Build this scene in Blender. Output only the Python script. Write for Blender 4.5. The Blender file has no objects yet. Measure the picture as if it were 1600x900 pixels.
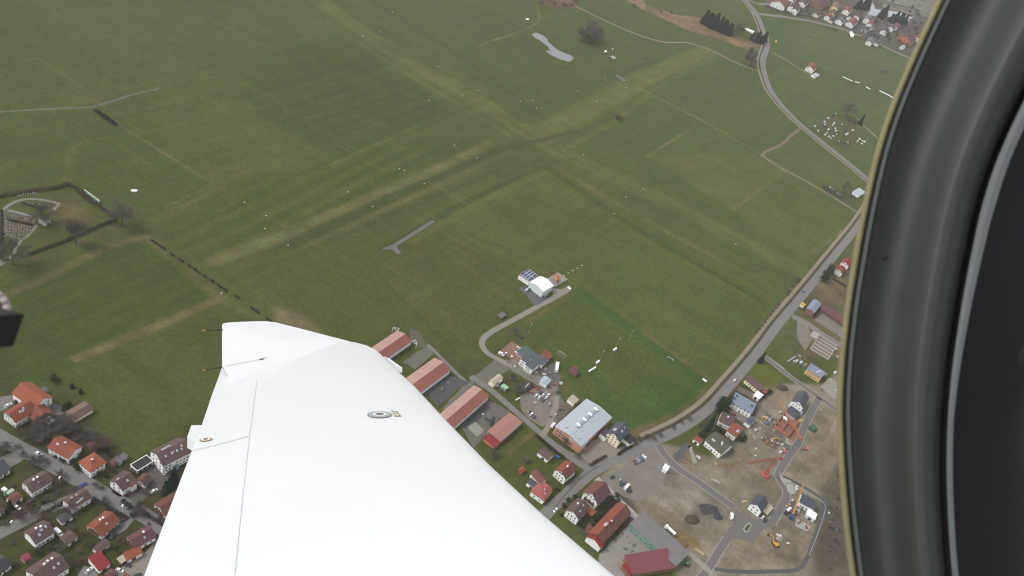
import bpy, bmesh, math, random
import numpy as np
from mathutils import Vector, Matrix

SC = bpy.context.scene
COL = SC.collection
random.seed(7)

# ------------------------------------------------------------------ camera
CAM_H = 430.0
DEP, ROLL, FPX = math.radians(36.0), math.radians(20.0), 1386.0
CAM = Vector((0.0, 0.0, CAM_H))
FWD = Vector((0, math.cos(DEP), -math.sin(DEP)))
_up0 = Vector((0, math.sin(DEP), math.cos(DEP)))
_x0 = Vector((1, 0, 0))
RIGHT = _x0 * math.cos(ROLL) + _up0 * math.sin(ROLL)
UP = _up0 * math.cos(ROLL) - _x0 * math.sin(ROLL)
cam_d = bpy.data.cameras.new('camera')
cam_d.sensor_width = 36.0
cam_d.lens = 36.0 * FPX / 1600.0
cam_d.clip_start = 0.05
cam_d.clip_end = 60000.0
cam_d.dof.use_dof = True
cam_d.dof.focus_distance = 700.0
cam_d.dof.aperture_fstop = 18.0
cam = bpy.data.objects.new('camera', cam_d)
COL.objects.link(cam)
cam.matrix_world = Matrix(((RIGHT.x, UP.x, -FWD.x, CAM.x), (RIGHT.y, UP.y, -FWD.y, CAM.y),
                           (RIGHT.z, UP.z, -FWD.z, CAM.z), (0, 0, 0, 1)))
SC.camera = cam

# ------------------------------------------------------------------ light
SUN_EL, SUN_AZ = math.radians(50), math.atan2(-0.97, -0.2)   # azimuth from +y towards +x
sun_dir = Vector((math.sin(SUN_AZ) * math.cos(SUN_EL), math.cos(SUN_AZ) * math.cos(SUN_EL), math.sin(SUN_EL)))
world = bpy.data.worlds.new('World')
SC.world = world
world.use_nodes = True
nt = world.node_tree
nt.nodes.clear()
sky = nt.nodes.new('ShaderNodeTexSky')
sky.sky_type = 'NISHITA'
sky.sun_disc = False
sky.sun_elevation = SUN_EL
sky.sun_rotation = SUN_AZ
sky.dust_density = 0.4
sky.air_density = 1.0
hs = nt.nodes.new('ShaderNodeHueSaturation')
hs.inputs['Saturation'].default_value = 0.15
bg = nt.nodes.new('ShaderNodeBackground')
bg.inputs['Strength'].default_value = 0.15
wo = nt.nodes.new('ShaderNodeOutputWorld')
nt.links.new(sky.outputs[0], hs.inputs['Color'])
nt.links.new(hs.outputs[0], bg.inputs[0])
nt.links.new(bg.outputs[0], wo.inputs[0])
sl = bpy.data.lights.new('sun', 'SUN')
sl.energy = 1.5
sl.angle = math.radians(18)
sl.color = (1.0, 0.965, 0.92)
so = bpy.data.objects.new('sun', sl)
COL.objects.link(so)
so.rotation_euler = sun_dir.to_track_quat('Z', 'Y').to_euler()
SC.view_settings.view_transform = 'Standard'
SC.view_settings.look = 'None'
SC.view_settings.gamma = 1.0
SC.view_settings.exposure = 0.7
SC.view_settings.use_curve_mapping = False
SC.render.engine = 'CYCLES'
SC.cycles.use_denoising = True
SC.cycles.max_bounces = 5
SC.cycles.filter_width = 1.15
SC.cycles.transparent_max_bounces = 12
ILL = 1.5     # what a white level sheet shows under this light

# ------------------------------------------------------------------ helpers
PLANTS = []      # (object, what it is): labelled by the nearest house at the end

def gp(px, py, z=0.0):
    """point of the photographed pixel at the given height above the plain"""
    d = RIGHT * ((px - 800.0) / FPX) - UP * ((py - 450.0) / FPX) + FWD
    t = (z - CAM_H) / d.z
    return CAM + d * t

def to_px(p):
    v = Vector(p) - CAM
    f = v.dot(FWD)
    return 800 + FPX * v.dot(RIGHT) / f, 450 - FPX * v.dot(UP) / f

def lin(c):
    c = c / 255.0
    return c / 12.92 if c <= 0.04045 else ((c + 0.055) / 1.055) ** 2.4

def RGB(r, g, b):
    return (min(lin(r) / ILL, 0.85), min(lin(g) / ILL, 0.85), min(lin(b) / ILL, 0.85), 1.0)

def RGBW(r, g, b):      # colours read off upright surfaces
    return tuple(min(lin(c) / 0.85, 0.8) for c in (r, g, b)) + (1.0,)

MATS = {}
def mat(name, col, rough=0.8, var=0.12, scale=0.6, spec=0.3, col2=None, detail=4, metal=0.0, rnd=0.0, stretch=None, coord='pos', coat=0.0):
    """principled material whose colour wanders between col*(1-var) and col*(1+var) (or col and col2) with noise"""
    if name in MATS:
        return MATS[name]
    m = bpy.data.materials.new(name)
    m.use_nodes = True
    n = m.node_tree.nodes
    l = m.node_tree.links
    b = n['Principled BSDF']
    b.inputs['Roughness'].default_value = rough
    b.inputs['Specular IOR Level'].default_value = spec
    b.inputs['Metallic'].default_value = metal
    if coat:
        b.inputs['Coat Weight'].default_value = coat
        b.inputs['Coat Roughness'].default_value = 0.08
    if coord == 'pos':
        src = n.new('ShaderNodeNewGeometry').outputs['Position']
    else:
        src = n.new('ShaderNodeTexCoord').outputs['Object']
    if stretch:
        mp = n.new('ShaderNodeMapping')
        mp.inputs['Scale'].default_value = stretch
        l.new(src, mp.inputs[0])
        src = mp.outputs[0]
    nz = n.new('ShaderNodeTexNoise')
    nz.inputs['Scale'].default_value = scale
    nz.inputs['Detail'].default_value = detail
    nz.inputs['Roughness'].default_value = 0.65
    l.new(src, nz.inputs['Vector'])
    r = n.new('ShaderNodeMapRange')
    r.inputs['From Min'].default_value = 0.28
    r.inputs['From Max'].default_value = 0.72
    l.new(nz.outputs['Fac'], r.inputs[0])
    mx = n.new('ShaderNodeMix')
    mx.data_type = 'RGBA'
    l.new(r.outputs[0], mx.inputs['Factor'])
    if col2 is None:
        mx.inputs['A'].default_value = tuple(max(0, c * (1 - var)) for c in col[:3]) + (1,)
        mx.inputs['B'].default_value = tuple(min(0.9, c * (1 + var)) for c in col[:3]) + (1,)
    else:
        mx.inputs['A'].default_value = col
        mx.inputs['B'].default_value = col2
    out = mx.outputs['Result']
    if rnd:
        oi = n.new('ShaderNodeObjectInfo')
        rr = n.new('ShaderNodeMapRange')
        rr.inputs['To Min'].default_value = 1 - rnd
        rr.inputs['To Max'].default_value = 1 + rnd
        l.new(oi.outputs['Random'], rr.inputs[0])
        h = n.new('ShaderNodeHueSaturation')
        l.new(rr.outputs[0], h.inputs['Value'])
        l.new(out, h.inputs['Color'])
        out = h.outputs[0]
    l.new(out, b.inputs['Base Color'])
    MATS[name] = m
    return m

def tag(o, label=None, cat=None, group=None, kind=None):
    if label: o['label'] = label
    if cat: o['category'] = cat
    if group: o['group'] = group
    if kind: o['kind'] = kind
    return o

def link(o, parent=None):
    COL.objects.link(o)
    if parent is not None:
        o.parent = parent
    return o

def empty(name, loc=(0, 0, 0), rz=0.0):
    o = bpy.data.objects.new(name, None)
    o.empty_display_size = 0.5
    o.location = loc
    o.rotation_euler = (0, 0, rz)
    COL.objects.link(o)
    return o

def new_obj(name, me, parent=None):
    return link(bpy.data.objects.new(name, me), parent)

class MB:
    """collects faces, then links them as one mesh object"""
    def __init__(self):
        self.v = []; self.f = []; self.m = []
    def face(self, pts, mi=0):
        i = len(self.v)
        self.v += [tuple(p) for p in pts]
        self.f.append(tuple(range(i, i + len(pts))))
        self.m.append(mi)
    def hexa(self, b, t, mi=0):
        i = len(self.v)
        n = len(b)
        self.v += [tuple(p) for p in b] + [tuple(p) for p in t]
        self.f.append(tuple(range(i + n - 1, i - 1, -1))); self.m.append(mi)
        self.f.append(tuple(range(i + n, i + 2 * n))); self.m.append(mi)
        for k in range(n):
            k2 = (k + 1) % n
            self.f.append((i + k, i + k2, i + n + k2, i + n + k)); self.m.append(mi)
    def box(self, x0, y0, z0, x1, y1, z1, mi=0):
        self.hexa([(x0, y0, z0), (x1, y0, z0), (x1, y1, z0), (x0, y1, z0)],
                  [(x0, y0, z1), (x1, y0, z1), (x1, y1, z1), (x0, y1, z1)], mi)
    def rod(self, a, b, r0, r1=None, n=6, mi=0):
        a = Vector(a); b = Vector(b)
        r1 = r0 if r1 is None else r1
        d = (b - a)
        if d.length < 1e-6: return
        d.normalize()
        s = d.orthogonal().normalized()
        t = d.cross(s)
        A = [a + (s * math.cos(k * 2 * math.pi / n) + t * math.sin(k * 2 * math.pi / n)) * r0 for k in range(n)]
        B = [b + (s * math.cos(k * 2 * math.pi / n) + t * math.sin(k * 2 * math.pi / n)) * r1 for k in range(n)]
        self.hexa(A, B, mi)
    def lathe(self, prof, n=12, mi=0, c=(0, 0, 0)):
        i = len(self.v)
        for (r, z) in prof:
            for k in range(n):
                a = 2 * math.pi * k / n
                self.v.append((c[0] + r * math.cos(a), c[1] + r * math.sin(a), c[2] + z))
        for j in range(len(prof) - 1):
            for k in range(n):
                k2 = (k + 1) % n
                self.f.append((i + j * n + k, i + j * n + k2, i + (j + 1) * n + k2, i + (j + 1) * n + k)); self.m.append(mi)
    def mesh(self, name, mats, smooth=False):
        me = bpy.data.meshes.new(name)
        me.from_pydata(self.v, [], self.f)
        if not isinstance(mats, (list, tuple)): mats = [mats]
        for mm in mats: me.materials.append(mm)
        me.polygons.foreach_set('material_index', self.m)
        if smooth: me.polygons.foreach_set('use_smooth', [True] * len(self.f))
        bm = bmesh.new(); bm.from_mesh(me)
        bmesh.ops.remove_doubles(bm, verts=bm.verts, dist=1e-5)
        bmesh.ops.recalc_face_normals(bm, faces=bm.faces)
        bm.to_mesh(me); bm.free()
        return me
    def build(self, name, mats, parent=None, smooth=False):
        return new_obj(name, self.mesh(name, mats, smooth), parent)

def copy_tree(o, parent=None):
    c = o.copy()
    COL.objects.link(c)
    c.parent = parent
    for ch in o.children:
        copy_tree(ch, c)
    return c

def jitter_poly(pts, step=4.0, amp=0.6, seed=1):
    """pts: world Vectors; edges are subdivided and frayed"""
    rng = random.Random(seed)
    out = []
    n = len(pts)
    for i in range(n):
        a, b = pts[i], pts[(i + 1) % n]
        L = (b - a).length
        k = max(1, int(L / step))
        for j in range(k):
            p = a.lerp(b, j / k)
            out.append(Vector((p.x + rng.uniform(-amp, amp), p.y + rng.uniform(-amp, amp), p.z)))
    return out

def sheet(name, px, m, z, amp=0.5, step=4.0, kind='structure', seed=3, parent=None):
    pts = jitter_poly([gp(*p) for p in px], step, amp, seed)
    me = bpy.data.meshes.new(name)
    bm = bmesh.new()
    vs = [bm.verts.new((p.x, p.y, z)) for p in pts]
    es = [bm.edges.new((vs[i], vs[(i + 1) % len(vs)])) for i in range(len(vs))]
    bmesh.ops.triangle_fill(bm, edges=es, use_beauty=True)
    for f in bm.faces:
        if f.normal.z < 0: f.normal_flip()
    bm.to_mesh(me); bm.free()
    me.materials.append(m)
    o = new_obj(name, me, parent)
    if kind and parent is None: o['kind'] = kind
    return o

def smooth_line(pts, step=4.0):
    """catmull-rom through world points"""
    P = [pts[0] * 2 - pts[1]] + list(pts) + [pts[-1] * 2 - pts[-2]]
    out = []
    for i in range(1, len(P) - 2):
        n = max(2, int((P[i + 1] - P[i]).length / step))
        for k in range(n):
            t = k / n
            out.append(0.5 * ((2 * P[i]) + (-P[i - 1] + P[i + 1]) * t + (2 * P[i - 1] - 5 * P[i] + 4 * P[i + 1] - P[i + 2]) * t * t
                              + (-P[i - 1] + 3 * P[i] - 3 * P[i + 1] + P[i + 2]) * t ** 3))
    out.append(P[-2])
    return out

def offset_line(line, off):
    out = []
    for i, p in enumerate(line):
        a = line[max(0, i - 1)]; b = line[min(len(line) - 1, i + 1)]
        d = (b - a); d.z = 0; d.normalize()
        out.append(p + Vector((-d.y, d.x, 0)) * off)
    return out

def strip(name, px, w, m, z, kind='structure', wob=0.0, off=0.0, world_pts=None, parent=None, step=4.0):
    line = world_pts or smooth_line([gp(*p) for p in px], step)
    rng = random.Random(len(px) * 7 + int(w * 10) if px else 5)
    if off: line = offset_line(line, off)
    a = offset_line(line, w / 2); b = offset_line(line, -w / 2)
    mb = MB()
    n = len(line)
    mb.v = [(p.x + rng.uniform(-wob, wob), p.y + rng.uniform(-wob, wob), z) for p in a] + \
           [(p.x + rng.uniform(-wob, wob), p.y + rng.uniform(-wob, wob), z) for p in b]
    for i in range(n - 1):
        mb.f.append((i, n + i, n + i + 1, i + 1)); mb.m.append(0)
    o = mb.build(name, m, parent)
    for p in o.data.polygons:
        pass
    if kind and parent is None: o['kind'] = kind
    return o, line

def kerb(line, off, m, h=0.12, w=0.34, parent=None):
    a = offset_line(line, off + w / 2); b = offset_line(line, off - w / 2)
    mb = MB(); n = len(line)
    mb.v = [(p.x, p.y, 0.0) for p in a] + [(p.x, p.y, h) for p in a] + [(p.x, p.y, h) for p in b] + [(p.x, p.y, 0.0) for p in b]
    for i in range(n - 1):
        for k in range(3):
            mb.f.append((k * n + i, k * n + i + 1, (k + 1) * n + i + 1, (k + 1) * n + i)); mb.m.append(0)
    return mb.build('kerb', m, parent)
# ------------------------------------------------------------------ ground sheet
def axis(lo, hi, step, far):
    fine = np.arange(lo, hi + step, step)
    out = [lo - far * k for k in (1.0, 0.45, 0.2, 0.08, 0.03, 0.012)] + list(fine) + [fine[-1] + far * k for k in (0.012, 0.03, 0.08, 0.2, 0.45, 1.0)]
    return np.array(out)
_c = [gp(-20, -10), gp(1490, -10), gp(-20, 910), gp(1350, 910), gp(1450, 80)]
GX = axis(min(p.x for p in _c) - 20, max(p.x for p in _c) + 30, 2.0, 30000.0)
GY = axis(min(p.y for p in _c) - 20, max(p.y for p in _c) + 30, 2.0, 30000.0)
XX, YY = np.meshgrid(GX, GY)
NYv, NXv = XX.shape
colr = np.empty((NYv, NXv, 3))

def arr(c):
    return np.array(RGB(*c)[:3])
colr[:] = arr((86, 92, 57))

def window(pts, m):
    xs = [p.x for p in pts]; ys = [p.y for p in pts]
    i0, i1 = np.searchsorted(GX, min(xs) - m), np.searchsorted(GX, max(xs) + m)
    j0, j1 = np.searchsorted(GY, min(ys) - m), np.searchsorted(GY, max(ys) + m)
    return slice(j0, j1), slice(i0, i1)

_rng = np.random.RandomState(4)
def lowfreq(cell, seed):
    """smooth value noise 0..1 over the grid"""
    r = np.random.RandomState(seed)
    t = r.rand(256, 256)
    u = XX / cell; v = YY / cell
    iu = np.floor(u).astype(int); iv = np.floor(v).astype(int)
    fu = u - iu; fv = v - iv
    fu = fu * fu * (3 - 2 * fu); fv = fv * fv * (3 - 2 * fv)
    g = lambda a, b: t[a % 256, b % 256]
    return (g(iu, iv) * (1 - fu) + g(iu + 1, iv) * fu) * (1 - fv) + (g(iu, iv + 1) * (1 - fu) + g(iu + 1, iv + 1) * fu) * fv
N1 = lowfreq(60, 1); N2 = lowfreq(18, 2); N3 = lowfreq(7, 3)
NB = 0.45 * N1 + 0.35 * N2 + 0.2 * N3

def seg_dist(X, Y, pts):
    d = np.full(X.shape, 1e9)
    for a, b in zip(pts[:-1], pts[1:]):
        ex, ey = b.x - a.x, b.y - a.y
        L2 = ex * ex + ey * ey + 1e-9
        t = np.clip(((X - a.x) * ex + (Y - a.y) * ey) / L2, 0, 1)
        d = np.minimum(d, np.hypot(X - a.x - t * ex, Y - a.y - t * ey))
    return d

def blend(sl, a, c):
    colr[sl] = colr[sl] * (1 - a[..., None]) + arr(c) * a[..., None]

def line(px, w, c, alpha=0.6, soft=3.0, rough=0.5):
    pts = smooth_line([gp(*p) for p in px], 15.0)
    sl = window(pts, w + soft + 4)
    d = seg_dist(XX[sl], YY[sl], pts)
    soft *= 0.6
    a = np.clip((w / 2 + soft / 2 - d) / soft, 0, 1) * min(1.0, alpha * 1.7)
    a = a * np.clip(1 - rough + rough * 2.0 * NB[sl], 0, 1.15)
    blend(sl, np.clip(a, 0, 1), c)

def poly(px, c, alpha=0.8, soft=4.0, rough=0.3):
    pts = [gp(*p) for p in px]
    sl = window(pts, soft + 4)
    X, Y = XX[sl], YY[sl]
    ins = np.zeros(X.shape, bool)
    n = len(pts)
    for i in range(n):
        a, b = pts[i], pts[(i + 1) % n]
        cond = ((a.y > Y) != (b.y > Y)) & (X < (b.x - a.x) * (Y - a.y) / ((b.y - a.y) + 1e-12) + a.x)
        ins ^= cond
    d = seg_dist(X, Y, pts + [pts[0]])
    s = np.where(ins, d, -d)
    a = np.clip(s / soft + 0.5, 0, 1) * alpha
    a = a * np.clip(1 - rough + rough * 2.0 * NB[sl], 0, 1.15)
    blend(sl, np.clip(a, 0, 1), c)

def lerp_px(a, b, t):
    return (a[0] + (b[0] - a[0]) * t, a[1] + (b[1] - a[1]) * t)

def stripes(p00, p10, p11, p01, n, w, cs, alpha=0.35, soft=4.0):
    """n mowing stripes between edges p00-p10 and p01-p11 (each stripe runs from the first edge to the second)"""
    for k in range(n):
        t = (k + 0.5) / n
        line([lerp_px(p00, p10, t), lerp_px(p01, p11, t)], w, cs[k % len(cs)], alpha, soft, 0.35)

# large soft colour fields of the grass plain
poly([(-50, -50), (470, -50), (620, 60), (420, 140), (150, 165), (-50, 178)], (85, 90, 58), 0.7, 20)
poly([(150, 165), (310, 126), (520, 245), (345, 290), (180, 195)], (92, 94, 58), 0.6, 12)
poly([(310, 126), (395, 105), (560, 225), (500, 240)], (94, 93, 58), 0.35, 20)
poly([(372, 148), (430, 80), (530, 55), (706, 174), (518, 246)], (72, 86, 50), 0.8, 14)
stripes((372, 148), (516, 245), (702, 176), (588, 84), 15, 4, [(66, 82, 47), (80, 91, 55)], 0.34, 5)
poly([(-50, 180), (150, 170), (335, 288), (200, 345), (100, 285), (-50, 300)], (80, 90, 54), 0.7, 12)
poly([(345, 295), (560, 210), (800, 215), (540, 330), (380, 390), (240, 372)], (80, 88, 52), 0.6, 14)
stripes((250, 368), (420, 460), (800, 235), (560, 225), 12, 6, [(72, 83, 47), (92, 95, 57)], 0.35, 5)
poly([(-50, 465), (190, 380), (232, 375), (350, 465), (130, 560), (-50, 640)], (68, 83, 44), 0.75, 6)
stripes((-20, 470), (-20, 640), (345, 465), (230, 378), 13, 5, [(62, 78, 41), (75, 88, 47)], 0.24, 5)
poly([(130, 560), (350, 470), (600, 560), (640, 640), (300, 700), (180, 705), (100, 620)], (82, 86, 53), 0.75, 8)
poly([(350, 400), (600, 330), (830, 440), (760, 560), (640, 600), (430, 500)], (86, 89, 55), 0.7, 25)
poly([(560, 420), (690, 350), (820, 420), (760, 520), (660, 560)], (90, 91, 56), 0.5, 25)
poly([(850, 262), (1240, 460), (1110, 600), (908, 452), (830, 440), (690, 350)], (88, 96, 55), 0.75, 14)
poly([(1000, 360), (1180, 470), (1110, 590), (940, 470)], (84, 95, 53), 0.45, 30)
poly([(880, 240), (1000, 190), (1340, 330), (1230, 440)], (83, 94, 55), 0.7, 12)
poly([(1080, 195), (1230, 268), (1145, 328), (1010, 245)], (100, 101, 64), 0.8, 5, 0.2)
poly([(1000, 150), (1060, 130), (1180, 235), (1010, 245), (900, 225)], (78, 92, 54), 0.6, 10)
poly([(1110, 90), (1190, 115), (1245, 200), (1190, 240), (1010, 145)], (80, 93, 56), 0.7, 6)
poly([(1250, 205), (1360, 285), (1330, 330), (1195, 242)], (90, 98, 62), 0.6, 8)
poly([(1200, 270), (1340, 332), (1320, 360), (1240, 430), (1150, 330)], (92, 98, 60), 0.5, 10)
poly([(1215, 100), (1265, 118), (1410, 160), (1380, 260), (1345, 270), (1205, 150)], (84, 98, 62), 0.7, 8)
poly([(1195, 28), (1300, 45), (1420, 92), (1400, 150), (1265, 100), (1205, 80)], (86, 100, 64), 0.75, 8)
poly([(690, 55), (830, 30), (860, 60), (960, 110), (1110, 70), (1000, 130), (840, 180), (720, 120)], (80, 90, 55), 0.6, 14)
poly([(900, 15), (1035, 66), (1110, 76), (1000, 110), (900, 80), (840, 40)], (80, 92, 55), 0.6, 10)
poly([(560, -20), (840, -20), (850, 40), (700, 70)], (83, 91, 57), 0.6, 14)
# runways and worn lines
line([(335, 410), (560, 318), (765, 224)], 11, (105, 102, 67), 0.55, 9, 0.45)
line([(430, 395), (600, 315), (800, 232)], 11, (74, 82, 49), 0.6, 8)
line([(450, 402), (640, 310), (800, 235)], 7, (102, 99, 64), 0.5, 7, 0.6)
line([(600, 388), (720, 320), (852, 262)], 7, (74, 83, 50), 0.6, 4)
line([(640, 380), (860, 265)], 4, (100, 100, 62), 0.45, 4)
line([(360, 440), (600, 340), (690, 300)], 6, (76, 83, 50), 0.45, 8)
line([(840, 215), (930, 165), (1010, 120), (1100, 80)], 30, (103, 104, 67), 0.55, 14, 0.35)
line([(880, 235), (960, 190), (1010, 150)], 8, (102, 101, 62), 0.45, 6)
line([(760, 200), (900, 140), (1040, 90)], 7, (76, 86, 52), 0.5, 8)
line([(480, -10), (640, 95), (835, 220)], 10, (72, 81, 49), 0.6, 8)
line([(545, -20), (700, 75), (850, 185)], 5, (72, 82, 50), 0.45, 6)
line([(510, 30), (620, 105), (800, 215)], 3, (104, 104, 72), 0.5, 3)
line([(440, 0), (560, 70), (790, 205)], 3, (100, 101, 70), 0.35, 3)
line([(880, 240), (1040, 320), (1240, 415)], 8, (72, 82, 48), 0.6, 7)
line([(855, 262), (1000, 360), (1190, 470)], 7, (74, 84, 50), 0.6, 6)
line([(870, 262), (1010, 345), (1210, 450)], 9, (103, 101, 62), 0.55, 8, 0.9)
line([(885, 300), (1010, 375), (1170, 465)], 4, (104, 102, 62), 0.4, 5, 0.9)
line([(700, 130), (870, 235)], 28, (104, 104, 67), 0.5, 14, 0.4)
line([(870, 235), (1060, 325), (1250, 425)], 26, (102, 105, 66), 0.48, 12, 0.4)
line([(470, -20), (620, 85), (760, 165)], 26, (101, 103, 67), 0.5, 12, 0.4)
line([(800, 195), (880, 240)], 8, (78, 84, 51), 0.3, 10)
line([(795, 232), (900, 205)], 7, (76, 80, 49), 0.5, 8)
line([(670, 372), (690, 350), (850, 262)], 4, (98, 99, 60), 0.45, 4)
line([(672, 372), (800, 470)], 3, (98, 99, 60), 0.4, 4)
for k in range(5):
    line([(690 + k * 14, 390 - k * 6), (830 + k * 10, 490 - k * 20)], 2, (104, 101, 62), 0.35, 3, 0.9)
poly([(430, 482), (460, 485), (500, 520), (470, 530), (430, 500)], (126, 113, 82), 0.7, 10, 0.6)
poly([(600, 440), (640, 435), (700, 500), (660, 500)], (103, 98, 62), 0.5, 20, 0.8)
line([(600, 440), (700, 540)], 4, (72, 80, 48), 0.4, 5)
line([(170, 185), (250, 235), (335, 288)], 2.2, (112, 106, 70), 0.7, 2.5, 0.4)
line([(335, 290), (318, 250), (290, 215)], 3, (100, 98, 63), 0.4, 4)
line([(335, 290), (450, 245), (600, 190)], 3, (98, 97, 62), 0.4, 4)
line([(180, 220), (240, 262)], 3, (98, 98, 62), 0.4, 5)
line([(60, 90), (110, 125), (160, 160)], 4, (100, 98, 66), 0.4, 6)
line([(105, 285), (112, 240), (120, 225)], 7, (96, 96, 58), 0.5, 6)
line([(-10, 470), (90, 425), (170, 385), (230, 370)], 7, (104, 97, 60), 0.75, 5, 0.4)
line([(50, 405), (120, 380), (180, 355)], 5, (104, 95, 62), 0.6, 5)
line([(232, 372), (340, 462), (420, 505)], 9, (98, 95, 60), 0.5, 6)
line([(120, 560), (220, 520), (345, 465)], 7, (106, 98, 62), 0.7, 5, 0.5)
line([(240, 345), (330, 300), (345, 292)], 5, (100, 98, 62), 0.45, 5)
line([(345, 292), (370, 316), (340, 330)], 3, (100, 98, 62), 0.35, 5)
line([(1000, 139), (1100, 190), (1195, 245), (1340, 332)], 2.6, (122, 118, 84), 0.6, 2.5, 0.4)
line([(1010, 245), (1085, 197)], 3, (116, 106, 66), 0.6, 3)
line([(1145, 328), (1235, 262)], 3, (110, 104, 66), 0.45, 3)
line([(815, 130), (880, 100), (1000, 150)], 3, (96, 98, 62), 0.35, 4)
line([(960, 165), (975, 145), (1010, 142)], 4, (104, 100, 64), 0.5, 4)
line([(745, 72), (830, 42), (842, 28), (838, 5)], 2.5, (116, 108, 76), 0.6, 3)
line([(1010, 146), (1115, 90)], 3, (104, 104, 66), 0.4, 4)
line([(1230, 420), (1300, 372), (1330, 355)], 5, (106, 100, 66), 0.5, 6)
line([(1170, 540), (1230, 465), (1270, 425)], 4, (112, 102, 68), 0.6, 5)
line([(1215, 50), (1270, 55), (1310, 50), (1370, 85)], 4, (104, 108, 74), 0.45, 6)
poly([(1190, 28), (1230, 35), (1230, 75), (1205, 60)], (72, 94, 58), 0.6, 12)
_tr = random.Random(12)
for _k in range(34):      # faint wheel and mowing lines
    _x, _y = _tr.uniform(60, 1150), _tr.uniform(20, 420)
    _d = (1.0, -0.43) if _k % 2 else (1.0, 0.56)
    _l = _tr.uniform(50, 150)
    if _y + _d[1] * _l > 480 or _y + _d[1] * _l < -10 or (_y > 380 and _x < 430): continue
    line([(_x, _y), (_x + _d[0] * _l * .5, _y + _d[1] * _l * .5 + _tr.uniform(-2, 2)), (_x + _d[0] * _l, _y + _d[1] * _l)], 1.8, (110, 106, 72) if _tr.random() < .6 else (70, 80, 46), 0.3, 2.4, 0.8)
# football pitch
poly([(806, 516), (905, 446), (1112, 592), (1098, 625), (992, 686), (950, 658), (880, 610), (862, 575)], (95, 94, 57), 0.7, 8)
poly([(820, 512), (908, 453), (1102, 592), (1090, 618), (992, 678), (955, 655), (897, 612), (885, 580)], (79, 93, 48), 1.0, 2, 0.1)
line([(908, 458), (1002, 525), (1093, 592)], 11, (66, 90, 45), 0.9, 7, 0.2)
line([(1093, 594), (1086, 614), (992, 674)], 12, (66, 90, 45), 0.8, 9, 0.3)
poly([(1000, 600), (1095, 592), (1085, 615), (990, 676), (958, 652)], (68, 92, 47), 0.7, 20)
line([(890, 592), (930, 580), (960, 650)], 7, (72, 92, 50), 0.5, 8)
line([(822, 514), (905, 458)], 4, (76, 93, 52), 0.6, 4)
line([(800, 520), (880, 466)], 8, (97, 93, 58), 0.5, 8)
line([(1006, 520), (1104, 590)], 3, (108, 100, 66), 0.5, 4)
line([(985, 680), (1060, 650), (1110, 610)], 8, (106, 96, 64), 0.6, 8)
# ground round the buildings
poly([(-60, 610), (20, 600), (110, 620), (170, 690), (210, 718), (300, 670), (330, 700), (260, 920), (-60, 920)], (74, 72, 54), 0.9, 6, 0.3)
for (a, b, c, d) in (((45, 840), (0, 860), (40, 890), (70, 868)), ((120, 800), (150, 795), (150, 815), (125, 842)), ((95, 855), (130, 850), (140, 870), (110, 880)),
                     ((0, 740), (45, 715), (30, 750), (0, 765)), ((165, 860), (190, 850), (192, 875), (175, 880)), ((85, 610), (115, 625), (108, 640), (85, 625)),
                     ((205, 770), (230, 765), (225, 785), (218, 790)), ((165, 735), (172, 755), (185, 770), (170, 765))):
    poly([a, b, c, d], (76, 80, 44), 0.8, 3, 0.3)
poly([(80, 660), (150, 690), (200, 715), (180, 728), (120, 690), (60, 690)], (66, 58, 50), 0.7, 6, 0.5)
poly([(780, 580), (880, 620), (910, 700), (990, 720), (880, 800), (780, 740), (740, 690), (600, 560), (640, 520)], (83, 84, 54), 0.8, 6)
poly([(760, 690), (820, 660), (868, 712), (870, 740), (840, 790), (780, 730)], (84, 88, 52), 0.8, 4)
line([(795, 708), (830, 678)], 3, (112, 102, 58), 0.8, 2)
poly([(866, 745), (880, 758), (862, 790), (858, 765)], (80, 82, 50), 0.8, 3)
poly([(990, 690), (1045, 695), (1110, 715), (1190, 600), (1290, 600), (1330, 560), (1340, 920), (1080, 920), (985, 830), (930, 755)], (142, 132, 117), 0.92, 4, 0.15)
poly([(880, 790), (960, 750), (1000, 800), (930, 870)], (84, 80, 70), 0.8, 4)
poly([(1195, 500), (1240, 470), (1260, 455), (1330, 400), (1330, 560), (1240, 560)], (104, 94, 68), 0.85, 5, 0.4)
poly([(1205, 530), (1243, 500), (1252, 520), (1250, 545), (1225, 560)], (98, 98, 62), 0.8, 4)
poly([(1165, 590), (1190, 565), (1225, 585), (1212, 612), (1190, 605)], (94, 98, 50), 0.85, 3)
poly([(1100, 640), (1150, 600), (1200, 610), (1180, 650), (1140, 710), (1090, 690)], (74, 72, 60), 0.85, 4)
poly([(1270, 440), (1322, 445), (1322, 475), (1285, 470)], (112, 96, 68), 0.7, 6, 0.5)
# construction soil variety
poly([(1050, 740), (1130, 790), (1140, 830), (1080, 800), (1010, 790)], (142, 134, 120), 0.5, 8, 0.7)
poly([(1000, 780), (1060, 800), (1090, 850), (1040, 835)], (112, 98, 74), 0.6, 6, 0.6)
poly([(1030, 825), (1090, 840), (1100, 860), (1060, 855)], (134, 110, 68), 0.75, 4, 0.5)
poly([(1080, 780), (1130, 800), (1110, 812), (1085, 805)], (96, 90, 86), 0.6, 5, 0.7)
poly([(1130, 845), (1270, 820), (1260, 880), (1130, 885)], (134, 121, 102), 0.7, 5)
poly([(1225, 660), (1310, 640), (1310, 720), (1240, 750)], (130, 116, 98), 0.6, 6)
poly([(1120, 720), (1160, 725), (1150, 735), (1125, 730)], (138, 112, 66), 0.7, 4)
poly([(1288, 740), (1335, 700), (1345, 920), (1265, 900)], (88, 80, 68), 0.85, 6, 0.4)
poly([(1275, 830), (1320, 790), (1330, 880), (1280, 890)], (78, 68, 60), 0.6, 8, 0.7)
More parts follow.
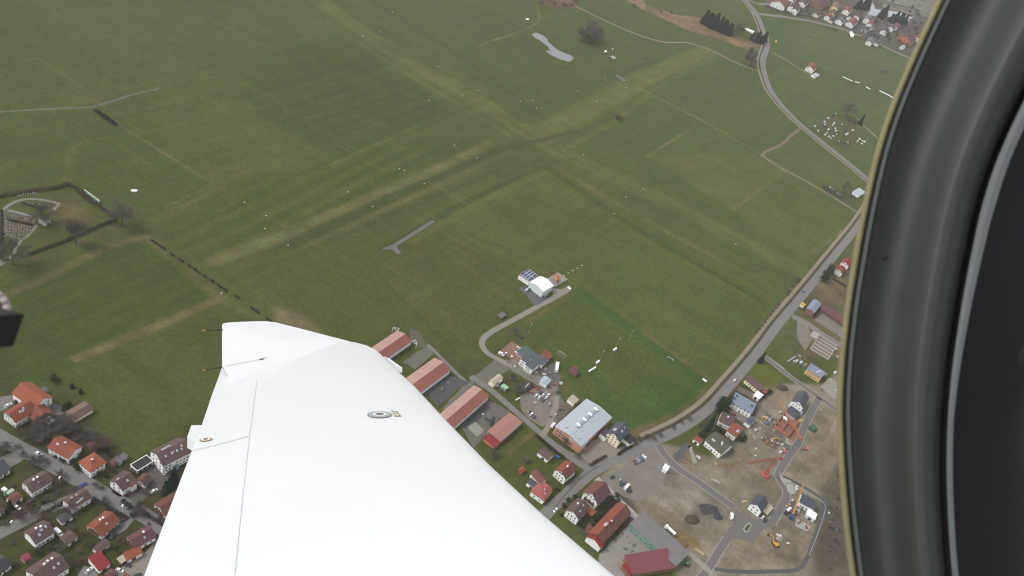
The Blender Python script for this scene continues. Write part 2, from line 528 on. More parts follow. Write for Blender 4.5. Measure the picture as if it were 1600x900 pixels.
poly([(1060, 700), (1110, 715), (1080, 730), (1060, 715)], (132, 112, 84), 0.6, 5, 0.6)
for _p in ([(1060, 745), (1090, 780), (1130, 800)], [(1065, 742), (1096, 778), (1134, 797)], [(1110, 722), (1150, 715), (1190, 735), (1215, 745)], [(1112, 726), (1152, 719), (1190, 740)], [(1230, 830), (1200, 850), (1160, 870)], [(1233, 834), (1204, 854), (1164, 874)], [(1250, 720), (1290, 690), (1310, 650)], [(1246, 716), (1286, 684)], [(1005, 760), (1040, 790), (1090, 830)], [(1200, 620), (1180, 660), (1160, 700)]):
    line(_p, 1.6, (152, 142, 128), 0.5, 2.0, 0.7)
for _p, _c in (([(1165, 700), (1200, 705), (1195, 730), (1150, 735), (1140, 715)], (140, 126, 106)), ([(1240, 640), (1285, 650), (1280, 690), (1250, 700)], (142, 130, 112)), ([(1060, 755), (1100, 770), (1120, 800), (1070, 790)], (150, 144, 132)), ([(1020, 720), (1045, 745), (1010, 775), (985, 755)], (146, 138, 130)), ([(1205, 600), (1230, 615), (1220, 640), (1195, 630)], (134, 118, 98)), ([(1180, 740), (1215, 750), (1222, 775), (1200, 780)], (112, 98, 80)), ([(1270, 720), (1300, 700), (1300, 760), (1280, 765)], (118, 104, 86)), ([(1150, 850), (1220, 845), (1230, 880), (1140, 882)], (134, 120, 98))):
    poly(_p, _c, 0.6, 8, 0.8)
# reed strip, wet corner, far village soil
poly([(970, -5), (1000, -8), (1012, 10), (1060, 24), (1095, 27), (1105, 45), (1150, 55), (1190, 72), (1175, 80), (1120, 60), (1075, 48), (1030, 26), (1005, 15)], (134, 110, 82), 0.85, 4, 0.3)
poly([(835, -10), (905, -10), (900, 12), (870, 14), (845, 4)], (112, 90, 72), 0.8, 5, 0.5)
poly([(1160, 72), (1195, 74), (1185, 108), (1165, 95)], (98, 92, 66), 0.6, 5)
poly([(1185, -30), (1480, -30), (1440, 95), (1400, 78), (1330, 48), (1280, 32), (1200, 14)], (98, 88, 80), 0.92, 4, 0.15)
poly([(1350, -30), (1480, -30), (1460, 30), (1380, 12)], (136, 126, 116), 0.8, 8, 0.4)
line([(1390, 5), (1430, 14), (1455, 24)], 8, (66, 60, 62), 0.7, 5)
line([(1360, -4), (1400, 12), (1440, 24)], 5, (70, 66, 60), 0.6, 4)
# cemetery lawn, allotments
poly([(-60, 300), (0, 298), (55, 292), (105, 285), (150, 325), (182, 343), (120, 372), (45, 398), (0, 408), (-60, 412)], (88, 88, 54), 0.8, 3)
poly([(85, 305), (130, 318), (140, 340), (100, 360), (90, 330)], (108, 96, 58), 0.7, 10)
poly([(40, 365), (75, 345), (100, 360), (45, 395)], (78, 88, 46), 0.7, 6)
poly([(8, 325), (60, 340), (42, 368), (12, 365)], (104, 94, 76), 0.8, 3)
poly([(1268, 196), (1300, 180), (1325, 178), (1345, 200), (1352, 215), (1335, 225), (1315, 230), (1280, 215)], (92, 86, 70), 0.75, 4, 0.5)
poly([(1283, 295), (1330, 300), (1335, 325), (1300, 308)], (96, 88, 70), 0.7, 5)

# overall mottling
_g = np.clip((colr[..., 1] / (colr[..., 0] + 1e-6) - 0.88) / 0.15, 0, 1)[..., None]
colr = colr * (1 - _g) + colr * np.array([0.95, 0.985, 0.64]) * _g
def streak(p, q, across, along_, seed):
    a, c = gp(*p), gp(*q); th = math.atan2(c.y - a.y, c.x - a.x)
    u = XX * math.cos(th) + YY * math.sin(th); v = -XX * math.sin(th) + YY * math.cos(th)
    r = np.random.RandomState(seed); t = r.rand(512, 512)
    uu, vv = u / along_, v / across
    iu = np.floor(uu).astype(int); iv = np.floor(vv).astype(int); fu = uu - iu; fv = vv - iv
    fu = fu * fu * (3 - 2 * fu); fv = fv * fv * (3 - 2 * fv); g = lambda x_, y_: t[x_ % 512, y_ % 512]
    return (g(iu, iv) * (1 - fu) + g(iu + 1, iv) * fu) * (1 - fv) + (g(iu, iv + 1) * (1 - fu) + g(iu + 1, iv + 1) * fu) * fv
SA = 0.6 * streak((380, 395), (800, 215), 4.5, 90, 21) + 0.4 * streak((380, 395), (800, 215), 12, 260, 22)
SB = 0.6 * streak((870, 262), (1210, 450), 4.5, 80, 23) + 0.4 * streak((870, 262), (1210, 450), 13, 240, 24)
wB = np.clip((lowfreq(170, 25) - 0.35) * 3, 0, 1)
ST_ = SA * (1 - wB) + SB * wB
m1 = 1 + 0.10 * (N1 - 0.5) + 0.10 * (N2 - 0.5) + 0.12 * (N3 - 0.5) + 0.20 * (ST_ - 0.5) * _g[..., 0] + (1 - _g[..., 0]) * (0.30 * (N3 - 0.5) + 0.26 * (N2 - 0.5))
colr *= m1[..., None]
dry = np.clip((0.35 * lowfreq(70, 9) + lowfreq(16, 10) * 0.3 + 0.35 * ST_ - 0.52) * 2.4, 0, 0.42) * _g[..., 0]
colr = colr * (1 - dry[..., None]) + (colr * np.array([1.20, 1.06, 1.06])) * dry[..., None]

me = bpy.data.meshes.new('ground')
nv = NXv * NYv
co = np.zeros((nv, 3)); co[:, 0] = XX.ravel(); co[:, 1] = YY.ravel()
idx = np.arange(nv).reshape(NYv, NXv)
quads = np.stack([idx[:-1, :-1], idx[:-1, 1:], idx[1:, 1:], idx[1:, :-1]], -1).reshape(-1, 4)
me.vertices.add(nv); me.vertices.foreach_set('co', co.ravel())
me.loops.add(quads.size); me.loops.foreach_set('vertex_index', quads.ravel().astype(np.int32))
me.polygons.add(len(quads)); me.polygons.foreach_set('loop_start', np.arange(0, quads.size, 4, dtype=np.int32))
me.polygons.foreach_set('loop_total', np.full(len(quads), 4, dtype=np.int32))
me.update()
ca = me.color_attributes.new('soil', 'FLOAT_COLOR', 'POINT')
rgba = np.ones((nv, 4), np.float32); rgba[:, :3] = colr.reshape(-1, 3)
ca.data.foreach_set('color', rgba.ravel())

gm = bpy.data.materials.new('meadow'); gm.use_nodes = True
n = gm.node_tree.nodes; l = gm.node_tree.links
b = n['Principled BSDF']; b.inputs['Roughness'].default_value = 0.95; b.inputs['Specular IOR Level'].default_value = 0.1
at = n.new('ShaderNodeAttribute'); at.attribute_name = 'soil'
geo = n.new('ShaderNodeNewGeometry')
_a, _b = gp(380, 395), gp(800, 215); TH_A = math.atan2(_b.y - _a.y, _b.x - _a.x)
_a, _b = gp(870, 262), gp(1210, 450); TH_B = math.atan2(_b.y - _a.y, _b.x - _a.x)
def gnoise(scale, detail, stretch=None, rot=0.0):
    src = geo.outputs['Position']
    if stretch:
        m0 = n.new('ShaderNodeMapping'); m0.inputs['Rotation'].default_value = (0, 0, -rot)
        mp = n.new('ShaderNodeMapping'); mp.inputs['Scale'].default_value = stretch
        l.new(src, m0.inputs[0]); l.new(m0.outputs[0], mp.inputs[0]); src = mp.outputs[0]
    t = n.new('ShaderNodeTexNoise'); t.inputs['Scale'].default_value = scale; t.inputs['Detail'].default_value = detail; t.inputs['Roughness'].default_value = 0.7
    l.new(src, t.inputs['Vector'])
    return t.outputs['Fac']
acc = None
for (s, dt, st, rt, amp) in ((0.30, 7, None, 0, 0.62), (0.05, 5, None, 0, 0.22), (0.45, 4, (0.05, 1.0, 1.0), TH_A, 0.22), (0.30, 4, (0.06, 1.0, 1.0), TH_B, 0.14)):
    f = gnoise(s, dt, st, rt)
    r = n.new('ShaderNodeMapRange'); r.inputs['From Min'].default_value = 0.25; r.inputs['From Max'].default_value = 0.75
    r.inputs['To Min'].default_value = 1 - amp / 2; r.inputs['To Max'].default_value = 1 + amp / 2
    l.new(f, r.inputs[0])
    if acc is None: acc = r.outputs[0]
    else:
        mm = n.new('ShaderNodeMath'); mm.operation = 'MULTIPLY'; l.new(acc, mm.inputs[0]); l.new(r.outputs[0], mm.inputs[1]); acc = mm.outputs[0]
vm = n.new('ShaderNodeVectorMath'); vm.operation = 'SCALE'
l.new(at.outputs['Color'], vm.inputs[0]); l.new(acc, vm.inputs['Scale'])
l.new(vm.outputs[0], b.inputs['Base Color'])
me.materials.append(gm)
ground = new_obj('ground', me); ground['kind'] = 'structure'

# ------------------------------------------------------------------ roads and yards
M_ASPH = mat('asphalt', RGB(134, 130, 127), 0.9, 0.10, 0.35, 0.2)
M_ASPH_D = mat('dark_asphalt', RGB(92, 90, 93), 0.9, 0.12, 0.3, 0.2)
M_NEWASPH = mat('new_asphalt', RGB(122, 116, 114), 0.9, 0.10, 0.4, 0.2)
M_GRAVEL = mat('gravel', RGB(150, 142, 132), 0.95, 0.14, 0.8, 0.1)
M_YARD = mat('yard_gravel', RGB(126, 118, 109), 0.95, 0.0, 0.12, 0.1, col2=RGB(148, 140, 132), detail=7)
M_PATH = mat('path_gravel', RGB(152, 141, 122), 0.95, 0.12, 0.8, 0.1)
M_CONC = mat('concrete', RGB(160, 154, 144), 0.9, 0.10, 0.5, 0.2)
M_KERB = mat('kerb_stone', RGB(186, 181, 174), 0.85, 0.08, 0.8, 0.2)
M_PALE = mat('pale_paving', RGB(178, 173, 166), 0.9, 0.10, 0.4, 0.2)
M_DITCH = mat('ditch_water', RGB(80, 84, 90), 0.5, 0.10, 0.3, 0.3)
M_EARTH = mat('dug_earth', RGB(92, 78, 70), 0.95, 0.2, 0.4, 0.1)
M_VERGE = mat('road_verge', RGB(84, 78, 62), 0.95, 0.2, 0.5, 0.1)
M_PINK = mat('pink_paving', RGB(150, 116, 106), 0.9, 0.16, 0.6, 0.1)

# main village road past the airfield, then the valley road
R1 = [(1362, 322), (1338, 357), (1306, 397), (1262, 452), (1217, 506), (1182, 553), (1140, 603), (1108, 638), (1066, 668), (1012, 694), (962, 717), (925, 738), (890, 768), (856, 800), (820, 838)]
_, l1 = strip('road', R1, 8.0, M_ASPH, 0.03)
strip('road_verge', R1[:10], 2.6, M_VERGE, 0.022, off=-5.3)
strip('footpath', R1[:10], 3.3, M_PATH, 0.026, off=-8.4)
R2 = [(1150, -25), (1167, 2), (1181, 20), (1193, 48), (1199, 70), (1192, 95), (1196, 120), (1208, 147), (1240, 184), (1285, 222), (1325, 254), (1365, 287)]
strip('road', R2, 9.0, M_ASPH, 0.03)
strip('road_verge', R2, 2.6, M_VERGE, 0.022, off=-5.8)
strip('footpath', R2, 3.2, M_PATH, 0.026, off=-8.6)
strip('road', [(1172, 18), (1188, 22), (1230, 27), (1280, 36), (1320, 47), (1362, 64), (1395, 79), (1430, 95)], 10.0, M_ASPH, 0.034)
strip('road', [(1166, -2), (1185, 6), (1205, 7), (1230, 18), (1262, 23)], 8.0, M_ASPH, 0.038)
strip('footpath', [(900, 10), (960, 39), (1005, 57), (1040, 66), (1075, 67), (1112, 79), (1150, 98), (1187, 112)], 3.2, M_PATH, 0.02, wob=0.3)
strip('footpath', [(1206, 82), (1225, 92), (1250, 108), (1268, 118)], 3.0, M_PATH, 0.02, wob=0.2)
strip('dirt_track', [(1250, 201), (1238, 210), (1220, 226), (1198, 236), (1189, 244)], 4.0, mat('track_soil', RGB(132, 118, 98), 0.95, 0.15, 0.5, 0.1), 0.02, wob=0.6)
strip('dirt_track', [(1190, 243), (1215, 260), (1250, 278), (1290, 300), (1336, 330)], 2.2, M_PATH, 0.022, wob=0.5)
strip('footpath', [(-15, 176), (60, 171), (130, 168), (152, 165), (200, 150), (250, 138)], 2.6, mat('field_path', RGB(118, 112, 96), 0.95, 0.2, 0.4, 0.1), 0.02, wob=0.5)
strip('footpath', [(1340, 185), (1352, 198), (1378, 222), (1400, 240)], 3.2, M_PATH, 0.02, wob=0.2)
# village streets, lower left
_, ls = strip('street', [(-25, 668), (0, 683), (40, 705), (90, 731), (135, 756), (185, 785), (225, 805), (250, 822), (300, 860)], 9.0, M_ASPH, 0.03)
strip('street', [(150, 768), (110, 781), (70, 797), (30, 818), (-10, 838), (-40, 855)], 6.5, M_ASPH, 0.034)
sheet('courtyard', [(200, 778), (214, 790), (232, 775), (262, 762), (278, 745), (268, 730), (240, 724), (222, 738), (240, 752), (215, 768)], mat('court_paving', RGB(104, 98, 94), 0.9, 0.12, 0.5), 0.038, 0.3)
sheet('courtyard', [(172, 905), (192, 884), (205, 872), (226, 864), (248, 838), (252, 860), (232, 908)], M_GRAVEL, 0.036, 0.4)
sheet('courtyard', [(118, 905), (132, 882), (150, 892), (156, 905)], M_ASPH, 0.036, 0.3)
sheet('courtyard', [(2, 620), (24, 617), (32, 628), (10, 640), (-10, 645), (-10, 632)], M_ASPH, 0.03, 0.3)
sheet('courtyard', [(45, 655), (60, 640), (88, 630), (106, 642), (96, 648), (70, 650), (52, 664)], mat('terrace_paving', RGB(118, 112, 110), 0.9, 0.1, 0.5), 0.03, 0.3)
sheet('driveway', [(174, 768), (186, 776), (205, 775), (222, 758), (205, 752)], mat('brick_paving', RGB(108, 76, 66), 0.9, 0.15, 0.8), 0.03, 0.2)
sheet('driveway', [(12, 800), (30, 806), (45, 798), (36, 784), (20, 790)], mat('drive_soil', RGB(86, 78, 74), 0.95, 0.15, 0.5), 0.03, 0.3)
sheet('driveway', [(180, 822), (186, 818), (206, 806), (212, 810), (196, 828), (178, 838)], M_ASPH, 0.026, 0.2)
sheet('driveway', [(-10, 720), (14, 708), (48, 709), (30, 722), (16, 730), (-10, 735)], M_ASPH, 0.026, 0.3)
# airfield taxiway, aprons
M_TAXI = mat('taxiway_concrete', RGB(152, 144, 134), 0.9, 0.08, 0.4, 0.2)
strip('taxiway', [(889, 452), (868, 464), (840, 479), (800, 501), (772, 516), (757, 527), (753, 537), (760, 550), (780, 562), (800, 572)], 4.6, M_TAXI, 0.03, step=2)
sheet('taxiway', [(858, 447), (866, 451), (878, 452), (884, 448), (889, 450), (880, 457), (860, 469), (864, 459)], M_TAXI, 0.026, 0.2, 2)
sheet('apron', [(811, 450), (822, 445), (847, 464), (858, 465), (845, 474), (834, 478), (826, 466)], mat('apron_asphalt', RGB(104, 101, 104), 0.9, 0.1, 0.3), 0.034, 0.3)
sheet('apron', [(776, 560), (802, 563), (806, 570), (776, 590), (755, 606), (736, 600), (734, 594), (748, 582)], mat('apron_old', RGB(118, 111, 104), 0.92, 0.12, 0.25), 0.026, 0.4)
sheet('gravel_yard', [(800, 560), (815, 568), (850, 590), (870, 602), (873, 615), (866, 618), (846, 606), (820, 592), (798, 578)], M_YARD, 0.034, 0.5)
sheet('gravel_yard', [(813, 618), (832, 605), (862, 610), (872, 620), (868, 640), (860, 660), (846, 668), (826, 655), (812, 635)], M_YARD, 0.038, 0.8)
sheet('gravel_yard', [(872, 610), (882, 628), (905, 622), (900, 632), (866, 664), (852, 676), (855, 660), (868, 642)], mat('yard_dark', RGB(110, 104, 96), 0.95, 0.18, 0.25), 0.03, 0.6)
sheet('gravel_yard', [(832, 572), (850, 574), (868, 566), (876, 590), (872, 606), (858, 598)], mat('yard_asphalt', RGB(108, 103, 103), 0.95, 0.12, 0.25), 0.03, 0.4)
strip('lane', [(735, 588), (770, 612), (800, 638), (830, 664), (858, 688), (890, 714), (925, 738)], 5.0, M_ASPH, 0.042)
strip('lane', [(870, 618), (869, 634), (864, 646), (860, 660), (852, 674), (846, 682)], 4.0, M_TAXI, 0.05)
strip('lane', [(668, 538), (690, 560), (716, 586), (740, 606)], 3.0, M_ASPH, 0.03)
sheet('apron', [(630, 566), (668, 538), (682, 548), (648, 578)], mat('apron_mid', RGB(116, 110, 102), 0.92, 0.15, 0.3), 0.026, 0.6)
sheet('apron', [(640, 512), (655, 518), (668, 540), (650, 545), (640, 530)], mat('apron_green', RGB(100, 98, 80), 0.92, 0.2, 0.3), 0.022, 0.6)
sheet('apron', [(664, 606), (700, 586), (736, 598), (716, 606), (684, 636)], M_ASPH_D, 0.034, 0.5)
sheet('apron', [(690, 640), (725, 600), (740, 606), (720, 630), (712, 640)], mat('apron_pale', RGB(122, 114, 106), 0.92, 0.15, 0.3), 0.030, 0.6)
sheet('apron', [(716, 662), (764, 626), (786, 636), (798, 644), (764, 674), (740, 700)], mat('apron_main', RGB(112, 106, 100), 0.92, 0.15, 0.25), 0.034, 0.5)
sheet('apron', [(718, 664), (760, 630), (766, 638), (748, 655), (728, 672)], mat('apron_black', RGB(76, 74, 78), 0.92, 0.12, 0.3), 0.038, 0.7)
sheet('apron', [(730, 668), (742, 659), (757, 672), (745, 682)], M_CONC, 0.042, 0.3)
sheet('terrace', [(781, 549), (800, 533), (835, 556), (812, 570)], M_PINK, 0.03, 0.2)
sheet('gravel_yard', [(906, 706), (925, 690), (940, 682), (966, 700), (985, 695), (960, 712), (935, 728), (912, 722)], M_GRAVEL, 0.034, 0.5)
sheet('gravel_yard', [(866, 690), (888, 704), (912, 716), (932, 732), (920, 738), (890, 714)], mat('lane_edge', RGB(128, 120, 112), 0.9, 0.12, 0.4), 0.036, 0.4)
# small tarmac strip in the grass
M_STUB = mat('strip_tarmac', RGB(118, 113, 112), 0.9, 0.08, 0.3)
sheet('tarmac_strip', [(675.5, 343.5), (679.5, 346.5), (619, 385), (627, 395.5), (621, 397.5), (612.5, 389), (598, 390), (599, 387), (611, 383.5)], M_STUB, 0.03, 0.2)
sheet('tarmac_strip', [(961, 118), (965, 117), (979, 126), (975, 128)], M_STUB, 0.03, 0.2)
# gravel car park and new estate roads
sheet('gravel_yard', [(930, 762), (960, 738), (1000, 708), (1035, 702), (1058, 728), (1040, 745), (1020, 770), (995, 785), (965, 770)], mat('park_gravel', RGB(128, 120, 114), 0.95, 0.0, 0.08, 0.1, col2=RGB(146, 138, 132), detail=7), 0.03, 0.8)
strip('lane', [(932, 748), (955, 770), (985, 800), (1010, 822)], 5.5, M_PALE, 0.04, wob=0.4)
sheet('paved_yard', [(936, 868), (975, 826), (988, 820), (1040, 864), (980, 868), (976, 905), (930, 905)], mat('pale_yard', RGB(150, 143, 137), 0.9, 0.0, 0.12, 0.1, col2=RGB(164, 157, 150), detail=6), 0.034, 0.4)
_yr = random.Random(31)
M_CRACK = mat('wet_patch', RGB(112, 104, 98), 0.8, 0.1, 0.5)
for (cx, cy, r) in ((962, 844, 7), (968, 838, 5), (978, 858, 6), (984, 848, 3), (992, 853, 5), (973, 834, 4), (949, 860, 4), (988, 862, 5), (1000, 858, 2), (956, 856, 2), (980, 840, 3)):
    pp = []
    for k in range(11):
        a = 2 * math.pi * k / 11; q = r * _yr.uniform(0.25, 1.0)
        pp.append((cx + q * math.cos(a), cy + 0.8 * q * math.sin(a)))
    sheet('wet_patch', pp, M_CRACK, 0.044, 0.3, 1.0)
EST = []
def estate(px, w, m=None, z=0.036, k=True, offs=None):
    o, ln = strip('estate_road', px, w, m or M_NEWASPH, z, step=2.5)
    if k:
        for s in (offs or (1, -1)):
            kerb(ln, s * (w / 2 + 0.15), M_KERB, parent=o)
    return ln
estate([(1030, 697), (1040, 712), (1060, 732), (1090, 752), (1120, 774), (1146, 792)], 6.0)
sheet('estate_road', [(1143, 789), (1152, 797), (1170, 808), (1184, 812), (1200, 812), (1212, 800), (1215, 806), (1208, 820), (1192, 828), (1184, 838), (1177, 851), (1168, 846), (1158, 842), (1144, 843), (1136, 848), (1128, 842), (1146, 815), (1152, 806)], M_NEWASPH, 0.04, 0.1)
estate([(1206, 816), (1216, 800), (1226, 784), (1229, 770), (1222, 755), (1216, 745), (1220, 732), (1232, 714), (1244, 698), (1252, 680), (1260, 660), (1270, 640), (1280, 622)], 5.6)
estate([(1136, 842), (1124, 860), (1112, 880), (1104, 892), (1090, 910)], 5.2)
strip('lane', [(1010, 822), (1040, 842), (1070, 862), (1090, 876), (1112, 896), (1125, 910)], 4.5, M_CONC, 0.042)
strip('footpath', [(1116, 889), (1150, 893), (1200, 893), (1245, 890), (1262, 870), (1273, 840), (1285, 806), (1291, 786), (1280, 776), (1258, 762), (1240, 752), (1222, 744)], 3.0, mat('ditch_path', RGB(94, 92, 94), 0.9, 0.12, 0.3), 0.036)
kerb(smooth_line([gp(*p) for p in [(1264, 868), (1276, 838), (1287, 806), (1287, 786), (1258, 768), (1236, 756)]], 3), 0, M_KERB)['kind'] = 'structure'
estate([(1189, 553), (1205, 565), (1230, 585), (1260, 607), (1290, 628), (1320, 650)], 5.6)
estate([(1238, 494), (1262, 506), (1285, 522), (1320, 545)], 6.0, M_ASPH)
sheet('gravel_yard', [(1246, 500), (1262, 508), (1270, 528), (1258, 548), (1248, 535), (1244, 518)], M_YARD, 0.032, 0.4)
sheet('concrete_yard', [(1282, 604), (1296, 590), (1318, 605), (1318, 630), (1300, 622)], M_CONC, 0.03, 0.2)
sheet('concrete_yard', [(1284, 490), (1318, 505), (1318, 530), (1290, 512), (1272, 500)], mat('farm_yard', RGB(134, 127, 120), 0.9, 0.15, 0.3), 0.03, 0.4)
sheet('concrete_yard', [(1218, 737), (1223, 746), (1236, 751), (1237, 755), (1229, 753), (1226, 758), (1219, 748)], M_PALE, 0.044, 0.2)
sheet('concrete_yard', [(1228, 757), (1238, 757), (1244, 770), (1236, 773), (1231, 768)], M_PALE, 0.044, 0.2)
sheet('concrete_yard', [(1197, 560), (1202, 558), (1226, 576), (1221, 580)], M_PALE, 0.03, 0.1)
sheet('paved_yard', [(1138, 642), (1150, 640), (1172, 652), (1184, 660), (1172, 668), (1152, 655)], mat('drive_paving', RGB(136, 128, 124), 0.9, 0.1, 0.4), 0.03, 0.2)
sheet('paved_yard', [(1146, 607), (1152, 602), (1180, 616), (1190, 622), (1182, 630), (1165, 617)], mat('drive_old', RGB(116, 106, 98), 0.95, 0.12, 0.4), 0.03, 0.3)
sheet('dug_trench', [(1306, 742), (1318, 720), (1330, 705), (1330, 720), (1312, 750)], M_EARTH, 0.03, 0.3)
sheet('dug_trench', [(1052, 712), (1072, 690), (1080, 695), (1066, 715), (1056, 722)], mat('wet_earth', RGB(98, 94, 96), 0.9, 0.15, 0.3), 0.03, 0.5)
sheet('dug_trench', [(1092, 790), (1108, 785), (1124, 795), (1128, 806), (1118, 812), (1112, 802), (1098, 804)], mat('black_earth', RGB(76, 72, 74), 0.95, 0.3, 0.4), 0.03, 1.2)
sheet('sand_heap', [(1075, 697), (1080, 695), (1089, 722), (1083, 725)], M_CONC, 0.03, 0.4)
# pond
mw = bpy.data.materials.new('pond_water'); mw.use_nodes = True
wb = mw.node_tree.nodes['Principled BSDF']
wb.inputs['Base Color'].default_value = (0.16, 0.165, 0.175, 1); wb.inputs['Roughness'].default_value = 0.12; wb.inputs['Specular IOR Level'].default_value = 0.5
sheet('pond', [(831, 53), (839, 51), (848, 55), (854, 60), (858, 67), (866, 74), (876, 80), (890, 86), (896, 91), (888, 97), (876, 93), (866, 88), (856, 84), (853, 79), (860, 79), (855, 72), (848, 67), (842, 62), (836, 60)], mw, 0.03, 1.2, 3.0)
sheet('river', [(1343, -6), (1352, -10), (1362, 0), (1368, 14), (1400, 18), (1428, 26), (1420, 33), (1390, 27), (1372, 27), (1355, 22), (1348, 12)], mw, 0.03, 1.5, 6.0)
# ------------------------------------------------------------------ buildings
def roofmat(name, c, amt=0.16, metal=False, rough=0.85):
    return mat('roof_' + name, RGB(*c), rough if not metal else 0.45, amt, 0.9, 0.25, coord='obj', stretch=(1.3, 0.25, 0.25), rnd=0.06, detail=5)
ROOF = {
    'brown': roofmat('brown', (104, 84, 80)), 'redbrown': roofmat('redbrown', (120, 78, 70)), 'red': roofmat('red', (146, 82, 64)),
    'orange': roofmat('orange', (162, 92, 68)), 'dark': roofmat('dark', (82, 76, 80)), 'slate': roofmat('slate', (84, 86, 96)),
    'grey': roofmat('grey', (118, 114, 116)), 'pinkred': roofmat('pinkred', (172, 100, 92)), 'crimson': roofmat('crimson', (150, 54, 54), 0.08),
    'wine': roofmat('wine', (130, 74, 82), 0.06), 'white': mat('roof_white', (0.80, 0.80, 0.80, 1), 0.5, 0.03, 0.5, 0.3),
    'metal': mat('roof_metal', RGB(190, 198, 206), 0.5, 0.05, 0.4, 0.4, coord='obj', stretch=(0.3, 1, 1)), 'bluegrey': mat('roof_bluegrey', RGB(134, 146, 164), 0.5, 0.05, 0.5, 0.4, coord='obj'),
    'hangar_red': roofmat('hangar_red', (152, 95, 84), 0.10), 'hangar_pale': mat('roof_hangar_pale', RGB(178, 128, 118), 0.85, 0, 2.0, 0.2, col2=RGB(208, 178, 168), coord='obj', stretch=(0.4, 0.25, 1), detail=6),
    'salmon': roofmat('salmon', (174, 126, 114), 0.10), 'cream': mat('roof_cream', RGB(190, 182, 160), 0.8, 0.05, 0.5), 'green': roofmat('green', (92, 106, 100), 0.08),
    'lightblue': mat('roof_lightblue', RGB(166, 184, 200), 0.6, 0, 2.0, 0.3, col2=RGB(196, 206, 214), coord='obj', stretch=(1.5, 0.02, 0.02)), 'moss': roofmat('moss', (96, 88, 78), 0.2),
    'concrete': mat('roof_concrete', RGB(132, 129, 127), 0.9, 0.08, 0.2, 0.2), 'maroon': roofmat('maroon', (112, 74, 78)), 'magenta': roofmat('magenta', (150, 62, 86), 0.06),
    'mint': roofmat('mint', (168, 206, 168), 0.05), 'weathered': roofmat('weathered', (134, 108, 98), 0.2), 'clubgrey': roofmat('clubgrey', (92, 98, 104), 0.08), 'black': roofmat('black', (62, 58, 60), 0.12),
}
WALL = {
    'white': mat('wall_white', RGBW(214, 213, 210), 0.9, 0.05, 0.5, 0.2, rnd=0.03), 'cream': mat('wall_cream', RGBW(212, 202, 180), 0.9, 0.05, 0.5, 0.2),
    'grey': mat('wall_grey', RGBW(150, 148, 146), 0.9, 0.08, 0.5, 0.2), 'brick': mat('wall_brick', RGBW(166, 124, 104), 0.9, 0.08, 0.6, 0.2),
    'wood': mat('wall_wood', RGBW(112, 84, 66), 0.9, 0.14, 0.7, 0.2), 'green': mat('wall_green', RGBW(104, 134, 122), 0.8, 0.1, 0.4, 0.2),
    'yellow': mat('wall_yellow', RGBW(214, 200, 152), 0.9, 0.05, 0.5, 0.2), 'ochre': mat('wall_ochre', RGBW(196, 160, 112), 0.9, 0.08, 0.5, 0.2),
    'dark': mat('wall_dark', RGBW(74, 70, 70), 0.9, 0.1, 0.5, 0.2), 'metal': mat('wall_metal', RGBW(186, 192, 194), 0.6, 0.05, 0.5, 0.3),
    'maroon': mat('wall_maroon', RGBW(120, 84, 84), 0.9, 0.1, 0.5, 0.2), 'redbrick': mat('wall_redbrick', RGBW(158, 98, 78), 0.9, 0.12, 0.6, 0.2),
}
M_GLASS = mat('window_glass', RGB(52, 56, 64), 0.15, 0.1, 1.0, 0.5)
M_FRAME = mat('window_frame', RGB(186, 184, 180), 0.6, 0.04, 1.0, 0.3)
M_SKYL = mat('skylight_glass', RGB(170, 186, 205), 0.12, 0.06, 1.0, 0.6)
M_TIN = mat('chimney_tin', (0.78, 0.78, 0.77, 1), 0.45, 0.05, 1.0, 0.4)
M_BRICKCH = mat('chimney_brick', RGB(120, 98, 90), 0.9, 0.1, 1.0, 0.2)
M_PV = mat('solar_glass', RGB(66, 76, 112), 0.15, 0.06, 1.0, 0.6)
M_WOODD = mat('balcony_wood', RGB(96, 66, 52), 0.85, 0.15, 1.0, 0.2)
M_DOOR = mat('door_paint', RGB(86, 76, 70), 0.7, 0.1, 1.0, 0.3)

_wm = {}
def window_mesh(w, h):
    k = (w, h)
    if k not in _wm:
        mb = MB()   # stands in the xz plane, outside towards -y; recessed pane inside a frame
        f = 0.10
        mb.box(-w / 2, -0.07, -h / 2, w / 2, -0.02, -h / 2 + f, 1); mb.box(-w / 2, -0.07, h / 2 - f, w / 2, -0.02, h / 2, 1)
        mb.box(-w / 2, -0.07, -h / 2 + f, -w / 2 + f, -0.02, h / 2 - f, 1); mb.box(w / 2 - f, -0.07, -h / 2 + f, w / 2, -0.02, h / 2 - f, 1)
        mb.box(-w / 2 + f, -0.04, -h / 2 + f, w / 2 - f, 0.02, h / 2 - f, 0)
        _wm[k] = mb.mesh('window', [M_GLASS, M_FRAME])
    return _wm[k]
_sm = {}
def skylight_mesh(w, h):
    k = (w, h)
    if k not in _sm:
        mb = MB(); mb.box(-w / 2, -h / 2, 0.0, w / 2, h / 2, 0.10, 1); mb.box(-w / 2 + .12, -h / 2 + .12, 0.10, w / 2 - .12, h / 2 - .12, 0.13, 0)
        _sm[k] = mb.mesh('skylight', [M_SKYL, M_TIN])
    return _sm[k]
_chm = {}
def chimney_mesh(kind):
    if kind not in _chm:
        mb = MB(); a = 0.42
        mb.box(-a, -a, -1.2, a, a, 1.0, 0); mb.box(-a - .1, -a - .1, 1.0, a + .1, a + .1, 1.18, 1); mb.box(-.2, -.2, 1.18, .2, .2, 1.4, 0)
        _chm[kind] = mb.mesh('chimney', [M_TIN if kind == 'w' else M_BRICKCH, M_TIN])
    return _chm[kind]

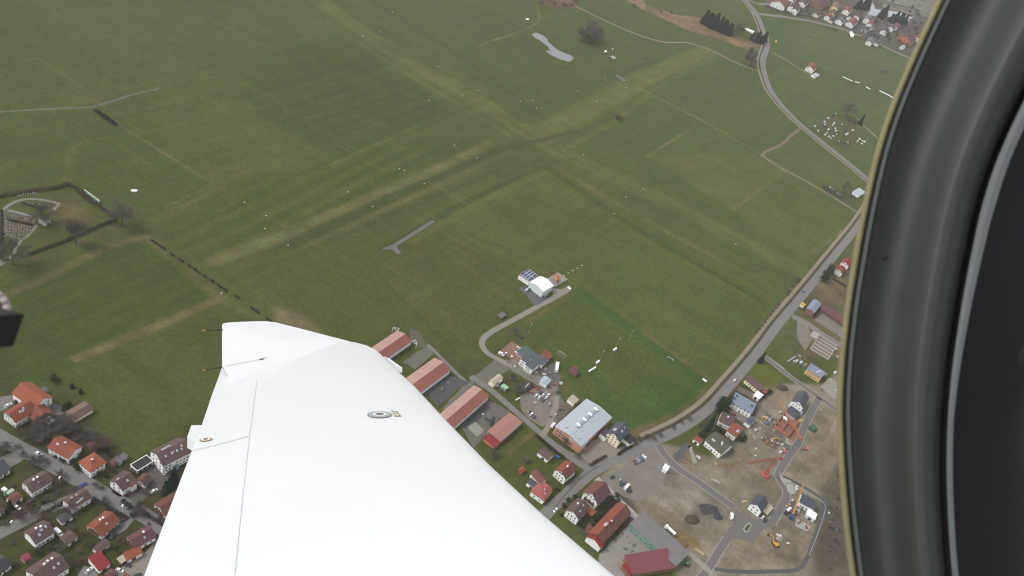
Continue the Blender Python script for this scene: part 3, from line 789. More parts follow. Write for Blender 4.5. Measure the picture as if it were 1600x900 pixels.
class Block:
    """a rectangular wing: pixel corners N (near), G (end of the gable side), L (end of the long side) taken at eave height h"""
    def __init__(self, root, N, G, L, h):
        n, g, q = gp(*N, h), gp(*G, h), gp(*L, h)
        u = q - n; u.z = 0
        ln = u.length; u.normalize()
        y = Vector((-u.y, u.x, 0))
        w = (g - n).dot(y)
        self.s = 1 if w > 0 else -1
        w = abs(w)
        c = n + u * (ln / 2) + y * (self.s * w / 2); c.z = 0
        self.len, self.w, self.h = ln, w, h
        self.ang = math.atan2(u.y, u.x)
        self.c = c; self.root = root
    def place(self, o, at=(0, 0, 0), rz=0.0, rot=None):
        """put a part of the root thing at block-local coordinates"""
        R = Matrix.Rotation(self.ang, 4, 'Z')
        m = Matrix.Translation(self.c) @ R @ Matrix.Translation(Vector(at)) @ (rot or Matrix.Rotation(rz, 4, 'Z'))
        base = self.root if o.parent is self.root else o.parent.parent
        rel = Matrix.Translation(-base.location)
        if o.parent is not self.root:   # sub-part: relative to its part
            o.matrix_basis = o.parent.matrix_basis.inverted() @ rel @ m
        else:
            o.matrix_basis = rel @ m
        return o
    def shape(self, roof='gable', rm='brown', wm='white', pitch=28, over=0.5, hip=0.0, rise=None, rm2=None, rim=None, thick=0.18, part_names=('wall', 'roof')):
        ln, w, h = self.len, self.w, self.h
        hx, hy = ln / 2, w / 2
        rise = hy * math.tan(math.radians(pitch)) if rise is None else rise
        self.rise = rise
        self.roof_kind = roof
        wall = MB()
        if roof == 'gable' and hip == 0:
            prof = [(-hy, 0), (hy, 0), (hy, h), (0, h + rise), (-hy, h)]
            wall.hexa([(-hx, p[0], p[1]) for p in prof], [(hx, p[0], p[1]) for p in prof])
        elif roof == 'mono':
            s = self.s
            za, zb = h, h + rise     # near long side low, far side high
            prof = [(-s * hy, 0), (s * hy, 0), (s * hy, zb), (-s * hy, za)]
            wall.hexa([(-hx, p[0], p[1]) for p in prof], [(hx, p[0], p[1]) for p in prof])
        else:
            wall.box(-hx, -hy, 0, hx, hy, h)
        wo_ = wall.build(part_names[0], WALL[wm] if isinstance(wm, str) else wm, self.root)
        self.place(wo_)
        r = MB(); t = thick; o = over; z0 = 0.02
        mats = [ROOF[rm] if isinstance(rm, str) else rm]
        if roof == 'gable' and hip == 0:
            tn = rise / hy
            for k, sg in enumerate((-1, 1)):
                e = sg * (hy + o)
                ze = h - o * tn
                q = [(-hx - o, e, ze + z0), (hx + o, e, ze + z0), (hx + o, 0, h + rise + z0), (-hx - o, 0, h + rise + z0)]
                mi = 1 if (rm2 and sg == -self.s) else 0
                r.hexa(q, [(p[0], p[1], p[2] + t) for p in q], mi)
            if rm2: mats.append(ROOF[rm2])
        elif roof in ('hip', 'gable'):
            a = hip if hip else 0.9 * hy
            E = [(-hx - o, -hy - o), (hx + o, -hy - o), (hx + o, hy + o), (-hx - o, hy + o)]
            zt = h + rise + t
            P = [(x, y, h - 0.1) for x, y in E]; Q = [(x, y, h - 0.1 + t) for x, y in E]
            A, B = (-hx + a, 0, zt), (hx - a, 0, zt)
            r.face([Q[0], Q[1], B, A]); r.face([Q[1], Q[2], B]); r.face([Q[2], Q[3], A, B]); r.face([Q[3], Q[0], A]); r.face(P[::-1])
            for k in range(4): r.face([P[k], P[(k + 1) % 4], Q[(k + 1) % 4], Q[k]])
        elif roof == 'mono':
            s = self.s; tn = rise / w
            q = [(-hx - o, -s * (hy + o), h - o * tn + z0), (hx + o, -s * (hy + o), h - o * tn + z0), (hx + o, s * (hy + o), h + rise + o * tn + z0), (-hx - o, s * (hy + o), h + rise + o * tn + z0)]
            r.hexa(q, [(p[0], p[1], p[2] + t) for p in q])
        else:   # flat with a rim
            r.box(-hx - o, -hy - o, h + z0, hx + o, hy + o, h + z0 + t)
            if rim:
                e = 0.35; zz = h + z0 + t
                mats.append(rim)
                for (x0, y0, x1, y1) in ((-hx - o, -hy - o, hx + o, -hy - o + e), (-hx - o, hy + o - e, hx + o, hy + o), (-hx - o, -hy - o + e, -hx - o + e, hy + o - e), (hx + o - e, -hy - o + e, hx + o, hy + o - e)):
                    r.box(x0, y0, zz + .002, x1, y1, zz + 0.25, 1)
        self.roof = r.build(part_names[1], mats, self.root)
        self.place(self.roof)
        return self
    def roof_z(self, y):
        if self.roof_kind == 'mono':
            return self.h + self.rise * (0.5 + y * self.s / self.w)
        if self.roof_kind == 'flat': return self.h
        return self.h + self.rise * (1 - abs(y) / (self.w / 2))
    def on_roof(self, name, me, fx, fy, dz=0.2, upright=False):
        """fx 0..1 from the near end along the ridge, fy -1..1 from the near long side to the far one"""
        x = -self.len / 2 + fx * self.len
        y = fy * self.s * self.w / 2
        o = new_obj(name, me, self.roof)
        rot = None
        if not upright and self.roof_kind != 'flat':
            tn = self.rise / (self.w / 2) if self.roof_kind != 'mono' else self.rise / self.w
            sg = (-1 if y > 0 else 1) if self.roof_kind != 'mono' else self.s
            rot = Matrix.Rotation(math.atan(tn) * sg, 4, 'X')
        return self.place(o, (x, y, self.roof_z(y) + dz), rot=rot)
    def win(self, side, n, rows, w=1.1, h=1.2, z0=1.6, dz=2.7, margin=1.0, name='window', skip=()):
        """side: long (near), gable (near), far_long, far_gable"""
        me = window_mesh(w, h)
        s = self.s
        for r in range(rows):
            for k in range(n):
                if (r, k) in skip: continue
                t = (k + 0.5) / n
                z = z0 + r * dz
                if 'long' in side:
                    x = -self.len / 2 + margin + t * (self.len - 2 * margin)
                    sg = -s if side == 'long' else s
                    at = (x, sg * (self.w / 2), z); rz = 0 if sg < 0 else math.pi
                else:
                    wid = self.w - 2 * margin
                    if z > self.h: wid *= max(0.25, 1 - (z + h / 2 - self.h) / max(self.rise, .1))
                    y = -wid / 2 + t * wid
                    sg = -1 if side == 'gable' else 1
                    at = (sg * self.len / 2, y, z); rz = -math.pi / 2 if sg < 0 else math.pi / 2
                o = new_obj(name, me, self.root)
                self.place(o, at, rz)
    def box_on(self, name, x0, x1, d0, d1, z0, z1, m, side='long', parent=None):
        """box standing out from a near wall between fractions x0..x1, distances d0..d1"""
        mb = MB()
        s = self.s
        if side == 'long':
            a, b_ = -self.len / 2 + x0 * self.len, -self.len / 2 + x1 * self.len
            ya, yb = -s * (self.w / 2 + d0), -s * (self.w / 2 + d1)
            mb.box(a, min(ya, yb), z0, b_, max(ya, yb), z1)
        else:
            ya, yb = -s * self.w / 2 + s * x0 * self.w, -s * self.w / 2 + s * x1 * self.w
            mb.box(-self.len / 2 - d1, min(ya, yb), z0, -self.len / 2 - d0, max(ya, yb), z1)
        o = mb.build(name, m, self.root)
        return self.place(o)

def thing_at(name, N, G, L, h, label, cat, group=None):
    c = (gp(*G, h) + gp(*L, h)) / 2
    e = empty(name, (c.x, c.y, 0))
    tag(e, label, cat, group)
    return e

def house(label, N, G, L, h=4.8, rm='brown', wm='white', roof='gable', pitch=30, name='house', cat='house', chim=(), sky=(), gw=(2, 2), lw=(3, 1), over=0.55, hip=0.0,
          rise=None, rm2=None, rim=None, group=None, balcony=False, door=True, far=True, thick=0.18, ww=1.1, wh=1.2):
    e = thing_at(name, N, G, L, h, label, cat, group)
    b = Block(e, N, G, L, h).shape(roof, rm, wm, pitch, over, hip, rise, rm2, rim, thick)
    for c in chim: b.on_roof('chimney', chimney_mesh(c[2] if len(c) > 2 else 'w'), c[0], c[1], 0.0, True)
    for c in sky: b.on_roof('skylight', skylight_mesh(c[2] if len(c) > 2 else 0.9, c[3] if len(c) > 3 else 1.3), c[0], c[1])
    if gw[0]: b.win('gable', gw[0], gw[1], ww, wh)
    if lw[0]: b.win('long', lw[0], lw[1], ww, wh, skip=((0, lw[0] // 2),) if door else ())
    if far and gw[0]: b.win('far_gable', gw[0], min(gw[1], 2), ww, wh)
    if far and lw[0]: b.win('far_long', lw[0], lw[1], ww, wh)
    if door and lw[0]:
        b.box_on('door', (lw[0] // 2 + 0.35) / lw[0], (lw[0] // 2 + 0.35) / lw[0] + 1.1 / b.len, -0.02, 0.06, 0.0, 2.1, M_DOOR)
    if balcony: b.box_on('balcony', 0.15, 0.85, 0.0, 1.2, 2.6, 3.5, M_WOODD, 'gable')
    return e, b

def shed(label, N, G, L, h=2.5, rm='brown', wm='grey', roof='gable', pitch=16, name='shed', cat='shed', over=0.3, door=True, **k):
    e, b = house(label, N, G, L, h, rm, wm, roof, pitch, name, cat, gw=(0, 0), lw=(0, 0), over=over, door=False, **k)
    if door:
        b.box_on('door', 0.3, 0.3 + min(0.5, 2.2 / b.len), -0.02, 0.06, 0.0, min(2.1, h - 0.2), M_DOOR)
    return e, b

# ---- village street, lower left
house('white house with brown roof, two white chimneys and roof dormer in street fork', (50, 769), (33, 755), (81, 751), 4.8, 'brown', chim=((.35, .05), (.55, .1)), sky=((.5, -.4),), gw=(2, 2), lw=(4, 1))[1].on_roof('dormer', (lambda mb: (mb.box(-1.6, -1.2, -.6, 1.6, 1.2, .55), mb.mesh('dormer', ROOF['brown']))[1])(MB()), .62, -.35, .1)
house('white house with brown roof beside parked blue car at street corner', (112.5, 795), (97, 782), (142, 777), 4.6, 'brown', sky=((.3, .35), (.55, .3), (.4, -.7, 2.2, .7), (.6, -.6, 1.6, .7)), gw=(2, 2), lw=(3, 1))
shed('low garage with dark grey roof joined to brown house garden', (97, 817), (87, 809), (113.5, 807.5), 2.6, 'dark', 'white', roof='hip', name='garage', cat='garage')
house('white house with bare gable wall and brown roof above magenta garden shed', (56, 849), (36, 833), (84.5, 831), 5.0, 'brown', chim=((.42, .3), (.62, .1)), sky=((.55, -.2, 1.3, 1.0), (.8, -.15), (.35, -.5)), gw=(0, 0), lw=(4, 2))
shed('brown roofed double garage beside white delivery van', (107, 850), (95, 839), (121, 839), 2.6, 'brown', 'white', name='garage', cat='garage')
shed('small garden shed with magenta roof on lawn', (38, 877), (31, 871), (48, 871), 2.2, 'magenta', 'grey')
house('long terraced block with brown roof and small white roof vents', (65, 915), (41, 891), (107, 886), 4.8, 'brown', rm2=None, chim=((.75, .25), (.45, .2), (.6, .3)), sky=((.62, -.45), (.8, -.4)), gw=(2, 2), lw=(6, 1))
house('low house with slate grey roof on corner by dark asphalt drive', (-8, 747), (-28, 728), (15, 733), 3.4, 'slate', sky=((.6, -.3),), lw=(4, 1))
shed('small garage with red brown roof beside parked white car', (20, 787), (9, 779), (35.5, 777), 2.5, 'redbrown', 'white', name='garage', cat='garage')
house('house with maroon roof at street edge behind dark conifer', (-8, 806), (-24, 796), (6, 796), 3.4, 'maroon', lw=(2, 1))
house('low house with grey roof at end of lawn with magenta shed', (-5, 899), (-24, 884), (17, 882), 3.2, 'dark', lw=(3, 1))
# inn: three wings under one name
e = thing_at('inn', (54, 638), (84, 623), (20, 614), 5.4, 'large inn with cross shaped orange tiled roof and white gable', 'inn')
b = Block(e, (54, 638), (84, 623), (20, 614), 5.4).shape('gable', 'orange', 'white', 34, 0.6)
b.win('far_long', 5, 2); b.win('gable', 3, 2)
b2 = Block(e, (24.5, 659), (7.5, 644), (56, 640), 5.4).shape('gable', 'red', 'white', 34, 0.6)
b2.win('gable', 4, 3, z0=1.5, dz=2.4, w=.9); b2.win('long', 4, 1); b2.on_roof('skylight', skylight_mesh(.9, 1.2), .4, -.4); b2.on_roof('skylight', skylight_mesh(.9, 1.2), .52, -.45); b2.on_roof('skylight', skylight_mesh(.9, 1.2), .6, -.25)
b3 = Block(e, (55, 657), (79, 643), (44, 645), 4.2).shape('gable', 'red', 'wood', 32, 0.6)
b3.win('gable', 3, 1)
house('long low barn with two tone brown and grey roof behind inn', (118, 655), (106, 643), (145, 639), 3.0, 'weathered', 'cream', pitch=12, rm2='brown', name='barn', cat='barn', gw=(0, 0), lw=(0, 0), door=False)
house('white house with wide red roof and small roof dormer beside street trees', (107, 716), (129, 699), (75.5, 699), 5.2, 'red', sky=((.75, -.35, 1.6, .8), (.55, .25)), gw=(2, 1), lw=(4, 2), chim=((.5, .05, 'b'),))
house('white square house with orange hipped roof and entrance niche', (141.5, 737), (121, 724), (164.5, 722.5), 5.6, 'orange', roof='hip', pitch=30, gw=(3, 2), lw=(3, 2), chim=((.45, -.1, 'b'),))
e, b = house('white house with brown roof and projecting front gable beside brick driveway', (192, 766), (171, 752.5), (212, 751), 5.0, 'brown', sky=((.6, -.5), (.3, .4, 1.6, .8)), gw=(2, 2), lw=(2, 2))
b2 = Block(e, (206, 760), (213, 754), (197, 752), 5.0).shape('gable', 'redbrown', 'white', 26, 0.5, part_names=('front_gable', 'gable_roof'))
house('small annex house with red roof beside brown gabled house', (226, 758), (215, 748), (236.5, 749), 3.2, 'redbrown', 'white', rm2='brown', gw=(1, 1), lw=(2, 1))
e, b = shed('flat roofed triple garage with pale rim beside white apartment house', (214.5, 736), (202, 728), (239, 721), 3.0, 'black', 'white', roof='flat', name='garage', cat='garage', rim=M_TIN, door=False)
for k in range(3): b.box_on('garage_door', .08 + k * .3, .32 + k * .3, -.02, .05, 0, 2.3, WALL['dark'])
e, b = house('long white apartment house with dark brown roof and row of skylights', (255, 727), (230.5, 707.5), (299, 705), 7.8, 'brown', pitch=30, name='apartment_house',
      sky=((.2, -.45), (.42, -.45), (.48, -.4, .5, .6), (.6, -.45, 1.0, 1.4), (.75, -.5), (.8, -.25), (.3, .35, 2.6, 1.6), (.45, .4, 3.4, 1.2)), gw=(3, 3), lw=(7, 3))
b.box_on('porch', .42, .52, 0, 2.0, 0, 3.0, WALL['green']); b.box_on('balcony', .3, .4, 0, 1.2, 4.6, 5.6, WALL['white'])
house('white gabled house with red brown roof behind corner hedge', (258.5, 805), (239, 790), (292, 783), 4.2, 'redbrown', gw=(3, 2), lw=(4, 1), balcony=True)
house('house with salmon red roof and two white chimneys on lawn', (159, 837), (136, 822.5), (186, 814), 3.6, 'red', chim=((.45, .35), (.58, .25)), sky=((.5, -.45, 1.2, .8),), gw=(3, 2), lw=(4, 1), balcony=True)
shed('narrow brown roofed garage below salmon red house', (154, 864), (145, 857), (172.5, 849), 2.5, 'brown', 'white', name='garage', cat='garage')
house('house with dark red roof, single white chimney and open gable terrace', (212, 856), (195, 842), (243, 838), 3.8, 'maroon', chim=((.62, .1),), rm2=None, sky=((.55, -.5, .8, 1.0),), gw=(2, 2), lw=(3, 1), balcony=True)
shed('square garage with bright red metal roof beside white car', (155, 892), (137, 875), (172, 881), 2.8, 'crimson', 'white', roof='mono', pitch=10, rise=1.6, name='garage', cat='garage')
shed('low garage with orange roof and white wall in pale yard', (199, 876), (192, 867.5), (222.5, 863.5), 2.6, 'orange', 'white', roof='mono', rise=1.2, name='garage', cat='garage')
shed('beige flat roofed lean to beside orange roofed garage', (190, 880), (183, 873), (198, 874.5), 2.3, 'cream', 'wood', roof='flat')
shed('small shed with maroon roof beside white parked car', (172, 904), (163, 897), (182, 896), 2.3, 'maroon', 'wood')
shed('shed with red roof at edge of pale yard', (196, 915), (186, 905), (208, 905), 2.3, 'redbrown', 'wood')
shed('open wooden shelter with red roof end behind flat roofed garage', (178, 727), (171, 722), (190, 717), 2.3, 'maroon', 'wood')
shed('grey lean to shelter beside wooden shelter at field edge', (187, 724), (181, 719), (200, 712), 2.4, 'grey', 'grey', roof='mono', rise=.6)
shed('low garden shed with brown roof behind wide red roofed house', (142, 701), (134, 695), (158, 692), 2.4, 'maroon', 'wood')
shed('small pale shed behind inn under bare trees', (70, 613), (65, 608), (75, 608), 2.4, 'grey', 'cream')

# ---- hangars of the airfield
def hangar(label, N, G, L, h=4.2, **k):
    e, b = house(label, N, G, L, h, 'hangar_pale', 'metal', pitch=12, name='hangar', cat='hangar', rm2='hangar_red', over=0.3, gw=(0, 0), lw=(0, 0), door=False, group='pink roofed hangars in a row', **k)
    nd = 8
    for q in range(nd):
        b.box_on('door_panel', (q + .06) / nd, (q + .94) / nd, -.01, .07, .1, h - .5, WALL['metal'])
    return e, b
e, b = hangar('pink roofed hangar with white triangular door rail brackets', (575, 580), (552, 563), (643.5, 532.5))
M_WHITE = mat('white_paint', (0.78, 0.78, 0.77, 1), 0.5, 0.04, 1.0, 0.4)
for sgn in (-1, 1):
    mb = MB(); x = b.len / 2; y = sgn * b.w / 2; o_ = sgn * 4.5
    mb.rod((x, y, 4.0), (x + .2, y + o_, 4.0), .12); mb.rod((x, y, 4.0), (x + 3.2, y + sgn * 1.0, 4.0), .12); mb.rod((x + .2, y + o_, 4.0), (x + 3.2, y + sgn * 1.0, 4.0), .12); mb.rod((x + .2, y + o_, 4.0), (x + .2, y + o_, 0), .12)
    b.place(mb.build('door_rail_bracket', M_WHITE, e))
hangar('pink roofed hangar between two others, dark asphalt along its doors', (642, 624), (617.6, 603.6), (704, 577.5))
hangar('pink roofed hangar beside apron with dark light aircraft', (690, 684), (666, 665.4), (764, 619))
e, b = house('low hall with salmon roof and red annex beside garden', (782, 689), (763, 674), (815, 660), 3.6, 'salmon', 'grey', pitch=8, name='hall', cat='hall', gw=(0, 0), lw=(5, 1), door=False)
Block(e, (773, 698), (755, 685), (782, 690.5), 2.8).shape('flat', 'crimson', 'redbrick', over=.2, part_names=('annex_wall', 'annex_roof'))
# rescue helicopter hangar
e, b = house('white sheet metal helicopter hangar beside solar roofed annex', (848.5, 456), (827, 441.5), (864.5, 446.5), 6.0, 'white', 'metal', pitch=16, name='hangar', cat='hangar', gw=(0, 0), lw=(0, 0), over=.25, door=False)
for q in range(4): b.box_on('door_panel', .04 + q * .235, .265 + q * .235, -.01, .08, .1, 5.2, WALL['metal'], 'gable')
a = Block(e, (827, 440), (811, 429.5), (841, 430), 4.2).shape('flat', 'metal', 'white', over=.25, rim=mat('red_rim', RGB(150, 50, 54), .7), part_names=('annex_wall', 'annex_roof'))
mb = MB(); mb.box(-1, -1, 0, 1, 1, .08); pvm = mb.mesh('solar_panel', M_PV)
for i in range(2):
    for j in range(4):
        o = a.on_roof('solar_panel', pvm, .28 + .46 * i, -.75 + .5 * j, .45)
        o.scale = (a.len * .19, a.w * .075, 1)
# club house
e = thing_at('club_house', (831, 578), (821, 569), (843, 569), 6.4, 'white flat roofed airfield club house with green terrace roof', 'club house')
b = Block(e, (831, 577.5), (820.5, 570), (843, 568.5), 5.0).shape('flat', 'clubgrey', 'white', over=.3)
b.win('gable', 3, 2, w=1.0, z0=1.3, dz=2.2); b.win('long', 3, 2, z0=1.3, dz=2.2)
b = Block(e, (822, 567), (814, 560.5), (829, 561), 5.6).shape('flat', 'clubgrey', 'white', over=.12, part_names=('tower_wall', 'tower_roof'))
b.win('gable', 3, 2, w=.8, h=1.0, z0=1.5, dz=2.2); b.win('long', 2, 2, w=.8, h=1.0, z0=1.5, dz=2.2)
b = Block(e, (822, 560), (806, 549.5), (836, 551), 3.0).shape('flat', 'green', 'white', over=.5, part_names=('hall_wall', 'hall_roof'))
b.win('gable', 6, 1, w=1.6, h=1.6, z0=1.4)
b = Block(e, (848, 570.5), (829, 557.5), (855, 562.5), 3.6).shape('flat', 'clubgrey', 'white', over=.4, part_names=('rear_wall', 'rear_roof'))
b.win('gable', 4, 1)
shed('shed with red roof beside football goal', (857, 562), (846, 553.5), (863.5, 555), 3.0, 'red', 'grey', roof='mono', rise=.8)
shed('square kiosk with striped pale blue roof and white walls', (854, 602), (845, 594), (861, 594), 3.0, 'lightblue', 'white', pitch=14, name='kiosk', cat='kiosk')
shed('small pavilion with dark maroon roof beside football pitch', (900, 586), (888, 578.5), (906, 580), 2.6, 'maroon', 'wood', roof='hip', pitch=24, name='pavilion', cat='pavilion')
shed('tiny red roofed shelter behind maroon pavilion', (899, 577.5), (895.5, 575), (902, 575), 2.0, 'red', 'wood')
shed('cream tent hall beside apron', (772, 601), (766, 594), (786, 590), 3.4, 'cream', 'cream', pitch=20, name='tent_hall', cat='tent', over=.05)
shed('green shipping container on grass beside tent hall', (790, 609), (782.5, 602.5), (795, 605.5), 2.5, 'mint', 'green', roof='flat', name='container', cat='container', over=.02)
shed('white storage box beside cream tent hall', (782, 597), (779.5, 594.5), (785, 594), 2.4, 'white', 'white', roof='flat', name='storage_box', cat='box', over=.02)
shed('dark grey shed with pale ridge strip beside gravel yard', (820, 612), (814, 606.5), (833, 599.5), 2.6, 'dark', 'dark', pitch=14)[1].on_roof('ridge_strip', skylight_mesh(6, .5), .5, .05)
shed('beige flat shed beside sports hall wall', (897, 631), (887, 624), (904.5, 624.5), 3.0, 'cream', 'white', roof='mono', rise=.4)
shed('small ruined shed on grey patch beside taxiway', (784, 497), (778, 492), (791, 492), 1.8, 'grey', 'wood', roof='flat')

# ---- sports hall and neighbour
e, b = house('large sports hall with pale metal roof and orange brick gable', (908, 697), (867, 667), (955.5, 652.5), 7.0, 'metal', 'brick', pitch=9, name='sports_hall', cat='hall', over=.4, gw=(0, 0), lw=(0, 0), door=False, chim=((.12, .45, 'b'), (.1, -.6, 'b')))
for q in range(4):
    b.box_on('brick_pier', .02 + q * .25, .04 + q * .25, .0, .35, 0, 6.6, WALL['redbrick'], 'gable')
b.win('gable', 8, 2, 2.0, 1.1, 2.0, 2.6, 1.5)
mb = MB(); mb.box(-b.len * .34, -1.1, 0, b.len * .34, 1.1, .5); mb.box(-b.len * .34 - .3, -.5, .5, b.len * .34 + .3, .5, .7); b.on_roof('ridge_light', mb.mesh('ridge_light', mat('ridge_glass', RGB(176, 184, 192), .3)), .58, .0, .15, True)
for q in range(4):
    mb = MB(); mb.box(-.9, -1.6, 0, .9, 1.6, 1.0); b.on_roof('roof_vent', mb.mesh('roof_vent', M_TIN), .3 + q * .19, .04, .35, True)
Block(e, (908.5, 700), (889, 686), (919, 690), 6.0).shape('gable', 'metal', 'brick', 8, .3, part_names=('porch_wall', 'porch_roof'))
e, b = house('white multi storey house with half slate roof joined to sports hall', (968, 690), (948, 677.5), (984, 672), 7.0, 'slate', 'cream', pitch=34, rm2=None, gw=(3, 3), lw=(4, 2), sky=((.5, -.4, 2.0, 1.6), (.75, -.3), (.35, .5, 3, 2)))
Block(e, (946.5, 684), (937, 677.5), (956, 676), 4.2).shape('flat', 'slate', 'white', over=.2, part_names=('link_wall', 'link_roof'))
Block(e, (984, 694), (973, 685), (994, 687), 3.4).shape('flat', 'black', 'white', over=.3, part_names=('garage_wall', 'garage_roof'))

# ---- gardens south of the lane
house('white gabled house with red hipped roof and white chimney beside blue tarpaulin', (884, 748), (866, 735.5), (900.5, 734), 6.0, 'red', 'white', pitch=34, gw=(3, 3), lw=(3, 2), chim=((.5, .0),), rm2='redbrown')
shed('long white walled garage with grey brown roof on lawn', (856, 719), (866, 711.5), (840.5, 707), 3.0, 'brown', 'white', pitch=20, name='garage', cat='garage')
shed('tiny garden hut with red roof on lawn', (816, 739), (810.5, 733.5), (822, 734), 2.2, 'red', 'wood', pitch=24)
house('small house with dark red roof behind pink roofed bungalow', (843, 755), (852.5, 747), (830, 739.5), 4.0, 'redbrown', 'cream', gw=(2, 1), lw=(3, 1))
shed('grey roofed garage tucked beside small dark red house', (837, 764), (842, 757), (823.5, 754), 3.0, 'slate', 'white', name='garage', cat='garage')
e, b = house('bungalow with broad pinkish red roof at road edge', (850, 782), (831, 767), (862, 768), 4.0, 'pinkred', 'white', roof='hip', pitch=26, gw=(2, 1), lw=(3, 1), sky=((.4, -.5), (.6, -.2)))
Block(e, (858, 769), (846, 759), (862, 764), 4.2).shape('gable', 'pinkred', 'white', 24, .5, part_names=('wing_wall', 'wing_roof'))
house('farmhouse with red brown roof and white timbered gable beside road', (934, 786), (914, 768), (952, 769), 6.6, 'redbrown', 'white', pitch=38, over=1.0, gw=(3, 3), lw=(3, 2), balcony=True, rm2='maroon')
house('white house with weathered brown roof between road and long barn', (904, 811), (886, 796.5), (920, 793), 6.0, 'brown', 'white', pitch=32, gw=(3, 2), lw=(3, 2), sky=((.35, -.5, 1.4, .8), (.75, -.3)), chim=((.6, .4),))
shed('small flat shed with bright orange roof in garden behind brown house', (925, 806), (917, 799), (931, 799.5), 2.6, 'orange', 'wood', roof='mono', rise=.5)
e, b = house('long red tiled barn beside cracked pale yard', (941, 849), (917, 836), (985, 802), 5.2, 'red', 'wood', pitch=34, name='barn', cat='barn', rm2='redbrown', sky=((.35, .15, 1.4, 2.0), (.3, .15, 1.4, 2.0)), chim=((.45, -.1, 'b'),), gw=(0, 0), lw=(8, 1))  # near slope's shade is put into its darker second roof colour
Block(e, (938, 856), (917, 839), (944, 849.5), 4.4).shape('gable', 'crimson', 'white', 26, .3, part_names=('annex_wall', 'annex_roof'))
e, b = house('long flat grey farm hall with green walls', (1056, 884), (1077, 863), (984, 819), 5.0, 'concrete', 'green', pitch=3, name='farm_hall', cat='hall', over=.3, gw=(0, 0), lw=(9, 1), door=False)
house('hall with broad wine red roof at end of pale yard', (990, 897), (980, 869), (1056, 885.5), 4.6, 'wine', 'wood', roof='mono', rise=.8, name='hall', cat='hall', gw=(0, 0), lw=(6, 1), door=False)
shed('narrow lean to with dark wine roof beside wine red hall', (984, 899), (975, 882), (990, 896), 3.2, 'crimson', 'wood', roof='mono', rise=.3)
shed('garden shed with brown roof among dark hedges', (921, 831), (915, 826), (927, 824), 2.2, 'redbrown', 'wood')

# ---- estate east of the road
e, b = house('white house with blue grey metal roof and solar panels', (1174, 646), (1183.5, 632.5), (1143, 628.5), 5.2, 'bluegrey', 'white', pitch=7, lw=(5, 2), gw=(2, 2), over=.5)
for fx, fy in ((.9, .45), (.12, .1)):
    o = b.on_roof('solar_panel', pvm, fx, fy, .26); o.scale = (b.len * .06, b.w * .13, 1)
e, b = shed('carport with four dark solar panels beside blue grey roofed house', (1172, 665), (1163, 659.5), (1182, 655), 3.0, 'grey', 'white', roof='flat')
for q in range(3):
    o = b.on_roof('solar_panel', pvm, .25 + q * .25, 0, .22); o.scale = (b.len * .1, b.w * .36, 1)
house('long house with brown pent roof and cream walls beside yellow green lawn', (1185, 610), (1193, 603.5), (1164.5, 593), 3.6, 'brown', 'cream', pitch=16, lw=(5, 1), gw=(1, 1))
shed('white flat annex beside brown pent roofed house', (1186, 623), (1191, 617), (1178, 617), 2.8, 'white', 'white', roof='mono', rise=.4)
shed('small shed with orange roof under dark trees behind lawn', (1195, 616), (1199, 612), (1190, 612), 2.2, 'red', 'wood')
house('white house with brown roof beside red car', (1142, 666), (1157, 657), (1124, 656.5), 5.0, 'brown', 'white', pitch=26, lw=(4, 2), gw=(2, 2), chim=((.5, -.2),))
house('white house with patchy red tiled roof beside construction soil', (1150, 682), (1160.5, 668), (1137, 672.5), 5.0, 'red', 'white', pitch=24, rm2='red', lw=(3, 2), gw=(3, 2), sky=((.2, -.4, 1.6, 2.2),))
house('large house with broad brown roof and white dormers beside dark conifers', (1127, 709), (1138, 690), (1103, 688), 5.0, 'moss', 'white', pitch=26, lw=(5, 2), gw=(2, 2), sky=((.75, -.55, 2.6, 1.2), (.3, -.35)), chim=((.35, -.25),))
shed('garage with red roof and white wall beside parked black car', (1093, 693), (1098, 687), (1084, 686), 3.0, 'red', 'white', name='garage', cat='garage')
house('new white house with dark roof beside turning circle', (1189.5, 799.5), (1172.5, 788), (1200, 785.5), 5.6, 'slate', 'white', pitch=34, gw=(2, 2), lw=(3, 1), over=.4)
shed('white flat carport beside new house at turning circle', (1202, 801), (1194, 796), (1208, 793), 2.8, 'cream', 'cream', roof='flat', name='carport', cat='carport')
e, b = house('new white house with dark single slope roof beside mobile crane boom', (1272, 796), (1280, 785.5), (1250, 784), 5.0, 'slate', 'white', pitch=24, lw=(4, 1), gw=(2, 2))
shed('white flat garage beside new house and concrete slab', (1273, 812), (1278, 804), (1260, 804), 3.0, 'white', 'metal', roof='flat', name='garage', cat='garage')
house('new white house with slate roof and scattered gable windows beside estate road', (1254.5, 638), (1236, 629), (1264, 622), 6.2, 'slate', 'white', pitch=36, gw=(3, 3), lw=(3, 1), over=.35, ww=.9, wh=1.1)
shed('low flat annex with grey blue membrane roof before slate roofed new house', (1243, 654), (1227, 644), (1251, 645), 3.0, 'slate', 'grey', roof='flat')
house('half built wooden house with blue roof sheeting and many openings', (1283, 591), (1290.5, 582.5), (1260.5, 576.5), 5.4, 'bluegrey', 'ochre', roof='flat', lw=(6, 2), gw=(3, 2), over=.15, name='house_shell', chim=((.3, .2), (.4, -.3)))
house('barn with grey metal roof and maroon wood gable beside side road', (1272, 489), (1260, 483), (1282.5, 475), 5.0, 'bluegrey', 'maroon', pitch=22, name='barn', cat='barn', gw=(2, 1), lw=(3, 1))
e, b = house('long open stable with maroon roof behind grey roofed barn', (1322, 509), (1325, 500), (1284, 482), 3.6, 'maroon', 'wood', pitch=14, name='stable', cat='stable', gw=(0, 0), lw=(0, 0), door=False)
for q in range(5): b.box_on('stable_opening', .06 + q * .19, .2 + q * .19, -.02, .06, .2, 2.6, WALL['dark'])
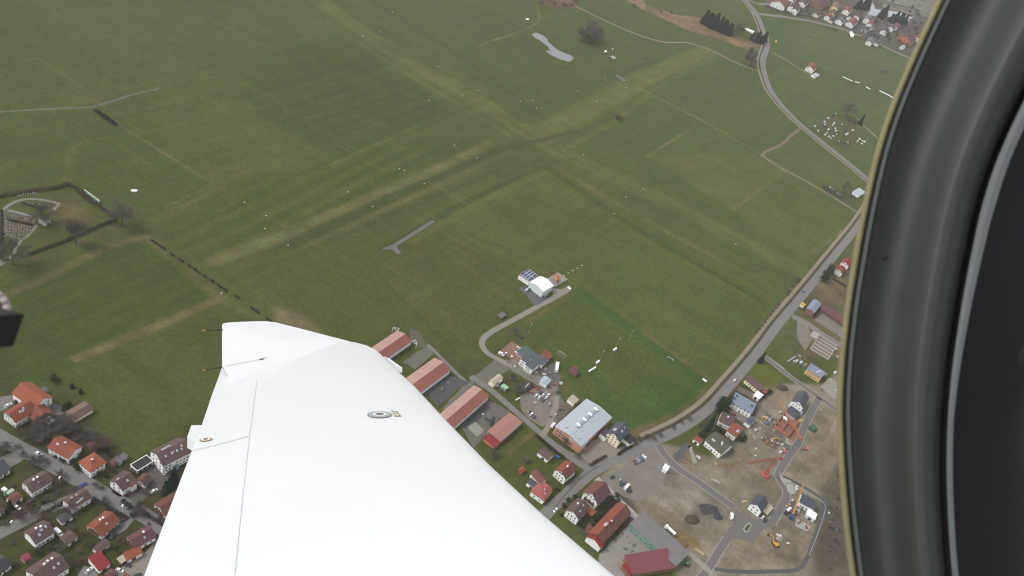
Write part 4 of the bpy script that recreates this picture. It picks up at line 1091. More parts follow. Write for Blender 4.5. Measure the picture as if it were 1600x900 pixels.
house('white house with red roof beside dark evergreen clump', (1316, 427), (1305, 420.5), (1321, 421), 4.8, 'crimson', 'white', pitch=28, gw=(3, 2), lw=(3, 1), sky=((.4, -.2),))
house('white house with red roof behind its twin at main road', (1326, 416), (1315, 409.5), (1331, 410), 4.8, 'crimson', 'white', pitch=28, gw=(3, 2), lw=(3, 1))
shed('white site hut on gravel car park', (1042, 736), (1036, 731), (1046, 729.5), 2.8, 'white', 'white', roof='mono', rise=.4, name='site_hut', cat='hut')
shed('white shed beside allotments under bare trees at road bend', (1342, 306), (1332, 300), (1352, 300), 3.0, 'metal', 'white', roof='mono', rise=.6)
shed('yellow market tent on grass beside main road', (1256, 479), (1250, 476), (1259, 476), 2.2, mat('tent_yellow', RGB(222, 180, 60), .8, .05), 'cream', roof='mono', rise=.5, name='tent', cat='tent', door=False)
shed('dark field hut alone on far meadow', (1381, 112), (1377, 109.5), (1385, 109), 2.6, 'dark', 'dark')
e, b = house('farmhouse alone in far meadow with red roof and white wall', (1271, 110), (1259, 105.5), (1277, 104), 6.0, 'red', 'white', pitch=30, gw=(3, 2), lw=(3, 2))
Block(e, (1274, 120), (1267, 117), (1281, 117), 3.0).shape('flat', 'metal', 'white', over=.2, part_names=('annex_wall', 'annex_roof'))
shed('grey roofed stone chapel in cemetery', (71, 347), (60, 341), (79, 343), 4.0, 'grey', 'grey', roof='hip', pitch=24, name='chapel', cat='chapel')

# ---- far village behind the meadow
FAR = [  # N, G, L at eaves, roof, wall, h, label
 ((1226, 12), (1205, 4), (1232, 3), 'red', 'white', 7, 'long far house with orange roof at road junction'),
 ((1242, 15), (1232, 10), (1250, 8), 'maroon', 'white', 7, 'far house with maroon roof behind white gabled house'),
 ((1246, 18), (1238, 13), (1251, 13), 'brown', 'white', 8, 'tall far white gabled house beside side street'),
 ((1258, 8), (1248, 4), (1266, 1), 'brown', 'white', 7, 'far house with brown roof above side street'),
 ((1240, 2), (1226, -4), (1248, -6), 'maroon', 'white', 7, 'far house with maroon roof at upper village edge'),
 ((1285, 12), (1265, 4), (1296, 6), 'maroon', 'wood', 6, 'broad far barn with dark red roof among bare trees'),
 ((1278, 25), (1266, 22), (1284, 22), 'brown', 'cream', 4, 'low far shed with cream wall below dark red barn'),
 ((1309, 15), (1300, 9), (1313, 8), 'weathered', 'yellow', 8, 'far yellow house with white scaffold top'),
 ((1304, 24), (1296, 20), (1307, 18), 'brown', 'yellow', 8, 'far pale yellow house beside red roofed cottage'),
 ((1297, 29), (1288, 26), (1304, 24), 'red', 'white', 6, 'far cottage with red roof beside pale yellow house'),
 ((1301, 34), (1295, 31), (1306, 30), 'redbrown', 'cream', 4, 'small far cream shed at village roadside'),
 ((1316, 36), (1305, 32), (1321, 32), 'grey', 'white', 6, 'far white house with grey roof at village roadside'),
 ((1327, 20), (1317, 16), (1333, 14), 'red', 'white', 7, 'far white house with red roof below dark spruces'),
 ((1333, 40), (1322, 35), (1341, 33), 'red', 'white', 6, 'far row house with red roof and white front'),
 ((1331, 29), (1325, 26), (1336, 25), 'redbrown', 'white', 6, 'far small white house between two red roofs'),
 ((1343, 29), (1335, 24), (1346, 24), 'brown', 'white', 8, 'far white gable house beside hedge lane'),
 ((1359, 33), (1351, 28), (1363, 27), 'grey', 'white', 8, 'far white house with open timber gable'),
 ((1363, 41), (1355, 37), (1368, 35), 'red', 'white', 6, 'far house with red roof beside timber gable house'),
 ((1354, 49), (1346, 46), (1359, 45), 'slate', 'white', 4, 'far flat house with stacked white terrace'),
 ((1363, 46), (1357, 43), (1367, 43), 'grey', 'white', 4, 'far small grey roofed garage in village'),
 ((1386, 52), (1377, 47), (1390, 47), 'brown', 'white', 6, 'far white house with brown roof on lawn'),
 ((1396, 46), (1389, 42), (1401, 41), 'brown', 'white', 6, 'far white house beside orange roofed neighbour'),
 ((1402, 44), (1396, 40), (1406, 39), 'red', 'white', 6, 'far orange roofed house below spruces'),
 ((1362, 68), (1355, 63), (1367, 62), 'grey', 'white', 6, 'far white farmhouse at end of meadow road'),
 ((1372, 70), (1365, 66), (1378, 66), 'slate', 'white', 4, 'far low white farm annex beside meadow road'),
 ((1425, 68), (1401, 58), (1432, 62), 'maroon', 'redbrick', 5, 'long far factory hall with crimson front'),
 ((1411, 75), (1406, 73), (1415, 73), 'lightblue', 'white', 4, 'far pavilion with pale green roof'),
 ((1437, 63), (1427, 60), (1444, 58), 'red', 'white', 5, 'far red roofed house beside factory hall'),
 ((1352, 59), (1346, 56), (1357, 56), 'brown', 'wood', 4, 'far brown shed at meadow edge'),
 ((1262, -4), (1252, -9), (1270, -10), 'red', 'white', 7, 'far red roofed house behind village street'),
 ((1283, -3), (1272, -8), (1292, -8), 'brown', 'white', 7, 'far brown roofed house behind village barn'),
]
FARM = {'red': 'farred', 'orange': 'farred', 'redbrown': 'farbrown', 'brown': 'farbrown', 'maroon': 'farmaroon'}
ROOF['farred'] = roofmat('farred', (138, 84, 76)); ROOF['farbrown'] = roofmat('farbrown', (96, 80, 78)); ROOF['farmaroon'] = roofmat('farmaroon', (100, 66, 68))
for (N, G, L, rm, wm, h, lab) in FAR:
    house(lab, N, G, L, h, FARM.get(rm, rm), wm, pitch=28, gw=(3, 2), lw=(3, 2), over=.5, far=False, door=False, group='houses of the far village')
# ------------------------------------------------------------------ vehicles
M_TYRE = mat('tyre', (0.02, 0.02, 0.02, 1), 0.9, 0.1, 2.0, 0.2)
M_CARGLASS = mat('car_glass', (0.03, 0.035, 0.04, 1), 0.1, 0.05, 1.0, 0.6)
M_LAMP = mat('lamp_glass', (0.6, 0.6, 0.58, 1), 0.2, 0.05, 1.0, 0.5)
def paint(name, c):
    return mat('paint_' + name, RGB(*c) if max(c) > 1 else (*c, 1), 0.3, 0.04, 2.0, 0.5, coat=0.4)
PAINT = {'white': paint('white', (.78, .78, .78)), 'silver': paint('silver', (176, 178, 182)), 'black': paint('black', (42, 42, 46)), 'grey': paint('grey', (96, 98, 104)),
         'blue': paint('blue', (50, 86, 150)), 'red': paint('red', (168, 48, 54)), 'maroon': paint('maroon', (112, 44, 54)), 'teal': paint('teal', (52, 92, 110)), 'darkblue': paint('darkblue', (54, 62, 86))}
def loft(sections, m, mi=0, mb=None):
    """sections: list of (x, [(y,z)...]) closed rings"""
    mb = mb or MB()
    i = len(mb.v); n = len(sections[0][1])
    for x, ring in sections:
        mb.v += [(x, y, z) for y, z in ring]
    for j in range(len(sections) - 1):
        for k in range(n):
            k2 = (k + 1) % n
            mb.f.append((i + j * n + k, i + j * n + k2, i + (j + 1) * n + k2, i + (j + 1) * n + k)); mb.m.append(mi)
    mb.f.append(tuple(range(i, i + n))); mb.m.append(mi)
    e = i + (len(sections) - 1) * n
    mb.f.append(tuple(range(e + n - 1, e - 1, -1))); mb.m.append(mi)
    return mb
def ring(hw, z0, z1, taper=0.9):
    return [(-hw, z0), (hw, z0), (hw, z0 + (z1 - z0) * .55), (hw * taper, z1), (-hw * taper, z1), (-hw, z0 + (z1 - z0) * .55)]
def car_meshes():
    body = loft([(-2.15, ring(.74, .35, .72)), (-2.0, ring(.84, .25, .90)), (-1.0, ring(.88, .22, .96)), (.9, ring(.88, .22, .94)), (1.7, ring(.85, .24, .80)), (2.15, ring(.72, .32, .62))], None)
    glass = loft([(-1.95, ring(.74, .88, .93, .95)), (-1.35, ring(.78, .88, 1.36, .80)), (.2, ring(.78, .88, 1.40, .80)), (1.05, ring(.76, .86, .94, .95))], None)
    roof = loft([(-1.4, ring(.62, 1.33, 1.41)), (-.6, ring(.66, 1.36, 1.47)), (.25, ring(.64, 1.36, 1.44))], None)
    wheel = MB(); wheel.rod((0, -.12, 0), (0, .12, 0), .32, n=12); wheel.rod((0, -.13, 0), (0, .13, 0), .19, n=10, mi=1)
    lamp = MB(); lamp.box(-.06, -.16, -.07, .06, .16, .07)
    P = PAINT['white']
    return {'body': body.mesh('body', P, True), 'cabin_glass': glass.mesh('cabin_glass', M_CARGLASS), 'roof': roof.mesh('roof', P), 'wheel': wheel.mesh('wheel', [M_TYRE, M_TIN]), 'headlight': lamp.mesh('headlight', M_LAMP)}
CARM = car_meshes()
def recolour(o, m):
    o.material_slots[0].link = 'OBJECT'
    o.material_slots[0].material = m
def car(label, px, heading, colour, sc=1.0, group='parked cars'):
    p = gp(*px, 0.5)
    q = gp(*heading, 0.5)
    e = empty('car', (p.x, p.y, 0.04), math.atan2(q.y - p.y, q.x - p.x))
    e.scale = (sc, sc, sc)
    tag(e, label, 'car', group)
    for nm in ('body', 'cabin_glass', 'roof'):
        o = new_obj(nm, CARM[nm], e)
        if nm != 'cabin_glass': recolour(o, PAINT[colour])
    for x in (-1.3, 1.35):
        for y in (-.78, .78):
            new_obj('wheel', CARM['wheel'], e).location = (x, y, .32)
    for y in (-.55, .55):
        new_obj('headlight', CARM['headlight'], e).location = (2.06, y, .6)
    return e
def van(label, px, heading, colour='white', L=5.6, H=2.4, name='van', cat='van'):
    p = gp(*px, 1.0); q = gp(*heading, 1.0)
    e = empty(name, (p.x, p.y, 0.04), math.atan2(q.y - p.y, q.x - p.x)); tag(e, label, cat)
    h = L / 2
    b = loft([(-h, ring(.95, .35, H - .1, .92)), (-h + .3, ring(1.0, .3, H, .92)), (h - 1.5, ring(1.0, .3, H, .92)), (h - .9, ring(.98, .3, H * .62, .92)), (h, ring(.9, .35, H * .48, .92))], None)
    b.build('body', PAINT[colour], e)
    g = loft([(h - 1.46, ring(.82, H * .6, H - .14, .9)), (h - .85, ring(.84, H * .58, H * .64, .95))], None)
    g.build('windscreen', M_CARGLASS, e).location = (.06, 0, .03)
    for s in (-1, 1):
        mb = MB(); mb.box(-h + .6, s * .96, H * .55, h - 1.7, s * 1.02, H * .8); mb.build('side_window', M_CARGLASS, e)
    for x in (-h + 1.0, h - 1.0):
        for y in (-.9, .9): new_obj('wheel', CARM['wheel'], e).location = (x, y, .32)
    return e
def truck(label, px, heading, cab='white', box='white', L=8.0, tank=False):
    p = gp(*px, 1.0); q = gp(*heading, 1.0)
    e = empty('truck', (p.x, p.y, 0.04), math.atan2(q.y - p.y, q.x - p.x)); tag(e, label, 'truck')
    h = L / 2
    mb = MB(); mb.box(-h, -.5, .6, h - .3, .5, .9); mb.build('chassis', M_TYRE, e)
    c = loft([(h - 2.1, ring(1.2, .6, 2.9, .94)), (h - .3, ring(1.2, .6, 2.8, .92)), (h, ring(1.15, .6, 1.7, .95))], None); c.build('cab', PAINT[cab], e)
    g = MB(); g.box(h - .32, -1.0, 1.75, h - .1, 1.0, 2.6); g.build('windscreen', M_CARGLASS, e)
    if tank:
        mb = MB(); mb.rod((-h, 0, 1.95), (h - 2.4, 0, 1.95), 1.1, n=14); mb.build('tank', PAINT[box], e)
    else:
        mb = MB(); mb.box(-h, -1.22, .95, h - 2.3, 1.22, 3.2); mb.build('cargo_box', PAINT[box], e)
    for x in (-h + .8, -h + 2.0, h - 1.2):
        for y in (-1.05, 1.05):
            w = new_obj('wheel', CARM['wheel'], e); w.location = (x, y, .5); w.scale = (1.5, 1.5, 1.5)
    return e
CARS = [
 ((27, 793), (33, 797), 'white', 'white car parked by red brown garage'), ((60, 709), (66, 712), 'white', 'white car driving along village street'), ((130, 757), (138, 754), 'blue', 'bright blue car parked at street corner house'),
 ((139, 891), (145, 886), 'white', 'white car beside garage with bright red roof'), ((187, 891), (193, 893), 'white', 'white car beside maroon shed in pale yard'), ((199, 883), (205, 885), 'black', 'black car before beige lean to in pale yard'),
 ((259, 738), (262, 733), 'white', 'white convertible looking car at apartment house corner'), ((241, 767), (247, 764), 'white', 'white car in driveway beside apartment house conifer'), ((26, 627), (30, 624), 'black', 'black car beside inn'), ((13, 633), (17, 631), 'white', 'white car beside inn'),
 ((50, 782), (54, 780), 'darkblue', 'dark blue car beside house in street fork'), ((184, 823), (190, 818), 'teal', 'teal car in drive beside salmon red house'), ((193, 812), (199, 808), 'black', 'black car at end of drive beside salmon red house'), ((176, 838), (180, 834), 'darkblue', 'dark blue car behind narrow brown garage'),
 ((145, 780), (148, 776), 'darkblue', 'dark car at gable of brown house'), ((215, 899), (220, 897), 'black', 'black car at edge of shed with red roof'),
 ((823, 453), (827, 450), 'white', 'white car on apron of helicopter hangar'), ((828, 452), (832, 449), 'darkblue', 'blue and dark car on apron of helicopter hangar'),
 ((836, 605), (840, 608), 'red', 'red car beside dark grey shed'), ((841, 608), (845, 611), 'red', 'second red car beside dark grey shed'),
 ((838, 618), (842, 614), 'white', 'white car at outer end of gravel yard row'), ((842.5, 621), (846, 616.5), 'white', 'second white car in gravel yard row'), ((845.5, 613), (849, 610), 'teal', 'teal car behind gravel yard row'),
 ((849, 617), (852, 613.5), 'white', 'white car behind teal car in gravel yard'), ((852.5, 614.5), (856, 611), 'silver', 'silver car next to white cars in gravel yard'), ((856.5, 617), (860, 614), 'white', 'white car beside rubble heap in gravel yard'),
 ((854, 620.5), (857, 617), 'white', 'white car at inner end of gravel yard row'), ((848.5, 625), (853, 621), 'teal', 'blue teal car alone behind gravel yard row'), ((872, 612), (877, 608), 'darkblue', 'dark blue car at corner of pitch path'), ((858.5, 632), (861, 627), 'silver', 'silver car beside pale lane strip'),
 ((827, 643), (832, 640), 'grey', 'grey car in row of three on gravel'), ((830.5, 647), (835, 643), 'white', 'white car between two grey cars on gravel'), ((834.5, 651), (839, 647), 'grey', 'grey car at lower end of row of three on gravel'),
 ((991.5, 722), (988, 717), 'maroon', 'maroon car at end of car park row beside road'), ((997.5, 719.5), (994, 714), 'silver', 'silver car next to maroon car in car park row'), ((1002.5, 717), (999, 712), 'teal', 'dark teal car in car park row beside road'), ((1007, 714), (1003, 709), 'white', 'white car at end of car park row beside road'),
 ((957, 745), (961, 741), 'black', 'black car at edge of lane and gravel car park'), ((968.5, 750.5), (972, 746), 'silver', 'silver car beside white camper group'), ((971, 756.5), (975, 752), 'teal', 'dark teal car before white camper'), ((984.5, 767), (989, 763), 'black', 'black car behind white camper'), ((976, 754), (980, 750), 'grey', 'grey car close beside white camper'),
 ((1147.5, 594.5), (1153, 588), 'white', 'white car driving on main road'), ((1255, 455.5), (1250, 462), 'blue', 'blue car driving on main road past field bushes'), ((1150.5, 605), (1147, 610), 'red', 'red car at entrance beside main road'), ((1148, 648), (1153, 651), 'red', 'red car in paved drive of white house'), ((1093, 664), (1089, 667), 'black', 'black car parked at roadside conifer'),
 ((1192, 808), (1196, 802), 'white', 'white car before new house carport'), ((1196, 813), (1200, 808), 'black', 'black car beside carport at turning circle'), ((868, 797), (864, 801), 'white', 'white car on main road at wing edge'), ((1268, 56), (1276, 59), 'grey', 'grey car on far village road'),
]
for (p, q, c, lab) in CARS: car(lab, p, q, c)
van('white delivery van beside brown double garage', (91.5, 832), (96, 836))
van('white camper van on gravel car park', (979.5, 760.5), (985, 754), L=6.6, H=2.7, name='camper', cat='camper')
van('white van beside sports hall corner', (864.5, 664), (869, 659))
van('white van at edge of grass by club house terrace', (783.5, 553), (788, 555), L=4.8, H=2.0)
van('white trailer behind red brown garage', (8.5, 766.5), (14, 771), L=4.2, H=1.8, name='trailer', cat='trailer')
van('white horse trailer on verge of estate turning circle', (1143, 806), (1143.5, 800), L=6.0, H=2.4, name='trailer', cat='trailer')
truck('white box truck beside club house yard', (869.5, 575), (868, 586), L=9.5)
truck('white tank truck on lane beside grey farm hall', (1046.5, 829), (1040, 823), L=8.5, tank=True)
truck('white and blue concrete truck on estate building site', (1230, 799), (1225, 804), cab='darkblue', L=7.5, tank=True)
# caravan with green roof edge
mb = MB(); mb.box(-2.6, -1.0, .5, 2.6, 1.0, 2.5); p = gp(14, 771.5, 1); e = empty('caravan', (p.x, p.y, .03), math.atan2((gp(20, 768) - gp(9, 775)).y, (gp(20, 768) - gp(9, 775)).x)); tag(e, 'pale green caravan beside red brown garage', 'caravan')
mb.build('body', mat('caravan_green', RGB(186, 210, 178), .5), e)
for s in (-1, 1): new_obj('wheel', CARM['wheel'], e).location = (0, s * .95, .32)
# mobile crane with a long boom
def lattice(mb, a, b, w, n, r):
    a = Vector(a); b = Vector(b); d = (b - a).normalized(); s = d.cross(Vector((0, 0, 1)))
    s = s.normalized() if s.length > .05 else Vector((1, 0, 0)); t = d.cross(s).normalized()
    C = [(s * i + t * j) * (w / 2) for i, j in ((-1, -1), (1, -1), (1, 1), (-1, 1))]
    for c in C: mb.rod(a + c, b + c, r, n=4)
    for k in range(n):
        p = a.lerp(b, k / n); q = a.lerp(b, (k + 1) / n)
        for i in range(4): mb.rod(p + C[i], q + C[(i + 1) % 4], r * .7, n=3)
M_YEL = mat('crane_yellow', RGB(206, 158, 84), .6, .06, 1.0, .4); M_ORG = mat('crane_orange', RGB(206, 120, 72), .6, .06, 1.0, .4); M_REDC = mat('crane_red', RGB(180, 92, 72), .6, .06, 1.0, .4)
p = gp(1238, 805, 1); tip = gp(1256, 756, 20); e = empty('mobile_crane', (p.x, p.y, .03)); tag(e, 'mobile crane with blue carrier and long ochre boom', 'crane')
ang = math.atan2((gp(1234, 812) - gp(1240, 800)).y, (gp(1234, 812) - gp(1240, 800)).x)
def rotz(pt, a): return (pt[0] * math.cos(a) - pt[1] * math.sin(a), pt[0] * math.sin(a) + pt[1] * math.cos(a), pt[2])
mb = MB(); mb.box(-4.5, -1.25, .7, 4.5, 1.25, 1.6); o = mb.build('carrier', PAINT['blue'], e); o.rotation_euler.z = ang
mb = MB(); mb.box(2.6, -1.2, 1.6, 4.4, 1.2, 2.9); o = mb.build('cab', PAINT['blue'], e); o.rotation_euler.z = ang
for x in (-3.4, -1.8, 1.6, 3.4):
    for y in (-1.15, 1.15):
        w = new_obj('wheel', CARM['wheel'], e); w.location = rotz((x, y, .5), ang); w.rotation_euler.z = ang; w.scale = (1.6, 1.6, 1.6)
tl = tip - Vector((p.x, p.y, 0)); mb = MB(); mid = Vector((0, 0, 2)).lerp(tl, .55); mb.rod((0, 0, 2), mid, .75, .6, n=4); mb.build('boom', M_YEL, e); mb = MB(); mb.rod(mid, tl, .5, .4, n=4); mb.build('boom_extension', M_YEL, e)
# tower cranes
def tower_crane(label, base, top_h, jib_px, counter, m, base_m):
    p = gp(*base); e = empty('tower_crane', (p.x, p.y, .03)); tag(e, label, 'crane')
    mb = MB(); lattice(mb, (0, 0, .6), (0, 0, top_h), 1.6, int(top_h / 2), .13); mb.build('mast', m, e)
    j = gp(*jib_px, top_h) - Vector((p.x, p.y, 0)); mb = MB(); lattice(mb, (0, 0, top_h), j, 1.1, 18, .11); mb.build('jib', m, e)
    c = Vector((-j.x, -j.y, 0)).normalized() * counter; mb = MB(); lattice(mb, (0, 0, top_h), (c.x, c.y, top_h), 1.2, 4, .1); mb.box(c.x - 1, c.y - 1, top_h - 1.5, c.x + 1, c.y + 1, top_h + .4); mb.build('counter_jib', m, e)
    mb = MB(); mb.lathe([(.1, 0), (3.6, 0), (3.6, .9), (2.6, 1.3), (.1, 1.3)], 14); mb.build('base_ballast', base_m, e)
    mb = MB(); mb.rod((j.x * .6, j.y * .6, top_h), (j.x * .6, j.y * .6, 6), .04, n=3); mb.build('hoist_cable', M_TYRE, e)
    return e
tower_crane('red orange tower crane with red ring ballast', (1195, 742), 18, (1168, 724), 5, M_REDC, M_REDC)
tower_crane('orange tower crane beside unfinished brick building', (1233, 692), 13, (1218, 626), 6, M_ORG, M_CONC)
# excavator
p = gp(1210.5, 851); e = empty('excavator', (p.x, p.y, .03), 2.3); tag(e, 'yellow excavator with stretched arm on bare soil', 'excavator')
M_EXC = mat('excavator_yellow', RGB(216, 164, 62), .5, .06)
for s in (-1, 1):
    mb = MB(); mb.box(-2.2, s * 1.2 - .35, 0, 2.2, s * 1.2 + .35, .8); mb.build('track', M_TYRE, e)
mb = loft([(-2.2, ring(1.3, .9, 2.0)), (.6, ring(1.4, .9, 2.2)), (1.6, ring(1.3, .9, 1.6))], None); mb.build('body', M_EXC, e)
mb = MB(); mb.box(.2, -1.35, 1.6, 1.7, -.2, 3.0); mb.build('cab', M_CARGLASS, e)
mb = MB(); mb.rod((1.2, .4, 1.6), (4.6, .4, 4.2), .38, .32, n=4); mb.rod((4.6, .4, 4.2), (7.2, .4, 2.2), .3, .22, n=4); mb.build('arm', M_EXC, e)
mb = MB(); mb.hexa([(6.8, -.2, 1.2), (8.0, -.2, 1.2), (8.0, 1.0, 1.2), (6.8, 1.0, 1.2)], [(7.0, -.2, 2.4), (7.5, -.2, 2.4), (7.5, 1.0, 2.4), (7.0, 1.0, 2.4)]); mb.build('bucket', M_TYRE, e)
# tractor
p = gp(1073, 883); e = empty('tractor', (p.x, p.y, .03), .9); tag(e, 'green tractor behind grey farm hall', 'tractor')
M_TRG = mat('tractor_green', RGB(80, 150, 88), .5, .06)
mb = loft([(-.4, ring(.6, .8, 1.6)), (2.4, ring(.5, .8, 1.5))], None); mb.build('bonnet', M_TRG, e); mb = MB(); mb.box(-1.8, -.8, .8, -.4, .8, 2.6); mb.build('cab', M_CARGLASS, e); mb = MB(); mb.box(-1.9, -.9, 2.6, -.3, .9, 2.8); mb.build('cab_roof', M_TRG, e)
for x, sc_ in ((-1.2, 2.4), (1.8, 1.6)):
    for y in (-1, 1):
        w = new_obj('wheel', CARM['wheel'], e); w.location = (x, y, .32 * sc_); w.scale = (sc_, sc_, sc_)
# rescue helicopter on its rolling platform
p = gp(869, 436.5, 1.6); u = gp(876, 432) - gp(862, 440); ha = math.atan2(u.y, u.x)
c = gp(869, 438); e = empty('landing_platform', (c.x, c.y, .03), ha); tag(e, 'beige rolling platform under orange helicopter', 'platform')
mb = MB(); mb.box(-10, -5.5, .3, 10, 5.5, .8); mb.build('deck', M_CONC, e)
for y in (-4.5, 4.5):
    mb = MB(); mb.box(-10, y - .2, 0, 10, y + .2, .3); mb.build('rail', M_TYRE, e)
c = gp(869, 437.5, .85); e = empty('helicopter', (c.x, c.y, .85), ha + .5); e.scale = (1.3, 1.3, 1.3); tag(e, 'orange and yellow rescue helicopter on rolling platform', 'helicopter')
M_HO = mat('helicopter_orange', RGB(226, 104, 48), .35, .04, 1, .5); M_HY = mat('helicopter_yellow', RGB(232, 188, 70), .35, .04, 1, .5)
rr = lambda hw, z0, z1: [(hw * math.cos(a), (z0 + z1) / 2 + (z1 - z0) / 2 * math.sin(a)) for a in [k * math.pi / 6 for k in range(12)]]
loft([(3.1, rr(.2, .9, 1.2)), (2.6, rr(.75, .6, 1.7)), (1.5, rr(1.05, .5, 2.3)), (-.5, rr(1.1, .5, 2.6)), (-1.8, rr(.8, .8, 2.5)), (-2.6, rr(.4, 1.3, 2.2))], None).build('fuselage', M_HY, e, True)
loft([(-2.2, rr(.45, 1.3, 2.2)), (-6.4, rr(.22, 1.7, 2.15))], None).build('tail_boom', M_HO, e, True)
mb = MB(); mb.hexa([(-7.2, -.12, 1.2), (-6.2, -.12, 1.5), (-6.2, .12, 1.5), (-7.2, .12, 1.2)], [(-7.6, -.08, 3.4), (-6.9, -.08, 3.4), (-6.9, .08, 3.4), (-7.6, .08, 3.4)]); mb.build('tail_fin', M_HO, e)
mb = MB(); mb.box(-1.6, -.6, 2.5, .8, .6, 3.0); mb.rod((-.2, 0, 3.0), (-.2, 0, 3.6), .15); mb.build('engine_cowl', M_HO, e)
loft([(2.75, rr(.62, 1.0, 1.75)), (1.7, rr(.98, 1.3, 2.33))], None).build('windscreen', M_CARGLASS, e)
for k in range(4):
    a = k * math.pi / 2 + .4; mb = MB(); mb.hexa([rotz((.3, -.15, 3.55), a), rotz((5.1, -.15, 3.5), a), rotz((5.1, .15, 3.5), a), rotz((.3, .15, 3.55), a)], [rotz((.3, -.15, 3.62), a), rotz((5.1, -.15, 3.57), a), rotz((5.1, .15, 3.57), a), rotz((.3, .15, 3.62), a)])
    o = mb.build('rotor_blade', M_HO, e); o.location.x = -.2
for s in (-1, 1):
    mb = MB(); mb.rod((-1.8, s * 1.05, .06), (2.2, s * 1.05, .06), .06); mb.rod((-.9, s * .7, .7), (-.9, s * 1.05, .06), .05); mb.rod((1.2, s * .7, .7), (1.2, s * 1.05, .06), .05); mb.build('skid', M_TYRE, e)
# light aircraft parked on apron
p = gp(766.5, 659.5); e = empty('light_aircraft', (p.x, p.y, .05), math.atan2((gp(772, 662) - gp(761, 657)).y, (gp(772, 662) - gp(761, 657)).x)); tag(e, 'dark light aircraft parked on hangar apron', 'aircraft')
M_DK = mat('aircraft_dark', RGB(52, 48, 58), .5, .08)
loft([(2.4, rr(.2, .7, 1.1)), (1.8, rr(.5, .5, 1.4)), (0, rr(.55, .5, 1.7)), (-4.0, rr(.12, 1.0, 1.3))], None).build('fuselage', M_DK, e, True)
mb = MB(); mb.box(-.1, -4.6, 1.55, 1.2, 4.6, 1.7); mb.build('wing', M_DK, e); mb = MB(); mb.box(-4.2, -1.4, 1.1, -3.4, 1.4, 1.18); mb.box(-4.3, -.06, 1.18, -3.5, .06, 2.2); mb.build('tail', M_DK, e)
for q in ((1.6, 0), (-.1, .9), (-.1, -.9)):
    new_obj('wheel', CARM['wheel'], e).location = (q[0], q[1], .32)

# ------------------------------------------------------------------ building site and small things
def prism_thing(name, cat, label, px, h0, h1, m, part='block', group=None, amp=0.0):
    pts = [gp(*q, h0) for q in px]; c = sum((q for q in pts), Vector()) / len(pts)
    mb = MB(); mb.hexa([(q.x - c.x, q.y - c.y, h0) for q in pts], [(q.x - c.x, q.y - c.y, h1) for q in pts])
    o = mb.build(name, m); o.location = (c.x, c.y, .03); return tag(o, label, cat, group)
# brick ground floor being built
N, G, L = (1231, 684), (1209, 667), (1247, 661)
e = thing_at('brick_shell', N, G, L, 0, 'unfinished red brick ground floor with open rooms', 'building'); b = Block(e, N, G, L, 0)
fl = MB(); fl.box(-b.len / 2, -b.w / 2, 0, b.len / 2, b.w / 2, .3); b.place(fl.build('floor_slab', mat('floor_brick', RGB(150, 112, 94), .9, .15, .5), e))
hx, hy = b.len / 2, b.w / 2
for (x0, y0, x1, y1) in ((-hx, -hy, hx, -hy + .4), (-hx, hy - .4, hx, hy), (-hx, -hy + .4, -hx + .4, hy - .4), (hx - .4, -hy + .4, hx, hy - .4), (-hx + .4, -.2, hx * .2, .2), (hx * .2, -hy + .4, hx * .2 + .3, hy * .3), (-hx * .4, .2, -hx * .4 + .3, hy - .4)):
    mb = MB(); mb.box(x0, y0, .3, x1, y1, 2.4 + random.uniform(-.5, .3)); b.place(mb.build('brick_wall', WALL['redbrick'], e))
for (x, y) in ((.55, .3), (.55, .62)):
    prism_thing('tarpaulin', 'tarpaulin', 'white tarpaulin bundle lying on brick shell', [(1222 + 1 + y * 0, 651 + 8 * (y - .3)), (1229, 655 + 8 * (y - .3)), (1230, 653.5 + 8 * (y - .3)), (1224, 650 + 8 * (y - .3))], 2.6, 3.1, M_WHITE, group='white tarpaulins on the brick shell')
